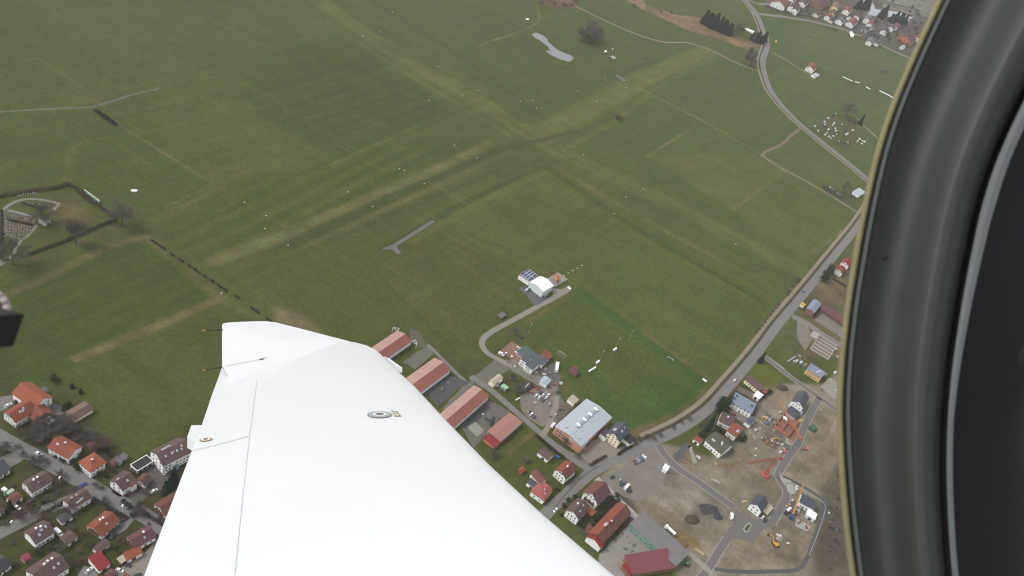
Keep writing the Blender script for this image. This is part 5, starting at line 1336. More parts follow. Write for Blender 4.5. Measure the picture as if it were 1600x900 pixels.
# second pit with brick piles
sheet('dug_trench', [(1190, 688), (1198, 674), (1222, 690), (1212, 704)], mat('pit_soil', RGB(110, 98, 84), .95, .15, .4), .05, .5)
for k, q in enumerate(((1198, 690), (1204, 686), (1209, 691), (1206, 697), (1196, 693), (1212, 686))):
    prism_thing('brick_stack', 'bricks', 'small stack of orange bricks in excavated pit', [(q[0] - 1.6, q[1]), (q[0] + .8, q[1] + 1.6), (q[0] + 2, q[1] + .2), (q[0] - .4, q[1] - 1.4)], 0, 1.1, mat('brick_orange', RGB(190, 124, 92), .9, .15, 1), group='brick stacks in the pit')
for k, (q, c, nm, lab) in enumerate((((1225, 706), (214, 110, 160), 'brick_pallet', 'pink wrapped pallet beside white sack on estate road'), ((1260, 702), (206, 120, 150), 'brick_pallet', 'pink wrapped pallet stack on soil beside estate road'), ((1255, 702), (168, 120, 110), 'brick_pallet', 'pallet of mixed bricks beside pink pallet stack'), ((1218.5, 707.5), (225, 225, 228), 'sand_sack', 'white building sack beside pink pallet'),
        ((1243.5, 762), (222, 222, 210), 'sand_sack', 'white building sack beside pale paved slab'), ((1243.5, 766), (214, 214, 204), 'sand_sack', 'white building sack below another at pale slab'), ((1198, 662), (70, 120, 180), 'skip', 'blue skip beside brick shell'), ((1204, 655), (120, 140, 150), 'skip', 'grey skip beside blue skip'), ((1192, 653), (214, 164, 96), 'timber_stack', 'ochre timber stack behind blue skip'), ((1197, 655), (218, 170, 100), 'timber_stack', 'second ochre timber stack beside grey skip'),
        ((1237, 783), (206, 190, 186), 'brick_pallet', 'pale pallet beside estate road near mobile crane'), ((1232, 790), (196, 140, 70), 'timber_stack', 'ochre planks beside concrete truck'), ((1241, 797), (190, 90, 70), 'brick_pallet', 'red pallet under mobile crane boom'), ((1180, 673), (205, 205, 200), 'sand_sack', 'white sack on bare soil beside patchy red roof house'), ((1218, 645), (200, 190, 176), 'brick_pallet', 'pale pallet at corner of brick shell'), ((1251, 646), (226, 226, 226), 'sand_sack', 'white sack at new slate roofed house'), ((1244, 565), (214, 210, 206), 'sand_sack', 'white sack with red tape beside long pipe'), ((1251, 567), (224, 224, 222), 'sand_sack', 'white sack near blue sheeted house'), ((1304, 583), (226, 226, 226), 'sand_sack', 'white sack in concrete yard'))):
    prism_thing(nm, nm.split('_')[-1], lab, [(q[0] - 2.6, q[1] + .2), (q[0] + .2, q[1] + 2.2), (q[0] + 2.6, q[1] - .2), (q[0] - .2, q[1] - 2.2)], 0, 1.5, mat('site_%d_%d_%d' % c, RGB(*c), .8, .12, 1.5))
prism_thing('concrete_slab', 'slab', 'white concrete slab with red stacks beside white garage', [(1245, 811), (1241.5, 822), (1262, 831), (1266, 824), (1263, 821)], 0, .4, M_PALE)
for q in ((1247, 818), (1250, 816), (1259, 823), (1260, 826)):
    prism_thing('brick_stack', 'bricks', 'small dark red brick stack on white slab', [(q[0] - 1.5, q[1]), (q[0] + .3, q[1] + 1.3), (q[0] + 1.6, q[1] - .2), (q[0] - .3, q[1] - 1.4)], .4, 1.4, mat('brick_dark', RGB(150, 74, 78), .9, .15, 1), group='brick stacks on the slab')
# loose building material all over the site
CM = [mat('clutter_%d' % k, RGB(*cc), .85, .15, 1.5) for k, cc in enumerate(((196, 190, 182), (170, 112, 84), (206, 178, 120), (120, 112, 108), (222, 222, 220), (96, 116, 150), (150, 132, 112)))]
rc = random.Random(77)
CZ = [((1186, 648), (1212, 664), 12), ((1228, 640), (1254, 662), 10), ((1205, 672), (1230, 700), 12), ((1228, 775), (1250, 806), 16), ((1218, 690), (1236, 705), 6), ((1240, 556), (1260, 572), 9), ((1280, 585), (1316, 612), 10), ((1296, 515), (1316, 560), 6), ((1176, 668), (1200, 690), 6), ((1150, 780), (1210, 815), 8), ((1214, 836), (1232, 850), 6), ((1060, 700), (1130, 740), 6), ((1150, 700), (1190, 720), 5), ((1290, 800), (1318, 830), 5)]
for (x0, y0), (x1, y1), n_ in CZ:
    for _ in range(n_):
        x, y = rc.uniform(x0, x1), rc.uniform(y0, y1); p = gp(x, y); k = rc.randrange(7)
        mb = MB(); w_, d_, h_ = rc.uniform(.5, 1.4), rc.uniform(.35, .8), rc.uniform(.3, 1.1)
        for q in range(rc.choice((1, 2, 3))):
            ox = rc.uniform(-.3, .3); mb.box(ox - w_, -d_ + ox * .4, q * h_ * .36, ox + w_, d_ + ox * .4, (q + .94) * h_ * .36)
        o = mb.build('material_pile', CM[k]); o.location = (p.x, p.y, .05); o.rotation_euler.z = rc.uniform(0, 3.1)
        tag(o, ['pale stone pile', 'brick red pile', 'ochre timber pile', 'dark grey pile', 'white sheet covered pile', 'blue barrel pile', 'brown earth coloured pile'][k] + ' of building material on bare site soil', 'material', 'loose piles on the building site')
        PLANTS.append((o, ['pale stone pile near', 'brick red pile near', 'ochre timber pile near', 'dark grey pile near', 'white covered pile near', 'blue barrels near', 'brown pile near'][k]))
for k, (x, y) in enumerate(((846, 574), (852, 578), (858, 584), (864, 590), (850, 586), (873, 570), (866, 602), (860, 606), (838, 583), (842, 586), (829, 590), (804, 574), (808, 571), (794, 566), (786, 597), (776, 604), (797, 593), (784, 610), (868, 648), (874, 640), (884, 634), (860, 652), (836, 630), (822, 626), (746, 640), (754, 648), (778, 652), (784, 656), (742, 600), (700, 598), (690, 610), (880, 640), (876, 600), (824, 612), (830, 614))):
    p = gp(x, y); mb = MB(); w_, d_, h_ = rc.uniform(.4, 1.5), rc.uniform(.4, .9), rc.uniform(.4, 1.5); mb.box(-w_, -d_, 0, w_, d_, h_); mb.box(-w_ * .6, -d_ * .7, h_, w_ * .3, d_ * .8, h_ * 1.3)
    o = mb.build('yard_crate', CM[(3, 0, 6, 3, 4, 3, 1)[k % 7]]); o.location = (p.x, p.y, .06); o.rotation_euler.z = rc.uniform(0, 3.1); tag(o, 'small crate heap in airfield yard', 'crate', 'odds and ends in the airfield yard'); PLANTS.append((o, ['dark crates near', 'pale crates near', 'brown crates near', 'dark crates near', 'white crates near', 'dark crates near', 'red crates near'][k % 7]))
# foundation grid
N, G, L = (1294, 563), (1265, 546), (1307.5, 540)
e = thing_at('foundation', N, G, L, 0, 'concrete foundation with pale parallel strip beams', 'foundation'); b = Block(e, N, G, L, 0); hx, hy = b.len / 2, b.w / 2
mb = MB(); mb.box(-hx, -hy, 0, hx, hy, .15); b.place(mb.build('floor_slab', mat('foundation_soil', RGB(140, 128, 116), .95, .12, .5), e))
for k in range(6):
    mb = MB(); x = -hx + .4 + k * (2 * hx - .8) / 5; mb.box(x - .35, -hy, .15, x + .35, hy, .9); b.place(mb.build('strip_beam', M_KERB, e))
for s in (-1, 1):
    mb = MB(); mb.box(-hx + .8, s * (hy - .35) - .35, .15, hx - .8, s * (hy - .35) + .35, .88); b.place(mb.build('edge_beam', M_KERB, e))
prism_thing('formwork_stack', 'stack', 'stack of pale formwork panels beside foundation grid', [(1264, 527), (1269, 519), (1280, 524), (1276, 532)], 0, 1.6, M_PALE)
prism_thing('pipe', 'pipe', 'long pale pipe lying on soil beside estate road', [(1230, 564), (1231, 566), (1243, 558), (1242, 556.5)], 0, .6, M_PALE)
prism_thing('site_container', 'container', 'green and white site container beside estate road curve', [(1262, 669), (1269, 676), (1276, 672), (1267, 664)], 0, 2.6, mat('container_green', RGB(70, 110, 84), .6, .08))
prism_thing('log_pile', 'logs', 'pile of pale logs beside lane end', [(1084, 857), (1086, 860), (1099, 870), (1098, 866)], 0, 1.3, mat('log_wood', RGB(196, 178, 138), .9, .15, 1.5))
prism_thing('board_stack', 'boards', 'grey board stack beside estate road', [(1110, 748), (1112, 750.5), (1124, 757), (1123, 753)], 0, .8, M_PALE)
prism_thing('paved_island', 'island', 'oval grass island with white kerb in turning circle', [(1162, 829), (1161, 826), (1167, 818), (1171, 817.5), (1174, 820), (1173.5, 823), (1168, 831.5), (1164, 832)], 0, .14, M_KERB)
sheet('turf', [(1163.4, 827.7), (1163, 826), (1168, 819.6), (1171, 819.2), (1172.6, 821), (1172, 823), (1167, 830), (1164.4, 830.2)], mat('island_grass', RGB(92, 84, 58), .95, .2, .5), .19, 0.05)
prism_thing('caravan_tarp', 'tarpaulin', 'bright blue tarpaulin between white garage and red roofed house', [(866, 713), (870, 712), (875, 716), (873, 718)], 0, 1.2, mat('tarp_blue', RGB(58, 96, 170), .6, .1))
prism_thing('swimming_pool', 'pool', 'covered violet blue pool beside house at street corner', [(115, 766), (126, 759), (130, 761), (119, 768)], 0, .8, mat('pool_cover', RGB(84, 84, 140), .6, .08))
prism_thing('wall_panel', 'wall', 'low white garden wall beside inn terrace', [(56, 662), (65, 656.5), (67, 658.5), (58, 664.5)], 0, 1.4, WALL['white'])
# cemetery: headstones, paths
for P_, w in (([(6, 370), (6, 340), (8, 326), (18, 318), (35, 312), (55, 311), (75, 314), (95, 319)], 2.4), ([(8, 328), (25, 331), (50, 338)], 2.2), ([(92, 319), (84, 328)], 2.2), ([(2, 366), (15, 367), (36, 374), (58, 352)], 2.0), ([(34, 374), (14, 405), (-6, 416)], 2.2), ([(-10, 412), (14, 404)], 3.5)):
    strip('cemetery_path', P_, w, mat('cemetery_gravel', RGB(142, 134, 126), .95, .12, .6), .03)
mb = MB(); mb.box(-.45, -.1, 0, .45, .1, 1.1); mb.box(-.5, -1.9, 0, .5, -.1, .22, 1); GRAVE = mb.mesh('grave', [mat('grave_stone', RGB(196, 190, 182), .6, .2, 1), mat('grave_bed', RGB(120, 108, 96), .9, .2, 1)])
rg = random.Random(5)
def grave(px, py, i):
    p = gp(px, py); o = new_obj('grave', GRAVE); o.location = (p.x, p.y, .02); o.rotation_euler.z = .55 + rg.uniform(-.06, .06); s_ = rg.uniform(.85, 1.35); o.scale = (s_, s_, s_)
    return tag(o, 'pale headstone with grave bed in cemetery rows', 'grave', 'graves in the cemetery')
i = 0
for r in range(7):
    y0 = 332 + r * 5.2
    for k in range(10):
        x = 13 - r * .4 + k * 4.4; y = y0 + k * 1.05
        if x > 56 - r * 2.2 or rg.random() < .12 or r == 2: continue
        grave(x + rg.uniform(-.5, .5), y + rg.uniform(-.5, .5), i); i += 1
for k in range(8): grave(28 + k * 4, 306 - k * .6 + rg.uniform(-.6, .6), i)
for k in range(7): grave(46 + k * 5, 318.5 + k * .6 + rg.uniform(-.5, .5), i)
# allotment huts
hut = MB(); hut.box(-1.4, -1.2, 0, 1.4, 1.2, 2.0); HUTW = hut.mesh('wall', WALL['white'])
hut = MB(); hut.hexa([(-1.7, -1.5, 1.95), (1.7, -1.5, 1.95), (1.7, 0, 2.7), (-1.7, 0, 2.7)], [(-1.7, -1.5, 2.05), (1.7, -1.5, 2.05), (1.7, 0, 2.8), (-1.7, 0, 2.8)]); hut.hexa([(-1.7, 0, 2.7), (1.7, 0, 2.7), (1.7, 1.5, 1.95), (-1.7, 1.5, 1.95)], [(-1.7, 0, 2.8), (1.7, 0, 2.8), (1.7, 1.5, 2.05), (-1.7, 1.5, 2.05)]); HUTR = hut.mesh('roof', mat('hut_roof', RGB(204, 206, 204), .5, .05, 1, rnd=.3))
for (x, y) in ((1273, 198), (1278, 205), (1288, 191), (1289, 195), (1294, 185), (1303, 193), (1301, 196), (1315, 195), (1294, 203), (1306, 205), (1305, 201), (1289, 211), (1292, 208), (1295, 214), (1298, 216), (1302, 213), (1307, 210), (1332, 204), (1322, 211), (1324, 209), (1325, 223), (1311, 221), (1340, 220), (1343, 218), (1347, 220), (1350, 222), (1346, 225), (1339, 222), (1297, 293), (1300, 297), (1308, 302), (1311, 305), (1306, 178)):
    p = gp(x, y); e = empty('garden_hut', (p.x, p.y, .02), rg.uniform(0, 3)); s_ = rg.uniform(.45, .85); e.scale = (s_, s_, s_); tag(e, 'small pale allotment hut among beds', 'hut', 'huts of the allotment gardens'); new_obj('wall', HUTW, e); new_obj('roof', HUTR, e)
# airfield markers
mk = MB(); mk.hexa([(-1.0, -.5, 0), (1.0, -.5, 0), (1.0, .5, 0), (-1.0, .5, 0)], [(-1.0, -.05, .6), (1.0, -.05, .6), (1.0, .05, .6), (-1.0, .05, .6)]); MARK = mk.mesh('runway_marker', M_WHITE)
MSC = .62
for (x, y) in ((382, 316), (416, 337), (450, 383), (544, 300), (582, 323), (624, 264), (632, 266), (663, 287), (710, 227), (745, 247), (414, 357), (670, 157), (685, 104), (722, 150), (747, 141), (567, 56), (595, 50), (613, 20), (832, 157), (813, 158), (838, 168), (903, 142), (946, 122), (978, 137), (932, 158), (1030, 110), (1003, 97), (1005, 295), (978, 308), (912, 242), (960, 334), (1149, 382), (1313, 361), (346, 458), (370, 465), (902, 419), (895, 422.5), (888, 426.5), (881, 430.5), (909, 415)):
    p = gp(x, y); o = new_obj('runway_marker', MARK); o.location = (p.x, p.y, .03); o.rotation_euler.z = rg.uniform(.3, 1.0); o.scale = (MSC, MSC, MSC); tag(o, 'small white roof shaped runway marker on grass', 'marker', 'runway edge markers')
def plaq(name, lab, cat, pts, h, m=M_WHITE, group=None): return prism_thing(name, cat, lab, pts, 0, h, m, group=group)
plaq('glider_cover', 'white covered glider parts lying on meadow beside cemetery hedge', 'cover', [(204, 298), (208, 296.5), (216, 298), (213, 300), (207, 300.5)], .7)
plaq('white_sheet', 'largest white sheet lying in meadow beside lone grove', 'sheet', [(943.5, 80), (947, 79), (948.5, 81), (945, 82)], .5)
plaq('white_sheet', 'small white sheet between larger sheet and lone grove', 'sheet', [(956.5, 76), (958, 76), (958, 77.2), (956.5, 77.2)], .5)
plaq('white_sheet', 'grey white sheet lying flat in meadow below others', 'sheet', [(953, 88), (958, 87), (963, 91), (959, 93)], .3, M_PALE)
plaq('white_sheet', 'white sheet on grass beside track above pond', 'sheet', [(821, 29.5), (825.5, 29), (826.5, 31), (823, 31.5)], .5)
plaq('polytunnel', 'long white polytunnel between spruce groups', 'polytunnel', [(1163, 46), (1166, 46), (1178, 51), (1176, 53)], 2.5)
plaq('polytunnel', 'white curved silage bag at far meadow road', 'silage bag', [(1327, 51), (1330, 50.5), (1334, 56), (1332.5, 59), (1329, 57)], 2.2)
plaq('greenhouse', 'narrow pale greenhouse outside cemetery hedge', 'greenhouse', [(131, 300), (133, 299), (156, 316), (154, 318)], 1.8, mat('green_glass', RGB(186, 206, 190), .3, .2, .5))
plaq('player_bench', 'white substitutes bench at pitch edge beside pavilion', 'bench', [(919, 580), (921, 581.5), (931, 575), (930, 573.5)], .9)
plaq('player_bench', 'long white bench at pitch corner beside main road', 'bench', [(1097, 593), (1098, 592), (1104, 596), (1103, 597.5)], .9)
plaq('ball_box', 'white box at centre line beside pole', 'box', [(930.5, 567), (935, 564), (936.5, 566), (932, 569)], 1.5)
plaq('ball_box', 'white box at far touch line beside pole', 'box', [(957.5, 547), (962, 544.5), (963, 546.5), (959, 549)], 1.5)
plaq('site_sign', 'white board at end of taxiway', 'sign', [(886, 449.5), (888, 448), (892, 452), (890.5, 453)], 1.0)
plaq('feed_trough', 'white trough beside helicopter hangar wall', 'trough', [(849, 462.5), (850.5, 464), (856, 461), (855, 459.5)], 1.1, mat('trough', RGB(206, 220, 206), .5))
plaq('sawn_barrier', 'white bent barrier at gravel yard edge', 'barrier', [(805, 625), (806, 626), (813, 622.5), (812, 621.5)], .7)
plaq('white_strip', 'longest thin white strip lying along far meadow ditch', 'strip', [(1316, 120.3), (1317, 120.1), (1332, 126.6), (1331.5, 127.2)], .5)
plaq('white_strip', 'white strip at bend of far meadow ditch', 'strip', [(1335, 127.5), (1343, 129), (1343, 129.7), (1336, 128.4)], .5)
plaq('white_strip', 'short white strip between bend and end of far meadow ditch', 'strip', [(1353, 135.5), (1360, 139.3), (1359.6, 139.9), (1352.5, 136.2)], .5)
plaq('white_strip', 'curved white strip at end of far meadow ditch', 'strip', [(1374, 141.6), (1386, 147), (1396, 153), (1396, 153.8), (1385.5, 147.7), (1374, 142.4)], .5)
plaq('site_sign', 'orange yellow sign board beside valley road', 'sign', [(1210.5, 65), (1213, 64.5), (1213.5, 67), (1211, 67.5)], 1.6, mat('sign_yellow', RGB(226, 176, 72), .6))
# poles and goals
def pole(label, px, h, arm=False):
    p = gp(*px); e = empty('floodlight_pole', (p.x, p.y, .02)); tag(e, label, 'pole')
    mb = MB(); mb.rod((0, 0, 0), (0, 0, h), .1, .06, n=6); mb.build('shaft', WALL['grey'], e); mb = MB(); mb.box(-.6, -.2, h, .6, .2, h + .35); mb.build('lamp_head', WALL['grey'], e)
pole('floodlight pole at club house corner of pitch', (825, 522), 11); pole('floodlight pole at white box near pitch middle', (936, 565), 11); pole('floodlight pole at white box on far touch line', (961, 544), 11); pole('floodlight pole at far pitch corner', (982, 532), 11)
def goal(label, a, b_, depth):
    p, q = gp(*a), gp(*b_); e = empty('football_goal', ((p.x + q.x) / 2, (p.y + q.y) / 2, .02), math.atan2(q.y - p.y, q.x - p.x)); tag(e, label, 'goal', 'football goals')
    w = (q - p).length / 2; mb = MB()
    mb.rod((-w, 0, 0), (-w, 0, 2.44), .08); mb.rod((w, 0, 0), (w, 0, 2.44), .08); mb.rod((-w, 0, 2.44), (w, 0, 2.44), .08); mb.build('frame', M_WHITE, e)
    mb = MB()
    for k in range(13):
        x = -w + 2 * w * k / 12; mb.rod((x, 0, 2.4), (x, depth, 0), .03, n=3)
    for k in range(6):
        t = k / 5; mb.rod((-w, depth * t, 2.4 * (1 - t)), (w, depth * t, 2.4 * (1 - t)), .03, n=3)
    mb.build('net', M_FRAME, e)
goal('white football goal with net beside red roofed shed', (872, 551), (883, 559), -3.0); goal('white football goal at far end of pitch', (1042, 560), (1051, 565.5), 2.5)
# terrace parasols of the inn
def parasol(px, lab='round white parasol on inn terrace', grp='parasols on the inn terrace', sc_=1.0):
    p = gp(*px, 2.4); e = empty('parasol', (p.x, p.y, .03)); e.scale = (sc_, sc_, 1); tag(e, lab, 'parasol', grp)
    mb = MB(); mb.lathe([(1.7, 2.1), (.05, 2.8)], 10); mb.face([(1.7 * math.cos(k * .6283), 1.7 * math.sin(k * .6283), 2.1) for k in range(10)]); mb.build('canopy', M_WHITE, e); mb = MB(); mb.rod((0, 0, 0), (0, 0, 2.7), .05); mb.build('pole', M_TIN, e)
for q in ((67.5, 656), (74.5, 652), (76, 659), (80, 656.7)): parasol(q)
for q in ((809, 541.5), (813, 543.5), (810, 546.5), (806, 549), (791, 550.5), (800, 556)):
    parasol(q, 'folded white parasol on pink club house terrace', 'parasols on the club house terrace', .5)
def street_lamp(px):
    p = gp(*px); e = empty('street_lamp', (p.x, p.y, .02)); tag(e, 'slim street lamp with pale head beside village street', 'lamp', 'street lamps of the village'); mb = MB(); mb.rod((0, 0, 0), (0, 0, 6), .09, .06); mb.build('post', M_TIN, e); mb = MB(); mb.box(-.3, -.8, 6, .3, .8, 6.25); mb.build('lamp_head', M_WHITE, e)
for q in ((18.5, 826), (191, 801), (93.5, 757)): street_lamp(q)
# fences along pitch (green net posts)
def fence(label, px, h, step, m, mesh_m):
    pts = smooth_line([gp(*q) for q in px], step); c = pts[0]; e = empty('fence', (c.x, c.y, .02)); tag(e, label, 'fence')
    pm = MB(); pm.rod((0, 0, 0), (0, 0, h), .06, n=5); pme = pm.mesh('post', m)
    for p in pts: new_obj('post', pme, e).location = (p.x - c.x, p.y - c.y, 0)
    mb = MB()
    for a_, b_ in zip(pts[:-1], pts[1:]):
        for k in range(5):
            z = h * (k + .5) / 5; mb.rod((a_.x - c.x, a_.y - c.y, z), (b_.x - c.x, b_.y - c.y, z), .025, n=3)
    mb.build('wire', mesh_m, e)
M_FG = mat('fence_green', RGB(92, 118, 92), .7, .1)
fence('tall green ball fence behind football goal', [(826, 518), (848, 535), (870, 552), (892, 568)], 5.0, 5.0, M_FG, M_FG)
fence('wire fence along estate gardens beside bare soil', [(1090, 694), (1108, 704), (1128, 716)], 1.6, 3.0, M_FRAME, M_FRAME)
fence('low wooden fence along main road garden', [(868, 792), (890, 765), (915, 741), (935, 729)], 1.2, 3.0, M_WOODD, M_WOODD)

# ------------------------------------------------------------------ vegetation
AUTO = {'garden bushes of the village': 'dark garden bush near', 'bare garden trees of the village': 'brown bare tree near', 'bare trees of the far village': 'small bare tree near', 'garden shrubs of the estate': 'dark garden shrub near', 'bushes between road and barn': 'dark bush near', 'undergrowth of the village': 'brown undergrowth shrub near', 'loose piles on the building site': ''}
M_BARK = mat('bark', RGB(82, 74, 66), .95, .15, 2.0, .1)
M_TWIG = mat('twigs', RGB(112, 102, 96), .95, .2, 1.0, .1, rnd=.12)
M_TWIGR = mat('red_twigs', RGB(106, 82, 76), .95, .2, 1.0, .1, rnd=.12)
M_NEEDLE = mat('needles', RGB(42, 52, 46), .9, .3, 1.2, .1, rnd=.15)
M_LEAF = mat('evergreen_leaf', RGB(58, 68, 46), .9, .3, 1.2, .1, rnd=.15)
def bare_tree(seed, width=.5, n=1500):
    """unit height leafless tree: trunk with limbs, and a crown of fine twigs filling an uneven egg shape"""
    r = random.Random(seed); tr = MB(); tw = MB()
    top = Vector((r.uniform(-.03, .03), r.uniform(-.03, .03), .5))
    tr.rod((0, 0, 0), top, .026, .012, n=6)
    lobes = []
    for i in range(11):
        az = i * 2.4 + r.uniform(-.4, .4); el = r.uniform(.25, 1.35)
        a = Vector((0, 0, 0)).lerp(top, r.uniform(.4, 1.0))
        b = a + Vector((math.cos(az) * math.cos(el) * width * .8, math.sin(az) * math.cos(el) * width * .8, math.sin(el) * .42)) * r.uniform(.75, 1.1)
        tr.rod(a, b, .009, .004, n=4); lobes.append((a, b))
    for i in range(n):
        a, b = lobes[i % 11]
        c = a.lerp(b, r.uniform(.35, 1.08)) + Vector((r.gauss(0, 1), r.gauss(0, 1), r.gauss(0, .9))) * .055
        d = (b - a).normalized() * .7 + Vector((r.uniform(-1, 1), r.uniform(-1, 1), r.uniform(-.5, .9)))
        tw.rod(c, c + d.normalized() * r.uniform(.05, .13), .0032, .0016, n=3)
    return tr.mesh('trunk', M_BARK), tw.mesh('crown', M_TWIG)
BARE = [bare_tree(s, w) for s, w in ((1, .5), (2, .6), (3, .42), (4, .55))]
def tree(label, px, h, kind=0, group=None, wide=1.0, name='bare_tree', twig=None, cat='tree'):
    p = gp(*px); e = empty(name, (p.x, p.y, 0), rg.uniform(0, 6.28)); e.scale = (h * wide, h * wide, h); tag(e, label, cat, group)
    a, b_ = BARE[kind % len(BARE)]; new_obj('trunk', a, e); c = new_obj('crown', b_, e)
    if twig: recolour(c, twig)
    if group in AUTO: PLANTS.append((e, AUTO[group]))
    return e
def conifer(seed):
    r = random.Random(seed); tr = MB(); tr.rod((0, 0, 0), (0, 0, .95), .025, .004, n=5); cr = MB()
    n = 44
    for i in range(n):
        z = .08 + .9 * i / n; rad = .19 * (1 - (z - .06) / .96) ** .8 * r.uniform(.75, 1.15)
        m_ = max(5, int(14 * (1 - z) + 5))
        for k in range(m_):
            a = 2 * math.pi * (k + r.uniform(-.3, .3)) / m_ + i; ca, sa = math.cos(a), math.sin(a); q = rad * r.uniform(.7, 1.2); w = .04 + .03 * r.random()
            t0 = Vector((0, 0, z + .03)); t1 = Vector((ca * q, sa * q, z - .05 - .03 * r.random())); s_ = Vector((-sa, ca, 0)) * w
            mid = t0.lerp(t1, .6)
            cr.face([t0, mid + s_ + Vector((0, 0, -.01)), t1, mid - s_ + Vector((0, 0, -.01))])
            cr.face([t0 + Vector((0, 0, .02)), mid + Vector((0, 0, -.045)), t1])
    return tr.mesh('trunk', M_BARK), cr.mesh('crown', M_NEEDLE)
CONI = [conifer(s) for s in (11, 12, 13)]
def spruce(label, px, h, group=None, wide=1.0, kind=0):
    p = gp(*px); e = empty('spruce_tree', (p.x, p.y, 0), rg.uniform(0, 6.28)); e.scale = (h * wide, h * wide, h); tag(e, label, 'tree', group)
    a, b_ = CONI[kind % 3]; new_obj('trunk', a, e); new_obj('crown', b_, e)
def leaf_clump(seed, n=420, m=M_LEAF, flat=1.0):
    r = random.Random(seed); mb = MB()
    blobs = [(Vector((r.uniform(-.3, .3), r.uniform(-.3, .3), r.uniform(.3, .72) * flat)), r.uniform(.18, .3)) for _ in range(9)]
    for i in range(n):
        c, rad = blobs[i % 9]; v = Vector((r.gauss(0, 1), r.gauss(0, 1), r.gauss(0, 1))).normalized() * rad * r.uniform(.6, 1.05); p = c + v
        if p.z < .03: p.z = .03
        a = Vector((r.uniform(-1, 1), r.uniform(-1, 1), r.uniform(-.5, .5))).normalized() * .05; b_ = v.cross(a).normalized() * .05
        mb.face([p - a, p + b_, p + a, p - b_])
    return mb.mesh('foliage', m)
LEAFY = [leaf_clump(s) for s in (21, 22)]
stemm = (lambda mb: (mb.rod((0, 0, 0), (0, 0, .5), .04, .02, n=5), mb.mesh('stem', M_BARK))[1])(MB())
def bush(label, px, h, wide=1.0, group=None, m=None, name='bush', cat='bush', kind=0):
    p = gp(*px); e = empty(name, (p.x, p.y, 0), rg.uniform(0, 6.28)); e.scale = (h * wide, h * wide, h); tag(e, label, cat, group); new_obj('stem', stemm, e); o = new_obj('foliage', LEAFY[kind % 2], e)
    if m: recolour(o, m)
    if group in AUTO: PLANTS.append((e, AUTO[group]))
def twiggy(label, px, h, wide=1.5, group=None, m=None, kind=0): return tree(label, px, h, kind, group, wide, 'bare_shrub', m, 'shrub')
# single trees of note
tree('bare tree at hedge corner of cemetery', (190, 352), 23, 0, wide=1.15); tree('bare tree inside cemetery along hedge', (118, 380), 24, 2, wide=1.1); tree('bare tree at cemetery path entrance', (20, 413), 22, 1, wide=1.1); tree('bare tree beside cemetery chapel', (66, 345), 18, 3, wide=1.2)
for k, q in enumerate(((914, 66), (922, 68), (928, 63), (918, 60), (908, 62), (924, 56))): tree('bare tree in lone meadow grove near pond', q, 23, k, 'lone meadow grove', 1.25)
for q, k in (((963, 187), 0), ((968, 188), 1)): twiggy('brown shrub on small mound near runway cross', q, 6, 1.5, 'shrubs on the mound', M_TWIGR, k)
for k, q in enumerate(((1165, 100), (1170, 104), (1174, 99), (1168, 93))): tree('slim bare tree beside valley road path', q, 23, k, 'bare trees at the valley road', .85)
for k, q in enumerate(((1098, 37), (1101, 33), (1105, 40), (1109, 36), (1112, 44), (1116, 40), (1120, 48), (1124, 44), (1128, 51), (1132, 48), (1136, 54), (1108, 42), (1140, 52))): spruce('dark spruce in long row beside reed strip', q, 17 + (k % 3) * 3, 'spruce row at the reed strip', 2.0, k)
for k, q in enumerate(((1174, 62), (1178, 65), (1182, 66), (1186, 67), (1190, 68), (1193, 64), (1184, 60))): spruce('dark spruce in dense group at road bend', q, 13 + (k % 3) * 2, 'spruces at the road bend', 2.0, k)
for k, q in enumerate(((1150, 50), (1154, 48), (1158, 54), (1146, 56))): tree('bare tree between the spruce groups', q, 14, k, 'bare trees between the spruces', 1.1)
for k, q in enumerate(((845, 6), (856, 2), (866, 8), (880, 10), (892, 10), (898, 4))): twiggy('reddish scrub at far meadow edge', q, 6, 2.0, 'scrub at the far meadow', M_TWIGR, k)
for k, q in enumerate(((990, 9), (1048, 22), (1032, 20))): twiggy('grey shrub in reed strip', q, 5, 1.6, 'shrubs in the reed strip', None, k)
for k, q in enumerate(((1337, 14), (1342, 10), (1346, 15), (1351, 12), (1354, 16), (1356, 8), (1374, 28), (1380, 25), (1390, 34), (1394, 36), (1398, 33), (1403, 37), (1408, 34), (1412, 37))): spruce('tall dark spruce beside village river', q, 18 + (k % 4) * 2, 'spruces at the village river', 1.9, k)
for k in range(120):
    x = rg.uniform(1210, 1440); y = rg.uniform(-5, 80)
    if y > 6 + (x - 1200) * .33 or y < (x - 1380) * .4 - 5: continue
    tree('bare tree among the far village houses', (x, y), rg.uniform(7, 12), k, 'bare trees of the far village', 1.3, twig=M_TWIGR if k % 3 == 0 else None)
tree('big bare tree behind allotment gardens', (1320, 182), 24, 1, wide=1.2); spruce('single dark spruce at allotment lane', (1343, 194), 16, None, 1.35, 1)
for k, q in enumerate(((1325, 190), (1331, 192), (1335, 194), (1300, 182), (1312, 222), (1318, 226), (1326, 224), (1308, 226), (1290, 200), (1318, 206))): twiggy('bare shrub among allotment beds', q, 4.5, 1.6, 'shrubs of the allotments', None, k)
for k, q in enumerate(((1286, 294), (1290, 298), (1296, 302), (1302, 304), (1310, 308), (1318, 296), (1322, 290), (1328, 310), (1316, 304))): tree('bare tree at second garden plot by dirt track', q, 7, k, 'trees of the second garden plot', 1.4)
bush('round dark bush in far meadow beside village road', (1304, 49), 6, 1.8, None, M_TWIG)
for k, q in enumerate(((1238, 447), (1244, 441), (1233, 455), (1247, 437), (1230, 460))): bush('dark field bush beside footpath', q, 2.6, 1.8, 'bushes beside the footpath', M_TWIG, kind=k)
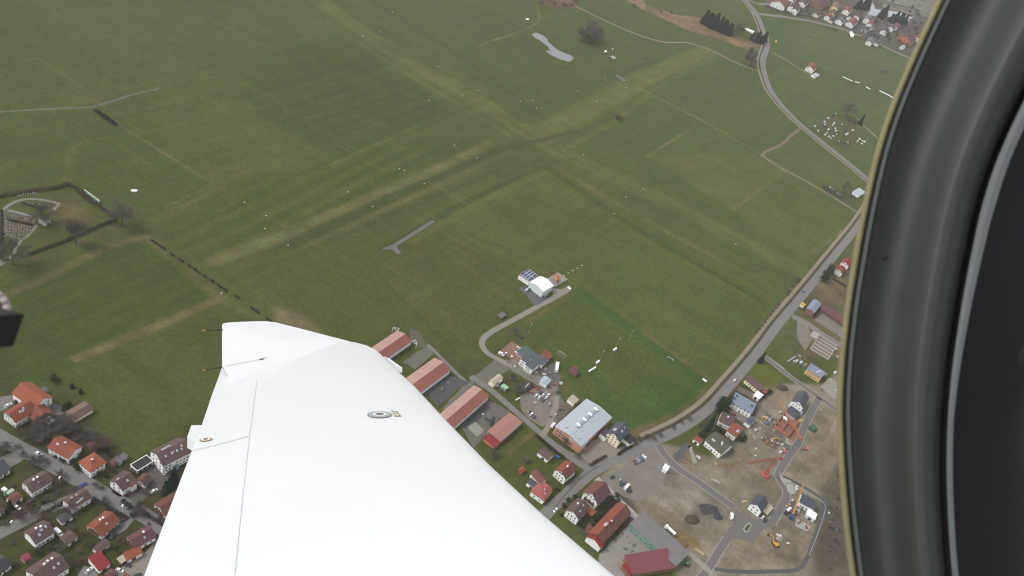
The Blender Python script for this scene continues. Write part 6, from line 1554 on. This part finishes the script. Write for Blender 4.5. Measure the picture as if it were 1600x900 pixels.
for k, q in enumerate(((1284, 440), (1287, 434), (1291, 428), (1295, 423), (1289, 438), (1294, 430))): bush('dark evergreen in clump beside main road', q, 9, .9, 'evergreen clump at the main road', kind=k)
for k in range(10): bush('grey green hedge bush beside twin red roofed houses', (1301 + k * 2.2, 436 + k * 1.3), 2.2, 1.5, 'hedge beside the twin houses', M_TWIG, kind=k)
for k in range(9): bush('dark shrub of road hedge at field edge', (1182 + k * 4.2, 520 - k * 5.5), 2, 1.6, 'shrubs of the field edge', M_TWIG, kind=k)
spruce('dark slim conifer at estate road junction', (1187, 566), 12, None, 1.2); spruce('dark conifer at roadside of brown roofed estate houses', (1104, 672), 13, None, 1.1, 1); spruce('second dark conifer behind roadside conifer', (1109, 664), 12, None, 1.1, 2)
for k, q in enumerate(((1124, 636), (1128, 632), (1133, 634), (1130, 640), (1137, 630), (1121, 642), (1126, 645))): bush('dark evergreen tree beside solar roofed house', q, 8, .95, 'evergreens beside the solar roofed house', kind=k)
for k, q in enumerate(((1198, 616), (1192, 620), (1203, 614), (1145, 674), (1124, 674), (1128, 676), (1120, 672), (1158, 690), (1162, 686), (1095, 682), (1099, 678))): bush('dark garden shrub among estate houses', q, 3.5, 1.4, 'garden shrubs of the estate', kind=k)
# village trees, lower left
for k, q in enumerate(((42, 685), (52, 690), (62, 680), (70, 690), (80, 676), (92, 668), (104, 672), (116, 676), (128, 682), (138, 684), (148, 690), (110, 664), (98, 680), (72, 668), (60, 672), (88, 682), (160, 700))): tree('leafless tree in thicket between inn and wide red roofed house', q, rg.uniform(7, 10), k, 'thicket behind the inn', 1.35, twig=M_TWIGR if k % 4 == 0 else None)
for k, q in enumerate(((90, 754), (95, 748), (60, 728), (52, 724), (84, 762), (50, 804), (60, 800), (68, 812), (98, 858), (112, 800), (75, 782), (162, 790), (216, 800), (222, 806), (118, 768), (28, 812), (5, 706), (10, 700))): tree('brown bare garden tree in the village', q, rg.uniform(4.5, 7), k, 'bare garden trees of the village', 1.4, twig=M_TWIGR if k % 2 else None)
for k, q in enumerate(((268, 760), (271, 752), (264, 768), (258, 772))): spruce('tall dark conifer beside apartment house drive', q, 12, 'conifers at the apartment house', 1.3, k)
spruce('dark conifer beside maroon roofed street house', (16, 798), 9, None, 1.4); spruce('small dark conifer on inn lawn', (113, 606), 4.5, None, 1.8, 1); spruce('second small dark conifer on inn lawn', (126, 614), 4.5, None, 1.8, 2); bush('dark evergreen behind inn at field corner', (86, 595), 5, 1.4)
for k in range(9): bush('clipped evergreen hedge bush beside inn', (98 + k * 1.4, 642 - k * 1.2), 3.5, .8, 'hedge beside the inn', kind=k)
for k, q in enumerate(((118, 706), (126, 710), (112, 722), (158, 700), (166, 706), (172, 712), (176, 722), (180, 738), (104, 722), (96, 720), (88, 714), (120, 734), (192, 784), (198, 790), (204, 795), (210, 800), (100, 846), (96, 850), (60, 866), (144, 856), (180, 858), (166, 745), (156, 742), (6, 778), (68, 786), (208, 806))): bush('dark garden bush beside village house', q, rg.uniform(2.2, 3.6), 1.4, 'garden bushes of the village', kind=k)
def hedge(label, px, h, w, m, name='hedge'):
    pts = smooth_line([gp(*q) for q in px], 1.0); c = pts[0]; mb = MB(); r = random.Random(len(pts))
    for p in pts:
        for k in range(20):
            q = Vector((p.x - c.x + r.uniform(-w / 2, w / 2), p.y - c.y + r.uniform(-w / 2, w / 2), r.uniform(.1, h)))
            a = Vector((r.uniform(-1, 1), r.uniform(-1, 1), r.uniform(-1, 1))).normalized() * .4; b_ = a.orthogonal().normalized() * .4
            mb.face([q - a, q + b_, q + a, q - b_])
    o = mb.build(name, m); o.location = (c.x, c.y, .02); return tag(o, label, 'hedge')
M_HEDGE = mat('hedge_brown', RGB(94, 77, 71), .95, .25, .8, .1); M_HEDGEG = mat('hedge_green', RGB(62, 64, 46), .95, .25, .8, .1)
hedge('red brown hedge along far side of cemetery', [(-10, 309), (30, 303), (60, 298), (95, 293), (105, 289), (120, 296)], 2.4, 3.2, M_HEDGE)
hedge('thick red brown hedge beside narrow greenhouse at cemetery', [(120, 297), (138, 312), (156, 324)], 2.6, 5.0, M_HEDGE)
hedge('thin red brown hedge at eastern cemetery corner', [(156, 324), (170, 334), (181, 343)], 1.8, 1.6, M_HEDGE)
hedge('long straight red brown hedge along cemetery edge', [(182, 344), (150, 356), (110, 374), (70, 389), (42, 399)], 2.0, 2.2, M_HEDGE)
hedge('red brown hedge along near cemetery path', [(3, 330), (3, 365), (2, 405)], 1.8, 1.6, M_HEDGE)
hedge('low dark hedge between grave rows', [(13, 344), (35, 349), (50, 352)], 1.2, 1.4, M_HEDGE)
hedge('low dark hedge above grave rows', [(37, 319), (55, 324), (68, 327)], 1.2, 1.4, M_HEDGE)
for k, (a_, b_) in enumerate((((233, 374), (262, 393)), ((266, 397), (272, 401)), ((278, 405), (287, 411)), ((294, 415.5), (297, 418)), ((301, 420), (313, 428)), ((317, 430.5), (322, 434)), ((327, 437), (335, 442)), ((339, 445), (347, 451)), ((350, 453), (355, 456)), ((366, 463), (373, 467)), ((390, 480), (405, 490)), ((416, 498), (424, 504)))):
    hedge(['longest piece of broken hedge line across meadow', 'short dark piece of broken hedge line across meadow'][k > 0], [lerp_px(a_, b_, .1), lerp_px(a_, b_, .5), lerp_px(a_, b_, .9)], 1.6, 1.0, M_HEDGE)['group'] = 'pieces of the broken hedge line'
hedge('dark hedge end at junction of field paths', [(150, 174), (160, 181), (172, 190), (181, 196)], 2.4, 4.0, mat('hedge_dark', RGB(52, 48, 46), .95, .25, .8, .1))
hedge('dark clipped hedge on gravel forecourt of sports hall', [(922, 727), (932, 722), (946, 714)], 1.8, 2.0, M_HEDGE); hedge('dark hedge island on sports hall forecourt', [(966, 711), (972, 706), (986, 698)], 1.6, 1.8, M_HEDGEG)
hedge('dark hedge between long barn and farmhouse garden', [(920, 830), (938, 812), (956, 792), (966, 783)], 2.4, 3.0, M_HEDGEG); hedge('garden hedge along village street corner', [(218, 785), (216, 795), (226, 803), (240, 812), (254, 820)], 1.8, 2.0, M_HEDGE)
hedge('dark hedge along lawn of salmon red house', [(152, 784), (172, 796), (198, 810)], 1.6, 1.6, M_HEDGE); hedge('dark hedge along side street garden', [(68, 804), (84, 794), (100, 785)], 1.6, 2.0, M_HEDGE)
hedge('hedge beside lane along garden with lawn', [(838, 682), (862, 702), (880, 716)], 1.4, 2.0, M_HEDGEG); hedge('hedge along valley of village road verge', [(1196, 10), (1215, 18), (1240, 22), (1262, 26)], 3.0, 6.0, M_HEDGE)
for k, q in enumerate(((958, 784), (954, 780), (950, 790), (962, 776), (945, 795), (944, 804), (938, 806), (930, 812), (886, 782), (880, 792), (876, 806), (898, 778), (912, 826), (905, 820))): bush('dark garden bush between road and long barn', q, rg.uniform(2.2, 4), 1.4, 'bushes between road and barn', kind=k)
tree('round bare tree beside taxiway bend', (803, 521), 6, 1, wide=1.5); bush('dark low bush near taxiway bend', (816, 528), 2.5, 1.6, None, M_TWIG); tree('bare tree on grass beside green container', (800, 594), 7, 2, wide=1.4); tree('bare tree beside dark grey shed', (806, 612), 8, 3, wide=1.4); bush('round grey shrub on garden lawn', (822, 721), 3.5, 1.4, None, M_TWIG); tree('bare tree beside salmon roofed hall', (770, 712), 7, 0, wide=1.4); tree('bare tree before sports hall porch', (883, 694), 6, 1, wide=1.4); tree('bare tree beside lane at sports hall forecourt', (902, 715), 5, 3, wide=1.3); bush('dark bush beside tiny red garden hut', (870, 766), 2.5, 1.3)
for k, q in enumerate(((1010, 684), (1020, 686), (998, 688), (1030, 680), (992, 694), (1075, 655), (1062, 660), (1050, 668))): twiggy('brown bare shrub along road at pitch corner', q, 4, 1.6, 'bare shrubs at the pitch corner', None, k)
for k in range(14): twiggy('brown scrub on rough ground beside ditch path', (rg.uniform(1292, 1325), rg.uniform(770, 890)), rg.uniform(1.5, 3), 2.0, 'scrub beside the ditch path', None, k)
for k, q in enumerate(((28, 700), (36, 712), (20, 760), (44, 790), (90, 770), (100, 802), (74, 820), (86, 826), (110, 828), (128, 836), (18, 850), (24, 884), (50, 880), (76, 858), (124, 864), (136, 850), (176, 834), (188, 846), (180, 800), (166, 790), (150, 760), (160, 764), (184, 744), (210, 742), (236, 760), (228, 772), (206, 738), (62, 716), (72, 722), (34, 676), (26, 668), (96, 660), (116, 690), (134, 700), (146, 706), (30, 806), (8, 820), (58, 862), (104, 872), (116, 882), (146, 876), (128, 880), (232, 820), (250, 812), (196, 864), (186, 866))):
    twiggy('brown undergrowth shrub between village houses', q, rg.uniform(2.0, 3.6), 1.7, 'undergrowth of the village', M_TWIGR if k % 2 else None, k)
# soil heaps
def heap(label, px, rx, h, m):
    p = gp(*px); r = random.Random(int(px[0])); mb = MB(); n = 14
    rings = [(1.0, 0.0), (.75, .45), (.45, .8), (.15, 1.0)]
    V = [[(rx * q * r.uniform(.85, 1.15) * math.cos(2 * math.pi * k / n), rx * .7 * q * r.uniform(.85, 1.15) * math.sin(2 * math.pi * k / n), h * z * r.uniform(.85, 1.1)) for k in range(n)] for q, z in rings]
    for j in range(3):
        for k in range(n): mb.face([V[j][k], V[j][(k + 1) % n], V[j + 1][(k + 1) % n], V[j + 1][k]])
    mb.face(V[3]); o = mb.build('soil_heap', m); o.location = (p.x, p.y, -.02); o.rotation_euler.z = .6; tag(o, label, 'heap')
heap('brown soil heap beside pale estate road verge', (1082, 812), 6, 2, M_EARTH); heap('dark asphalt rubble heap on bare soil', (1122, 808), 4, 1.4, mat('rubble', RGB(72, 70, 72), .95, .3, .8)); heap('rubble heap beside white cars in gravel yard', (862, 613), 5, 1.8, M_YARD); heap('soil heap behind yellow green lawn', (1222, 606), 6, 1.8, M_EARTH); heap('pale gravel heap beside excavator', (1218, 842), 3, 1.3, M_CONC); heap('soil heap beside farm lane', (1062, 850), 7, 1.8, mat('ochre_soil', RGB(128, 104, 68), .95, .2, .5)); heap('sand pile on estate plot', (1283, 640), 2, 1.0, M_CONC)
# ------------------------------------------------------------------ the aircraft the picture is taken from
def cs(px, py, depth):
    return CAM + FWD * depth + RIGHT * ((px - 800.0) / FPX * depth) - UP * ((py - 450.0) / FPX * depth)
WN = Vector((0.04, -0.99, -0.14)).normalized()       # wing normal in camera axes (right, down, forward)
WH = 1.15
def wp(px, py, lift=0.0):
    v = Vector(((px - 800.0) / FPX, (py - 450.0) / FPX, 1.0))
    t = (-WH + lift) / v.dot(WN)
    return cs(px, py, t)
WNW = RIGHT * WN.x - UP * WN.y + FWD * WN.z
M_GEL = mat('wing_gelcoat', (0.70, 0.712, 0.72, 1), 0.35, 0.02, 1.6, 0.5, coat=0.3)
M_SEAM = mat('wing_seam', (0.60, 0.615, 0.62, 1), 0.7, 0.05)
M_BLK = mat('black_rubber', (0.012, 0.012, 0.012, 1), 0.7, 0.1)
cg = cs(1000, 1500, 2.0)
plane = empty('aircraft', cg)
tag(plane, 'white aircraft seen from its cabin, wing with winglet below window frame', 'aircraft')
def apart(mb, name, mats, parent=plane, smooth=False):
    mb.v = [tuple(Vector(p) - cg) for p in mb.v]
    return mb.build(name, mats, parent, smooth)
ST = [((183, 1010), (1085, 1012)), ((225, 900), (960, 900)), ((263, 800), (850, 806)), ((293, 722), (765, 727)), ((315, 665), (700, 660)), ((333, 612), (648, 604)), ((342, 588), (624, 582)), ((347, 573), (608, 562))]
FOLD = [(347, 573), (357, 587), (367, 600), (384, 597), (400, 591), (450, 570), (500, 545), (530, 536.5), (550, 535.5), (572, 541), (590, 549)]
NC = 28
def prof(s):           # s 0 trailing edge .. 1 leading edge
    xi = min(max(1 - s, 0), 1)
    return 5 * (0.2969 * math.sqrt(xi) - 0.126 * xi - 0.3516 * xi ** 2 + 0.2843 * xi ** 3 - 0.1036 * xi ** 4)
def station(te, le, amp, k):
    a, b = wp(*te), wp(*le)
    ch = (b - a).length
    top, bot = [], []
    for j in range(NC + 1):
        s = 1 - (1 - j / NC) ** 1.6
        p = a.lerp(b, s); q = prof(s) * ch
        top.append(p + WNW * q * amp); bot.append(p - WNW * q * amp * 0.9)
    return top, bot
rows = [station(te, le, 0.045, k) for k, (te, le) in enumerate(ST)]
# last row follows the fold towards the winglet
fw = [wp(*q) for q in FOLD]
def along(line, t):
    L = [0]
    for a, b in zip(line[:-1], line[1:]): L.append(L[-1] + (b - a).length)
    d = t * L[-1]
    for i in range(len(line) - 1):
        if d <= L[i + 1] or i == len(line) - 2:
            return line[i].lerp(line[i + 1], (d - L[i]) / max(L[i + 1] - L[i], 1e-9))
lt, lb = [], []
for j in range(NC + 1):
    s = 1 - (1 - j / NC) ** 1.6
    p = along(fw, s); q = prof(s) * 0.55
    lt.append(p + WNW * q * 0.03); lb.append(p - WNW * (q * 0.03 + 0.002))
# the fold row crosses the tip station, so cut that station out near the leading edge
rows = rows[:-1] + [(lt, lb)]
mb = MB()
nr = len(rows); n1 = NC + 1
for top, bot in rows: mb.v += [tuple(p) for p in top] + [tuple(p) for p in bot]
for i in range(nr - 1):
    o0, o1 = i * 2 * n1, (i + 1) * 2 * n1
    for j in range(NC):
        mb.f.append((o0 + j, o0 + j + 1, o1 + j + 1, o1 + j)); mb.m.append(0)
        mb.f.append((o0 + n1 + j, o1 + n1 + j, o1 + n1 + j + 1, o0 + n1 + j + 1)); mb.m.append(0)
    mb.f.append((o0, o1, o1 + n1, o0 + n1)); mb.m.append(0)
from mathutils.bvhtree import BVHTree
wing_pts = list(mb.v); wing_faces = list(mb.f)
bvh = BVHTree.FromPolygons(wing_pts, wing_faces)
wing = apart(mb, 'wing', M_GEL, plane, True)
wing.data.set_sharp_from_angle(angle=math.radians(50))
# winglet: one flat panel canted up from the fold
HW = 0.17
fa, fb, fc = wp(367, 600), wp(545, 533.5), wp(347, 505, lift=HW)
wl_n = (fb - fa).cross(fc - fa).normalized()
if wl_n.dot(CAM - fa) < 0: wl_n = -wl_n
def on_panel(px, py):
    d = cs(px, py, 1.0) - CAM
    return CAM + d * ((fa - CAM).dot(wl_n) / d.dot(wl_n))
WLET = [(347, 572), (347, 538), (347, 508), (349, 505.2), (358, 503.8), (375, 502.8), (400, 502), (416, 502), (430, 503.5), (470, 513.5), (510, 524), (545, 533), (548, 534.5), (520, 540), (500, 546), (450, 569.5), (400, 591.5), (367, 601)]
wl = [on_panel(*q) for q in WLET]
wc = sum(wl, Vector()) / len(wl)
mb = MB(); back = [p.lerp(wc, .05) - wl_n * .03 for p in wl]
for k in range(len(wl)):
    k2 = (k + 1) % len(wl)
    mb.face([wl[k], wl[k2], wc + wl_n * .004]); mb.face([wl[k], wl[k2], back[k2], back[k]])
mb.face(back[::-1])
wl_bvh = BVHTree.FromPolygons([tuple(q) for q in mb.v], list(mb.f))
apart(mb, 'winglet', M_GEL, wing, False)
def hit(px, py, lift=0.003):
    d = (cs(px, py, 1.0) - CAM).normalized()
    best = None
    for t in (bvh, wl_bvh):
        loc, nor, _, dist = t.ray_cast(CAM, d)
        if loc is not None and (best is None or dist < best[2]): best = (loc, nor, dist)
    if best is None: return None
    loc, nor, _ = best
    if nor.dot(d) > 0: nor = -nor
    return loc + nor * lift, nor
def surf_strip(name, px, w, m, parent=wing):
    pts = []
    for a, b in zip(px[:-1], px[1:]):
        n_ = max(2, int(math.hypot(b[0] - a[0], b[1] - a[1]) / 8))
        pts += [(a[0] + (b[0] - a[0]) * k / n_, a[1] + (b[1] - a[1]) * k / n_) for k in range(n_)]
    pts.append(px[-1])
    H_ = [hit(*q) for q in pts]; H_ = [q for q in H_ if q]
    if len(H_) < 2: return
    mb = MB()
    for (p, n_), (q, _) in zip(H_[:-1], H_[1:]):
        s_ = (q - p).cross(n_).normalized() * w / 2
        mb.face([p - s_, q - s_, q + s_, p + s_])
    apart(mb, name, m, parent)
surf_strip('panel_seam', [(401, 593), (389, 683), (378, 780), (366, 899)], 0.0028, M_SEAM)
surf_strip('panel_seam', [(300, 705), (345, 694), (389, 682)], 0.004, mat('seam_dark', (0.42, 0.44, 0.45, 1), .7))
surf_strip('panel_seam', [(352, 572), (400, 563), (418, 558)], 0.004, M_SEAM)
surf_strip('panel_seam', [(589, 562), (604, 579), (612, 579)], 0.004, M_SEAM)
surf_strip('panel_seam', [(405, 562), (412, 561)], 0.009, mat('seam_black', RGB(90, 94, 98), .7))
def surf_oval(name, c, rings, parent=wing, lift=0.004):
    """rings: list of (outer radius, inner radius, material)"""
    h_ = hit(*c)
    if not h_: return
    p, n_ = h_
    ax = (RIGHT - n_ * RIGHT.dot(n_)).normalized(); ay = n_.cross(ax)
    mb = MB(); mats = []
    for k, (ro, ri, m) in enumerate(rings):
        mats.append(m)
        for q in range(28):
            a, b = 2 * math.pi * q / 28, 2 * math.pi * (q + 1) / 28
            f = lambda r, t: p + (ax * math.cos(t) + ay * math.sin(t)) * r + n_ * (0.001 * k)
            if ri > 0: mb.face([f(ro, a), f(ro, b), f(ri, b), f(ri, a)], k)
            else: mb.face([f(ro, a), f(ro, b), p + n_ * (0.001 * k)], k)
    apart(mb, name, mats, parent)
M_CAPG = mat('cap_grey', RGB(190, 198, 203), .4, .1, 40); M_CAPD = mat('cap_dark', RGB(130, 124, 120), .5, .1, 40); M_CAPO = mat('cap_orange', RGB(206, 160, 104), .5, .1, 40); M_CAPR = mat('cap_rim', RGB(150, 158, 170), .5, .1, 40)
surf_oval('fuel_cap', (593, 648.5), [(.054, .048, M_CAPR), (.048, .028, M_CAPG), (.028, .019, M_TIN), (.019, 0, M_CAPD)])
surf_oval('inspection_cap', (321.5, 687.5), [(.025, .018, M_CAPO), (.018, .010, M_TIN), (.010, 0, M_CAPD)])
def surf_quad(name, px, m, lift=.003):
    H_ = [hit(*q, lift) for q in px]
    if all(H_):
        mb = MB(); mb.face([q[0] for q in H_]); apart(mb, name, m, wing)
surf_quad('placard', [(610, 642.5), (621, 643.5), (627, 651.5), (616, 651.5)], mat('placard_cream', RGB(226, 224, 198), .6, .03))
M_INK = mat('placard_ink', RGB(140, 138, 122), .6, .03)
for k, (x0, y0, x1, y1) in enumerate(((611, 642.9, 614, 644.2), (617, 644, 620.5, 645.2), (614.5, 646.5, 617, 647.9), (616.5, 649.4, 619, 650.8), (620, 646.4, 622.5, 647.6), (622, 649.6, 625, 650.8))):
    surf_quad('placard_mark', [(x0, y0), (x1, y0), (x1 + 1, y1), (x0 + 1, y1)], M_INK, .005)
# static wicks, horn, leading edge tooth
for (a, b, lf) in (((348, 515), (316, 516.5), HW * .9), ((348, 574), (316, 578.5), 0.0)):
    p, q = wp(*a, lift=lf), wp(*b, lift=lf)
    mb = MB(); mb.rod(p, p.lerp(q, .86), .003, .0025, n=6); mb.rod(p.lerp(q, .86), q, .004, .003, n=6, mi=1); apart(mb, 'static_wick', [mat('wick_grey', RGB(72, 72, 70), .7), M_CAPO], wing)
mb = MB(); A = [wp(*q, lift=-.012) for q in ((299, 664.5), (322, 664), (312, 695), (304, 690), (292.5, 683))]
mb.hexa([p - WNW * .045 for p in A], A); apart(mb, 'aileron_horn', M_GEL, wing)
mb = MB(); A = [wp(*q, lift=.004) for q in ((600, 556.5), (610, 561), (628.5, 574.5), (616, 570))]
mb.hexa([p - WNW * .03 for p in A], A); apart(mb, 'leading_edge_tooth', M_GEL, wing)
# window frame of the cabin
EDGE = [(-260, 1610), (-160, 1545), (-80, 1503), (0, 1463), (100, 1417), (200, 1376), (300, 1351), (400, 1332), (500, 1316), (600, 1307), (650, 1306), (700, 1308), (800, 1315), (900, 1327), (980, 1340), (1060, 1358), (1160, 1390)]
TRIM = [(-260, 1880), (-160, 1800), (-80, 1738), (0, 1684), (100, 1628), (165, 1595), (200, 1578), (230, 1564), (300, 1538), (400, 1516), (500, 1498), (600, 1484), (700, 1478), (800, 1480), (900, 1487), (980, 1498), (1060, 1513), (1160, 1540)]
def X(tab, y):
    for (y0, x0), (y1, x1) in zip(tab[:-1], tab[1:]):
        if y <= y1: return x0 + (x1 - x0) * (y - y0) / (y1 - y0)
    return tab[-1][1]
def smooth_tab(tab):
    return [(y, (X(tab, y - 45) + X(tab, y - 22) + X(tab, y) + X(tab, y + 22) + X(tab, y + 45)) / 5) for y in range(-255, 1156, 15)]
EDGE = smooth_tab(EDGE); TRIM = smooth_tab(TRIM)
ys = list(range(-250, 1151, 20))
def band(name, cols, m, smooth=True, parent=None, back=None):
    """cols: list of functions y -> (px, depth); lofted between neighbours"""
    mb = MB()
    G_ = [[cs(*(lambda t: (t[0], y, t[1]))(c(y))) for c in cols] for y in ys]
    nC = len(cols)
    for r in G_: mb.v += [tuple(p) for p in r]
    for i in range(len(ys) - 1):
        for j in range(nC - 1):
            mb.f.append((i * nC + j, i * nC + j + 1, (i + 1) * nC + j + 1, (i + 1) * nC + j)); mb.m.append(0)
    return apart(mb, name, m, parent, smooth)
frame = band('window_frame', [lambda y: (X(EDGE, y) + 3, .56), lambda y: (X(EDGE, y) + 2, .53), lambda y: (X(EDGE, y) + 16, .527), lambda y: (X(EDGE, y) + 60, .56), lambda y: (X(EDGE, y) + 500, .60)], M_BLK, False, plane)
E_ = lambda o, d: (lambda y: (X(EDGE, y) + o, d))
def mixc(t, d, bulge=0.0):
    return lambda y: (X(EDGE, y) + 24 + (X(TRIM, y) - X(EDGE, y) - 34) * t, d)
M_SEAL = mat('seal_tan', RGB(148, 140, 106), .8, .10, 60, .2)
M_RIM = mat('rim_grey', RGB(88, 96, 93), .6, .06, 40, .3)
M_REV = mat('reveal_grey', RGB(72, 76, 72), .6, .05, 25, .3)
M_TRIMM = mat('trim_grey', RGB(112, 117, 118), .5, .04, 30, .4)
M_LIN = mat('lining_dark', RGB(47, 47, 50), .7, .06, 20, .2)
band('seal', [E_(0, .522), E_(0, .518), E_(4, .516), E_(9, .516), E_(12, .522)], M_SEAL, True, frame)
band('rim', [E_(14, .526), E_(15.5, .514), E_(19, .512), E_(22, .513), E_(25, .52)], M_RIM, True, frame)
band('reveal', [mixc(0, .514), mixc(.08, .519), mixc(.2, .524), mixc(.32, .524), mixc(.45, .517), mixc(.58, .505), mixc(.68, .496), mixc(.74, .494), mixc(.82, .499), mixc(.92, .508), mixc(1.0, .514)], M_REV, True, frame)
T_ = lambda o, d: (lambda y: (X(TRIM, y) + o, d))
band('groove', [T_(-10, .513), T_(-5, .524), T_(1, .514)], M_BLK, True, frame)
TW = lambda f, d: (lambda y: (X(TRIM, y) + f * max(10.0, min(22.0, 10 + (650 - y) * .035)), d))
band('trim', [TW(0, .52), TW(.04, .506), TW(.5, .505), TW(.96, .506), TW(1.0, .52)], M_TRIMM, False, frame)
band('lining', [TW(1.02, .515), TW(1.5, .525), TW(4, .54), TW(9, .56), TW(18, .56), TW(30, .5)], M_LIN, True, frame)
mb = MB(); p = cs(1640, 565, .36); mb.lathe([(.0, .012), (.008, .012), (.011, .006), (.011, -.02)], 14); R_ = (CAM - p).to_track_quat('Z', 'Y').to_matrix()
mb.v = [tuple(p + R_ @ Vector(q)) for q in mb.v]; apart(mb, 'latch_knob', M_BLK, frame, True)
mb = MB(); p = cs(1383, 402, .498); mb.lathe([(.0, .003), (.0016, .002), (.0018, -.006)], 10); R_ = (CAM - p).to_track_quat('Z', 'Y').to_matrix(); mb.v = [tuple(p + R_ @ Vector(q)) for q in mb.v]; apart(mb, 'screw', M_BLK, frame, True)
# latch block at the other window edge
mb = MB(); Q = [cs(*q, .40) for q in ((-60, 476), (8, 483), (38, 491), (21, 541), (-60, 530))]; mb.hexa(Q, [q - FWD * .02 for q in Q]); latch = apart(mb, 'latch_block', M_BLK, plane)
def arc_tube(name, pts, d, r, m):
    mb = MB(); P_ = [cs(x, y, d) for x, y in pts]
    for a, b in zip(P_[:-1], P_[1:]): mb.rod(a, b, r, n=8)
    apart(mb, name, m, latch, True)
arc_tube('latch_ring', [(-30, 450), (-8, 456), (4, 466), (10, 476), (12, 490)], .41, .0017, mat('ring_white', RGB(190, 180, 176), .5))
arc_tube('latch_core', [(-30, 470), (-6, 468), (2, 476), (4, 490)], .411, .0026, mat('ring_maroon', RGB(96, 44, 48), .6))
# ------------------------------------------------------------------ air
hz = MB()
gx0, gx1, gy0, gy1 = GX[0] - 50, GX[-1] + 50, GY[0] - 50, GY[-1] + 50
hz.box(gx0, gy0, -1.0, gx1, gy1, CAM_H + 6.0)
hm = bpy.data.materials.new('haze_air'); hm.use_nodes = True
hn = hm.node_tree.nodes; hn.clear()
ho = hn.new('ShaderNodeOutputMaterial'); pv = hn.new('ShaderNodeVolumePrincipled')
pv.inputs['Color'].default_value = (0.93, 0.93, 0.92, 1)
pv.inputs['Density'].default_value = 0.00007
pv.inputs['Anisotropy'].default_value = 0.2
hm.node_tree.links.new(pv.outputs[0], ho.inputs['Volume'])
o = hz.build('haze', hm); o['kind'] = 'stuff'
SC.cycles.volume_bounces = 1

# ------------------------------------------------------------------ plants and piles are named by the building they stand near
_homes = [(o.location.copy(), o['label']) for o in COL.objects if o.parent is None and o.get('category') in ('house', 'garage', 'hall', 'barn', 'inn', 'shed', 'building', 'foundation', 'carport', 'stable', 'club house', 'hut', 'hangar', 'kiosk', 'container', 'tent', 'chapel') and o.get('group') != 'huts of the allotment gardens']
for o, what in PLANTS:
    near = min(_homes, key=lambda t: (t[0] - o.location).length)[1].replace(',', '')
    w = (what + ' ' + near).split()[:16]
    while w[-1] in ('and', 'with', 'beside', 'behind', 'of', 'in', 'the', 'two', 'at', 'on', 'near', 'by', 'between', 'before', 'many', 'small', 'to', 'long', 'dark', 'white', 'bright'): w.pop()
    o['label'] = ' '.join(w)
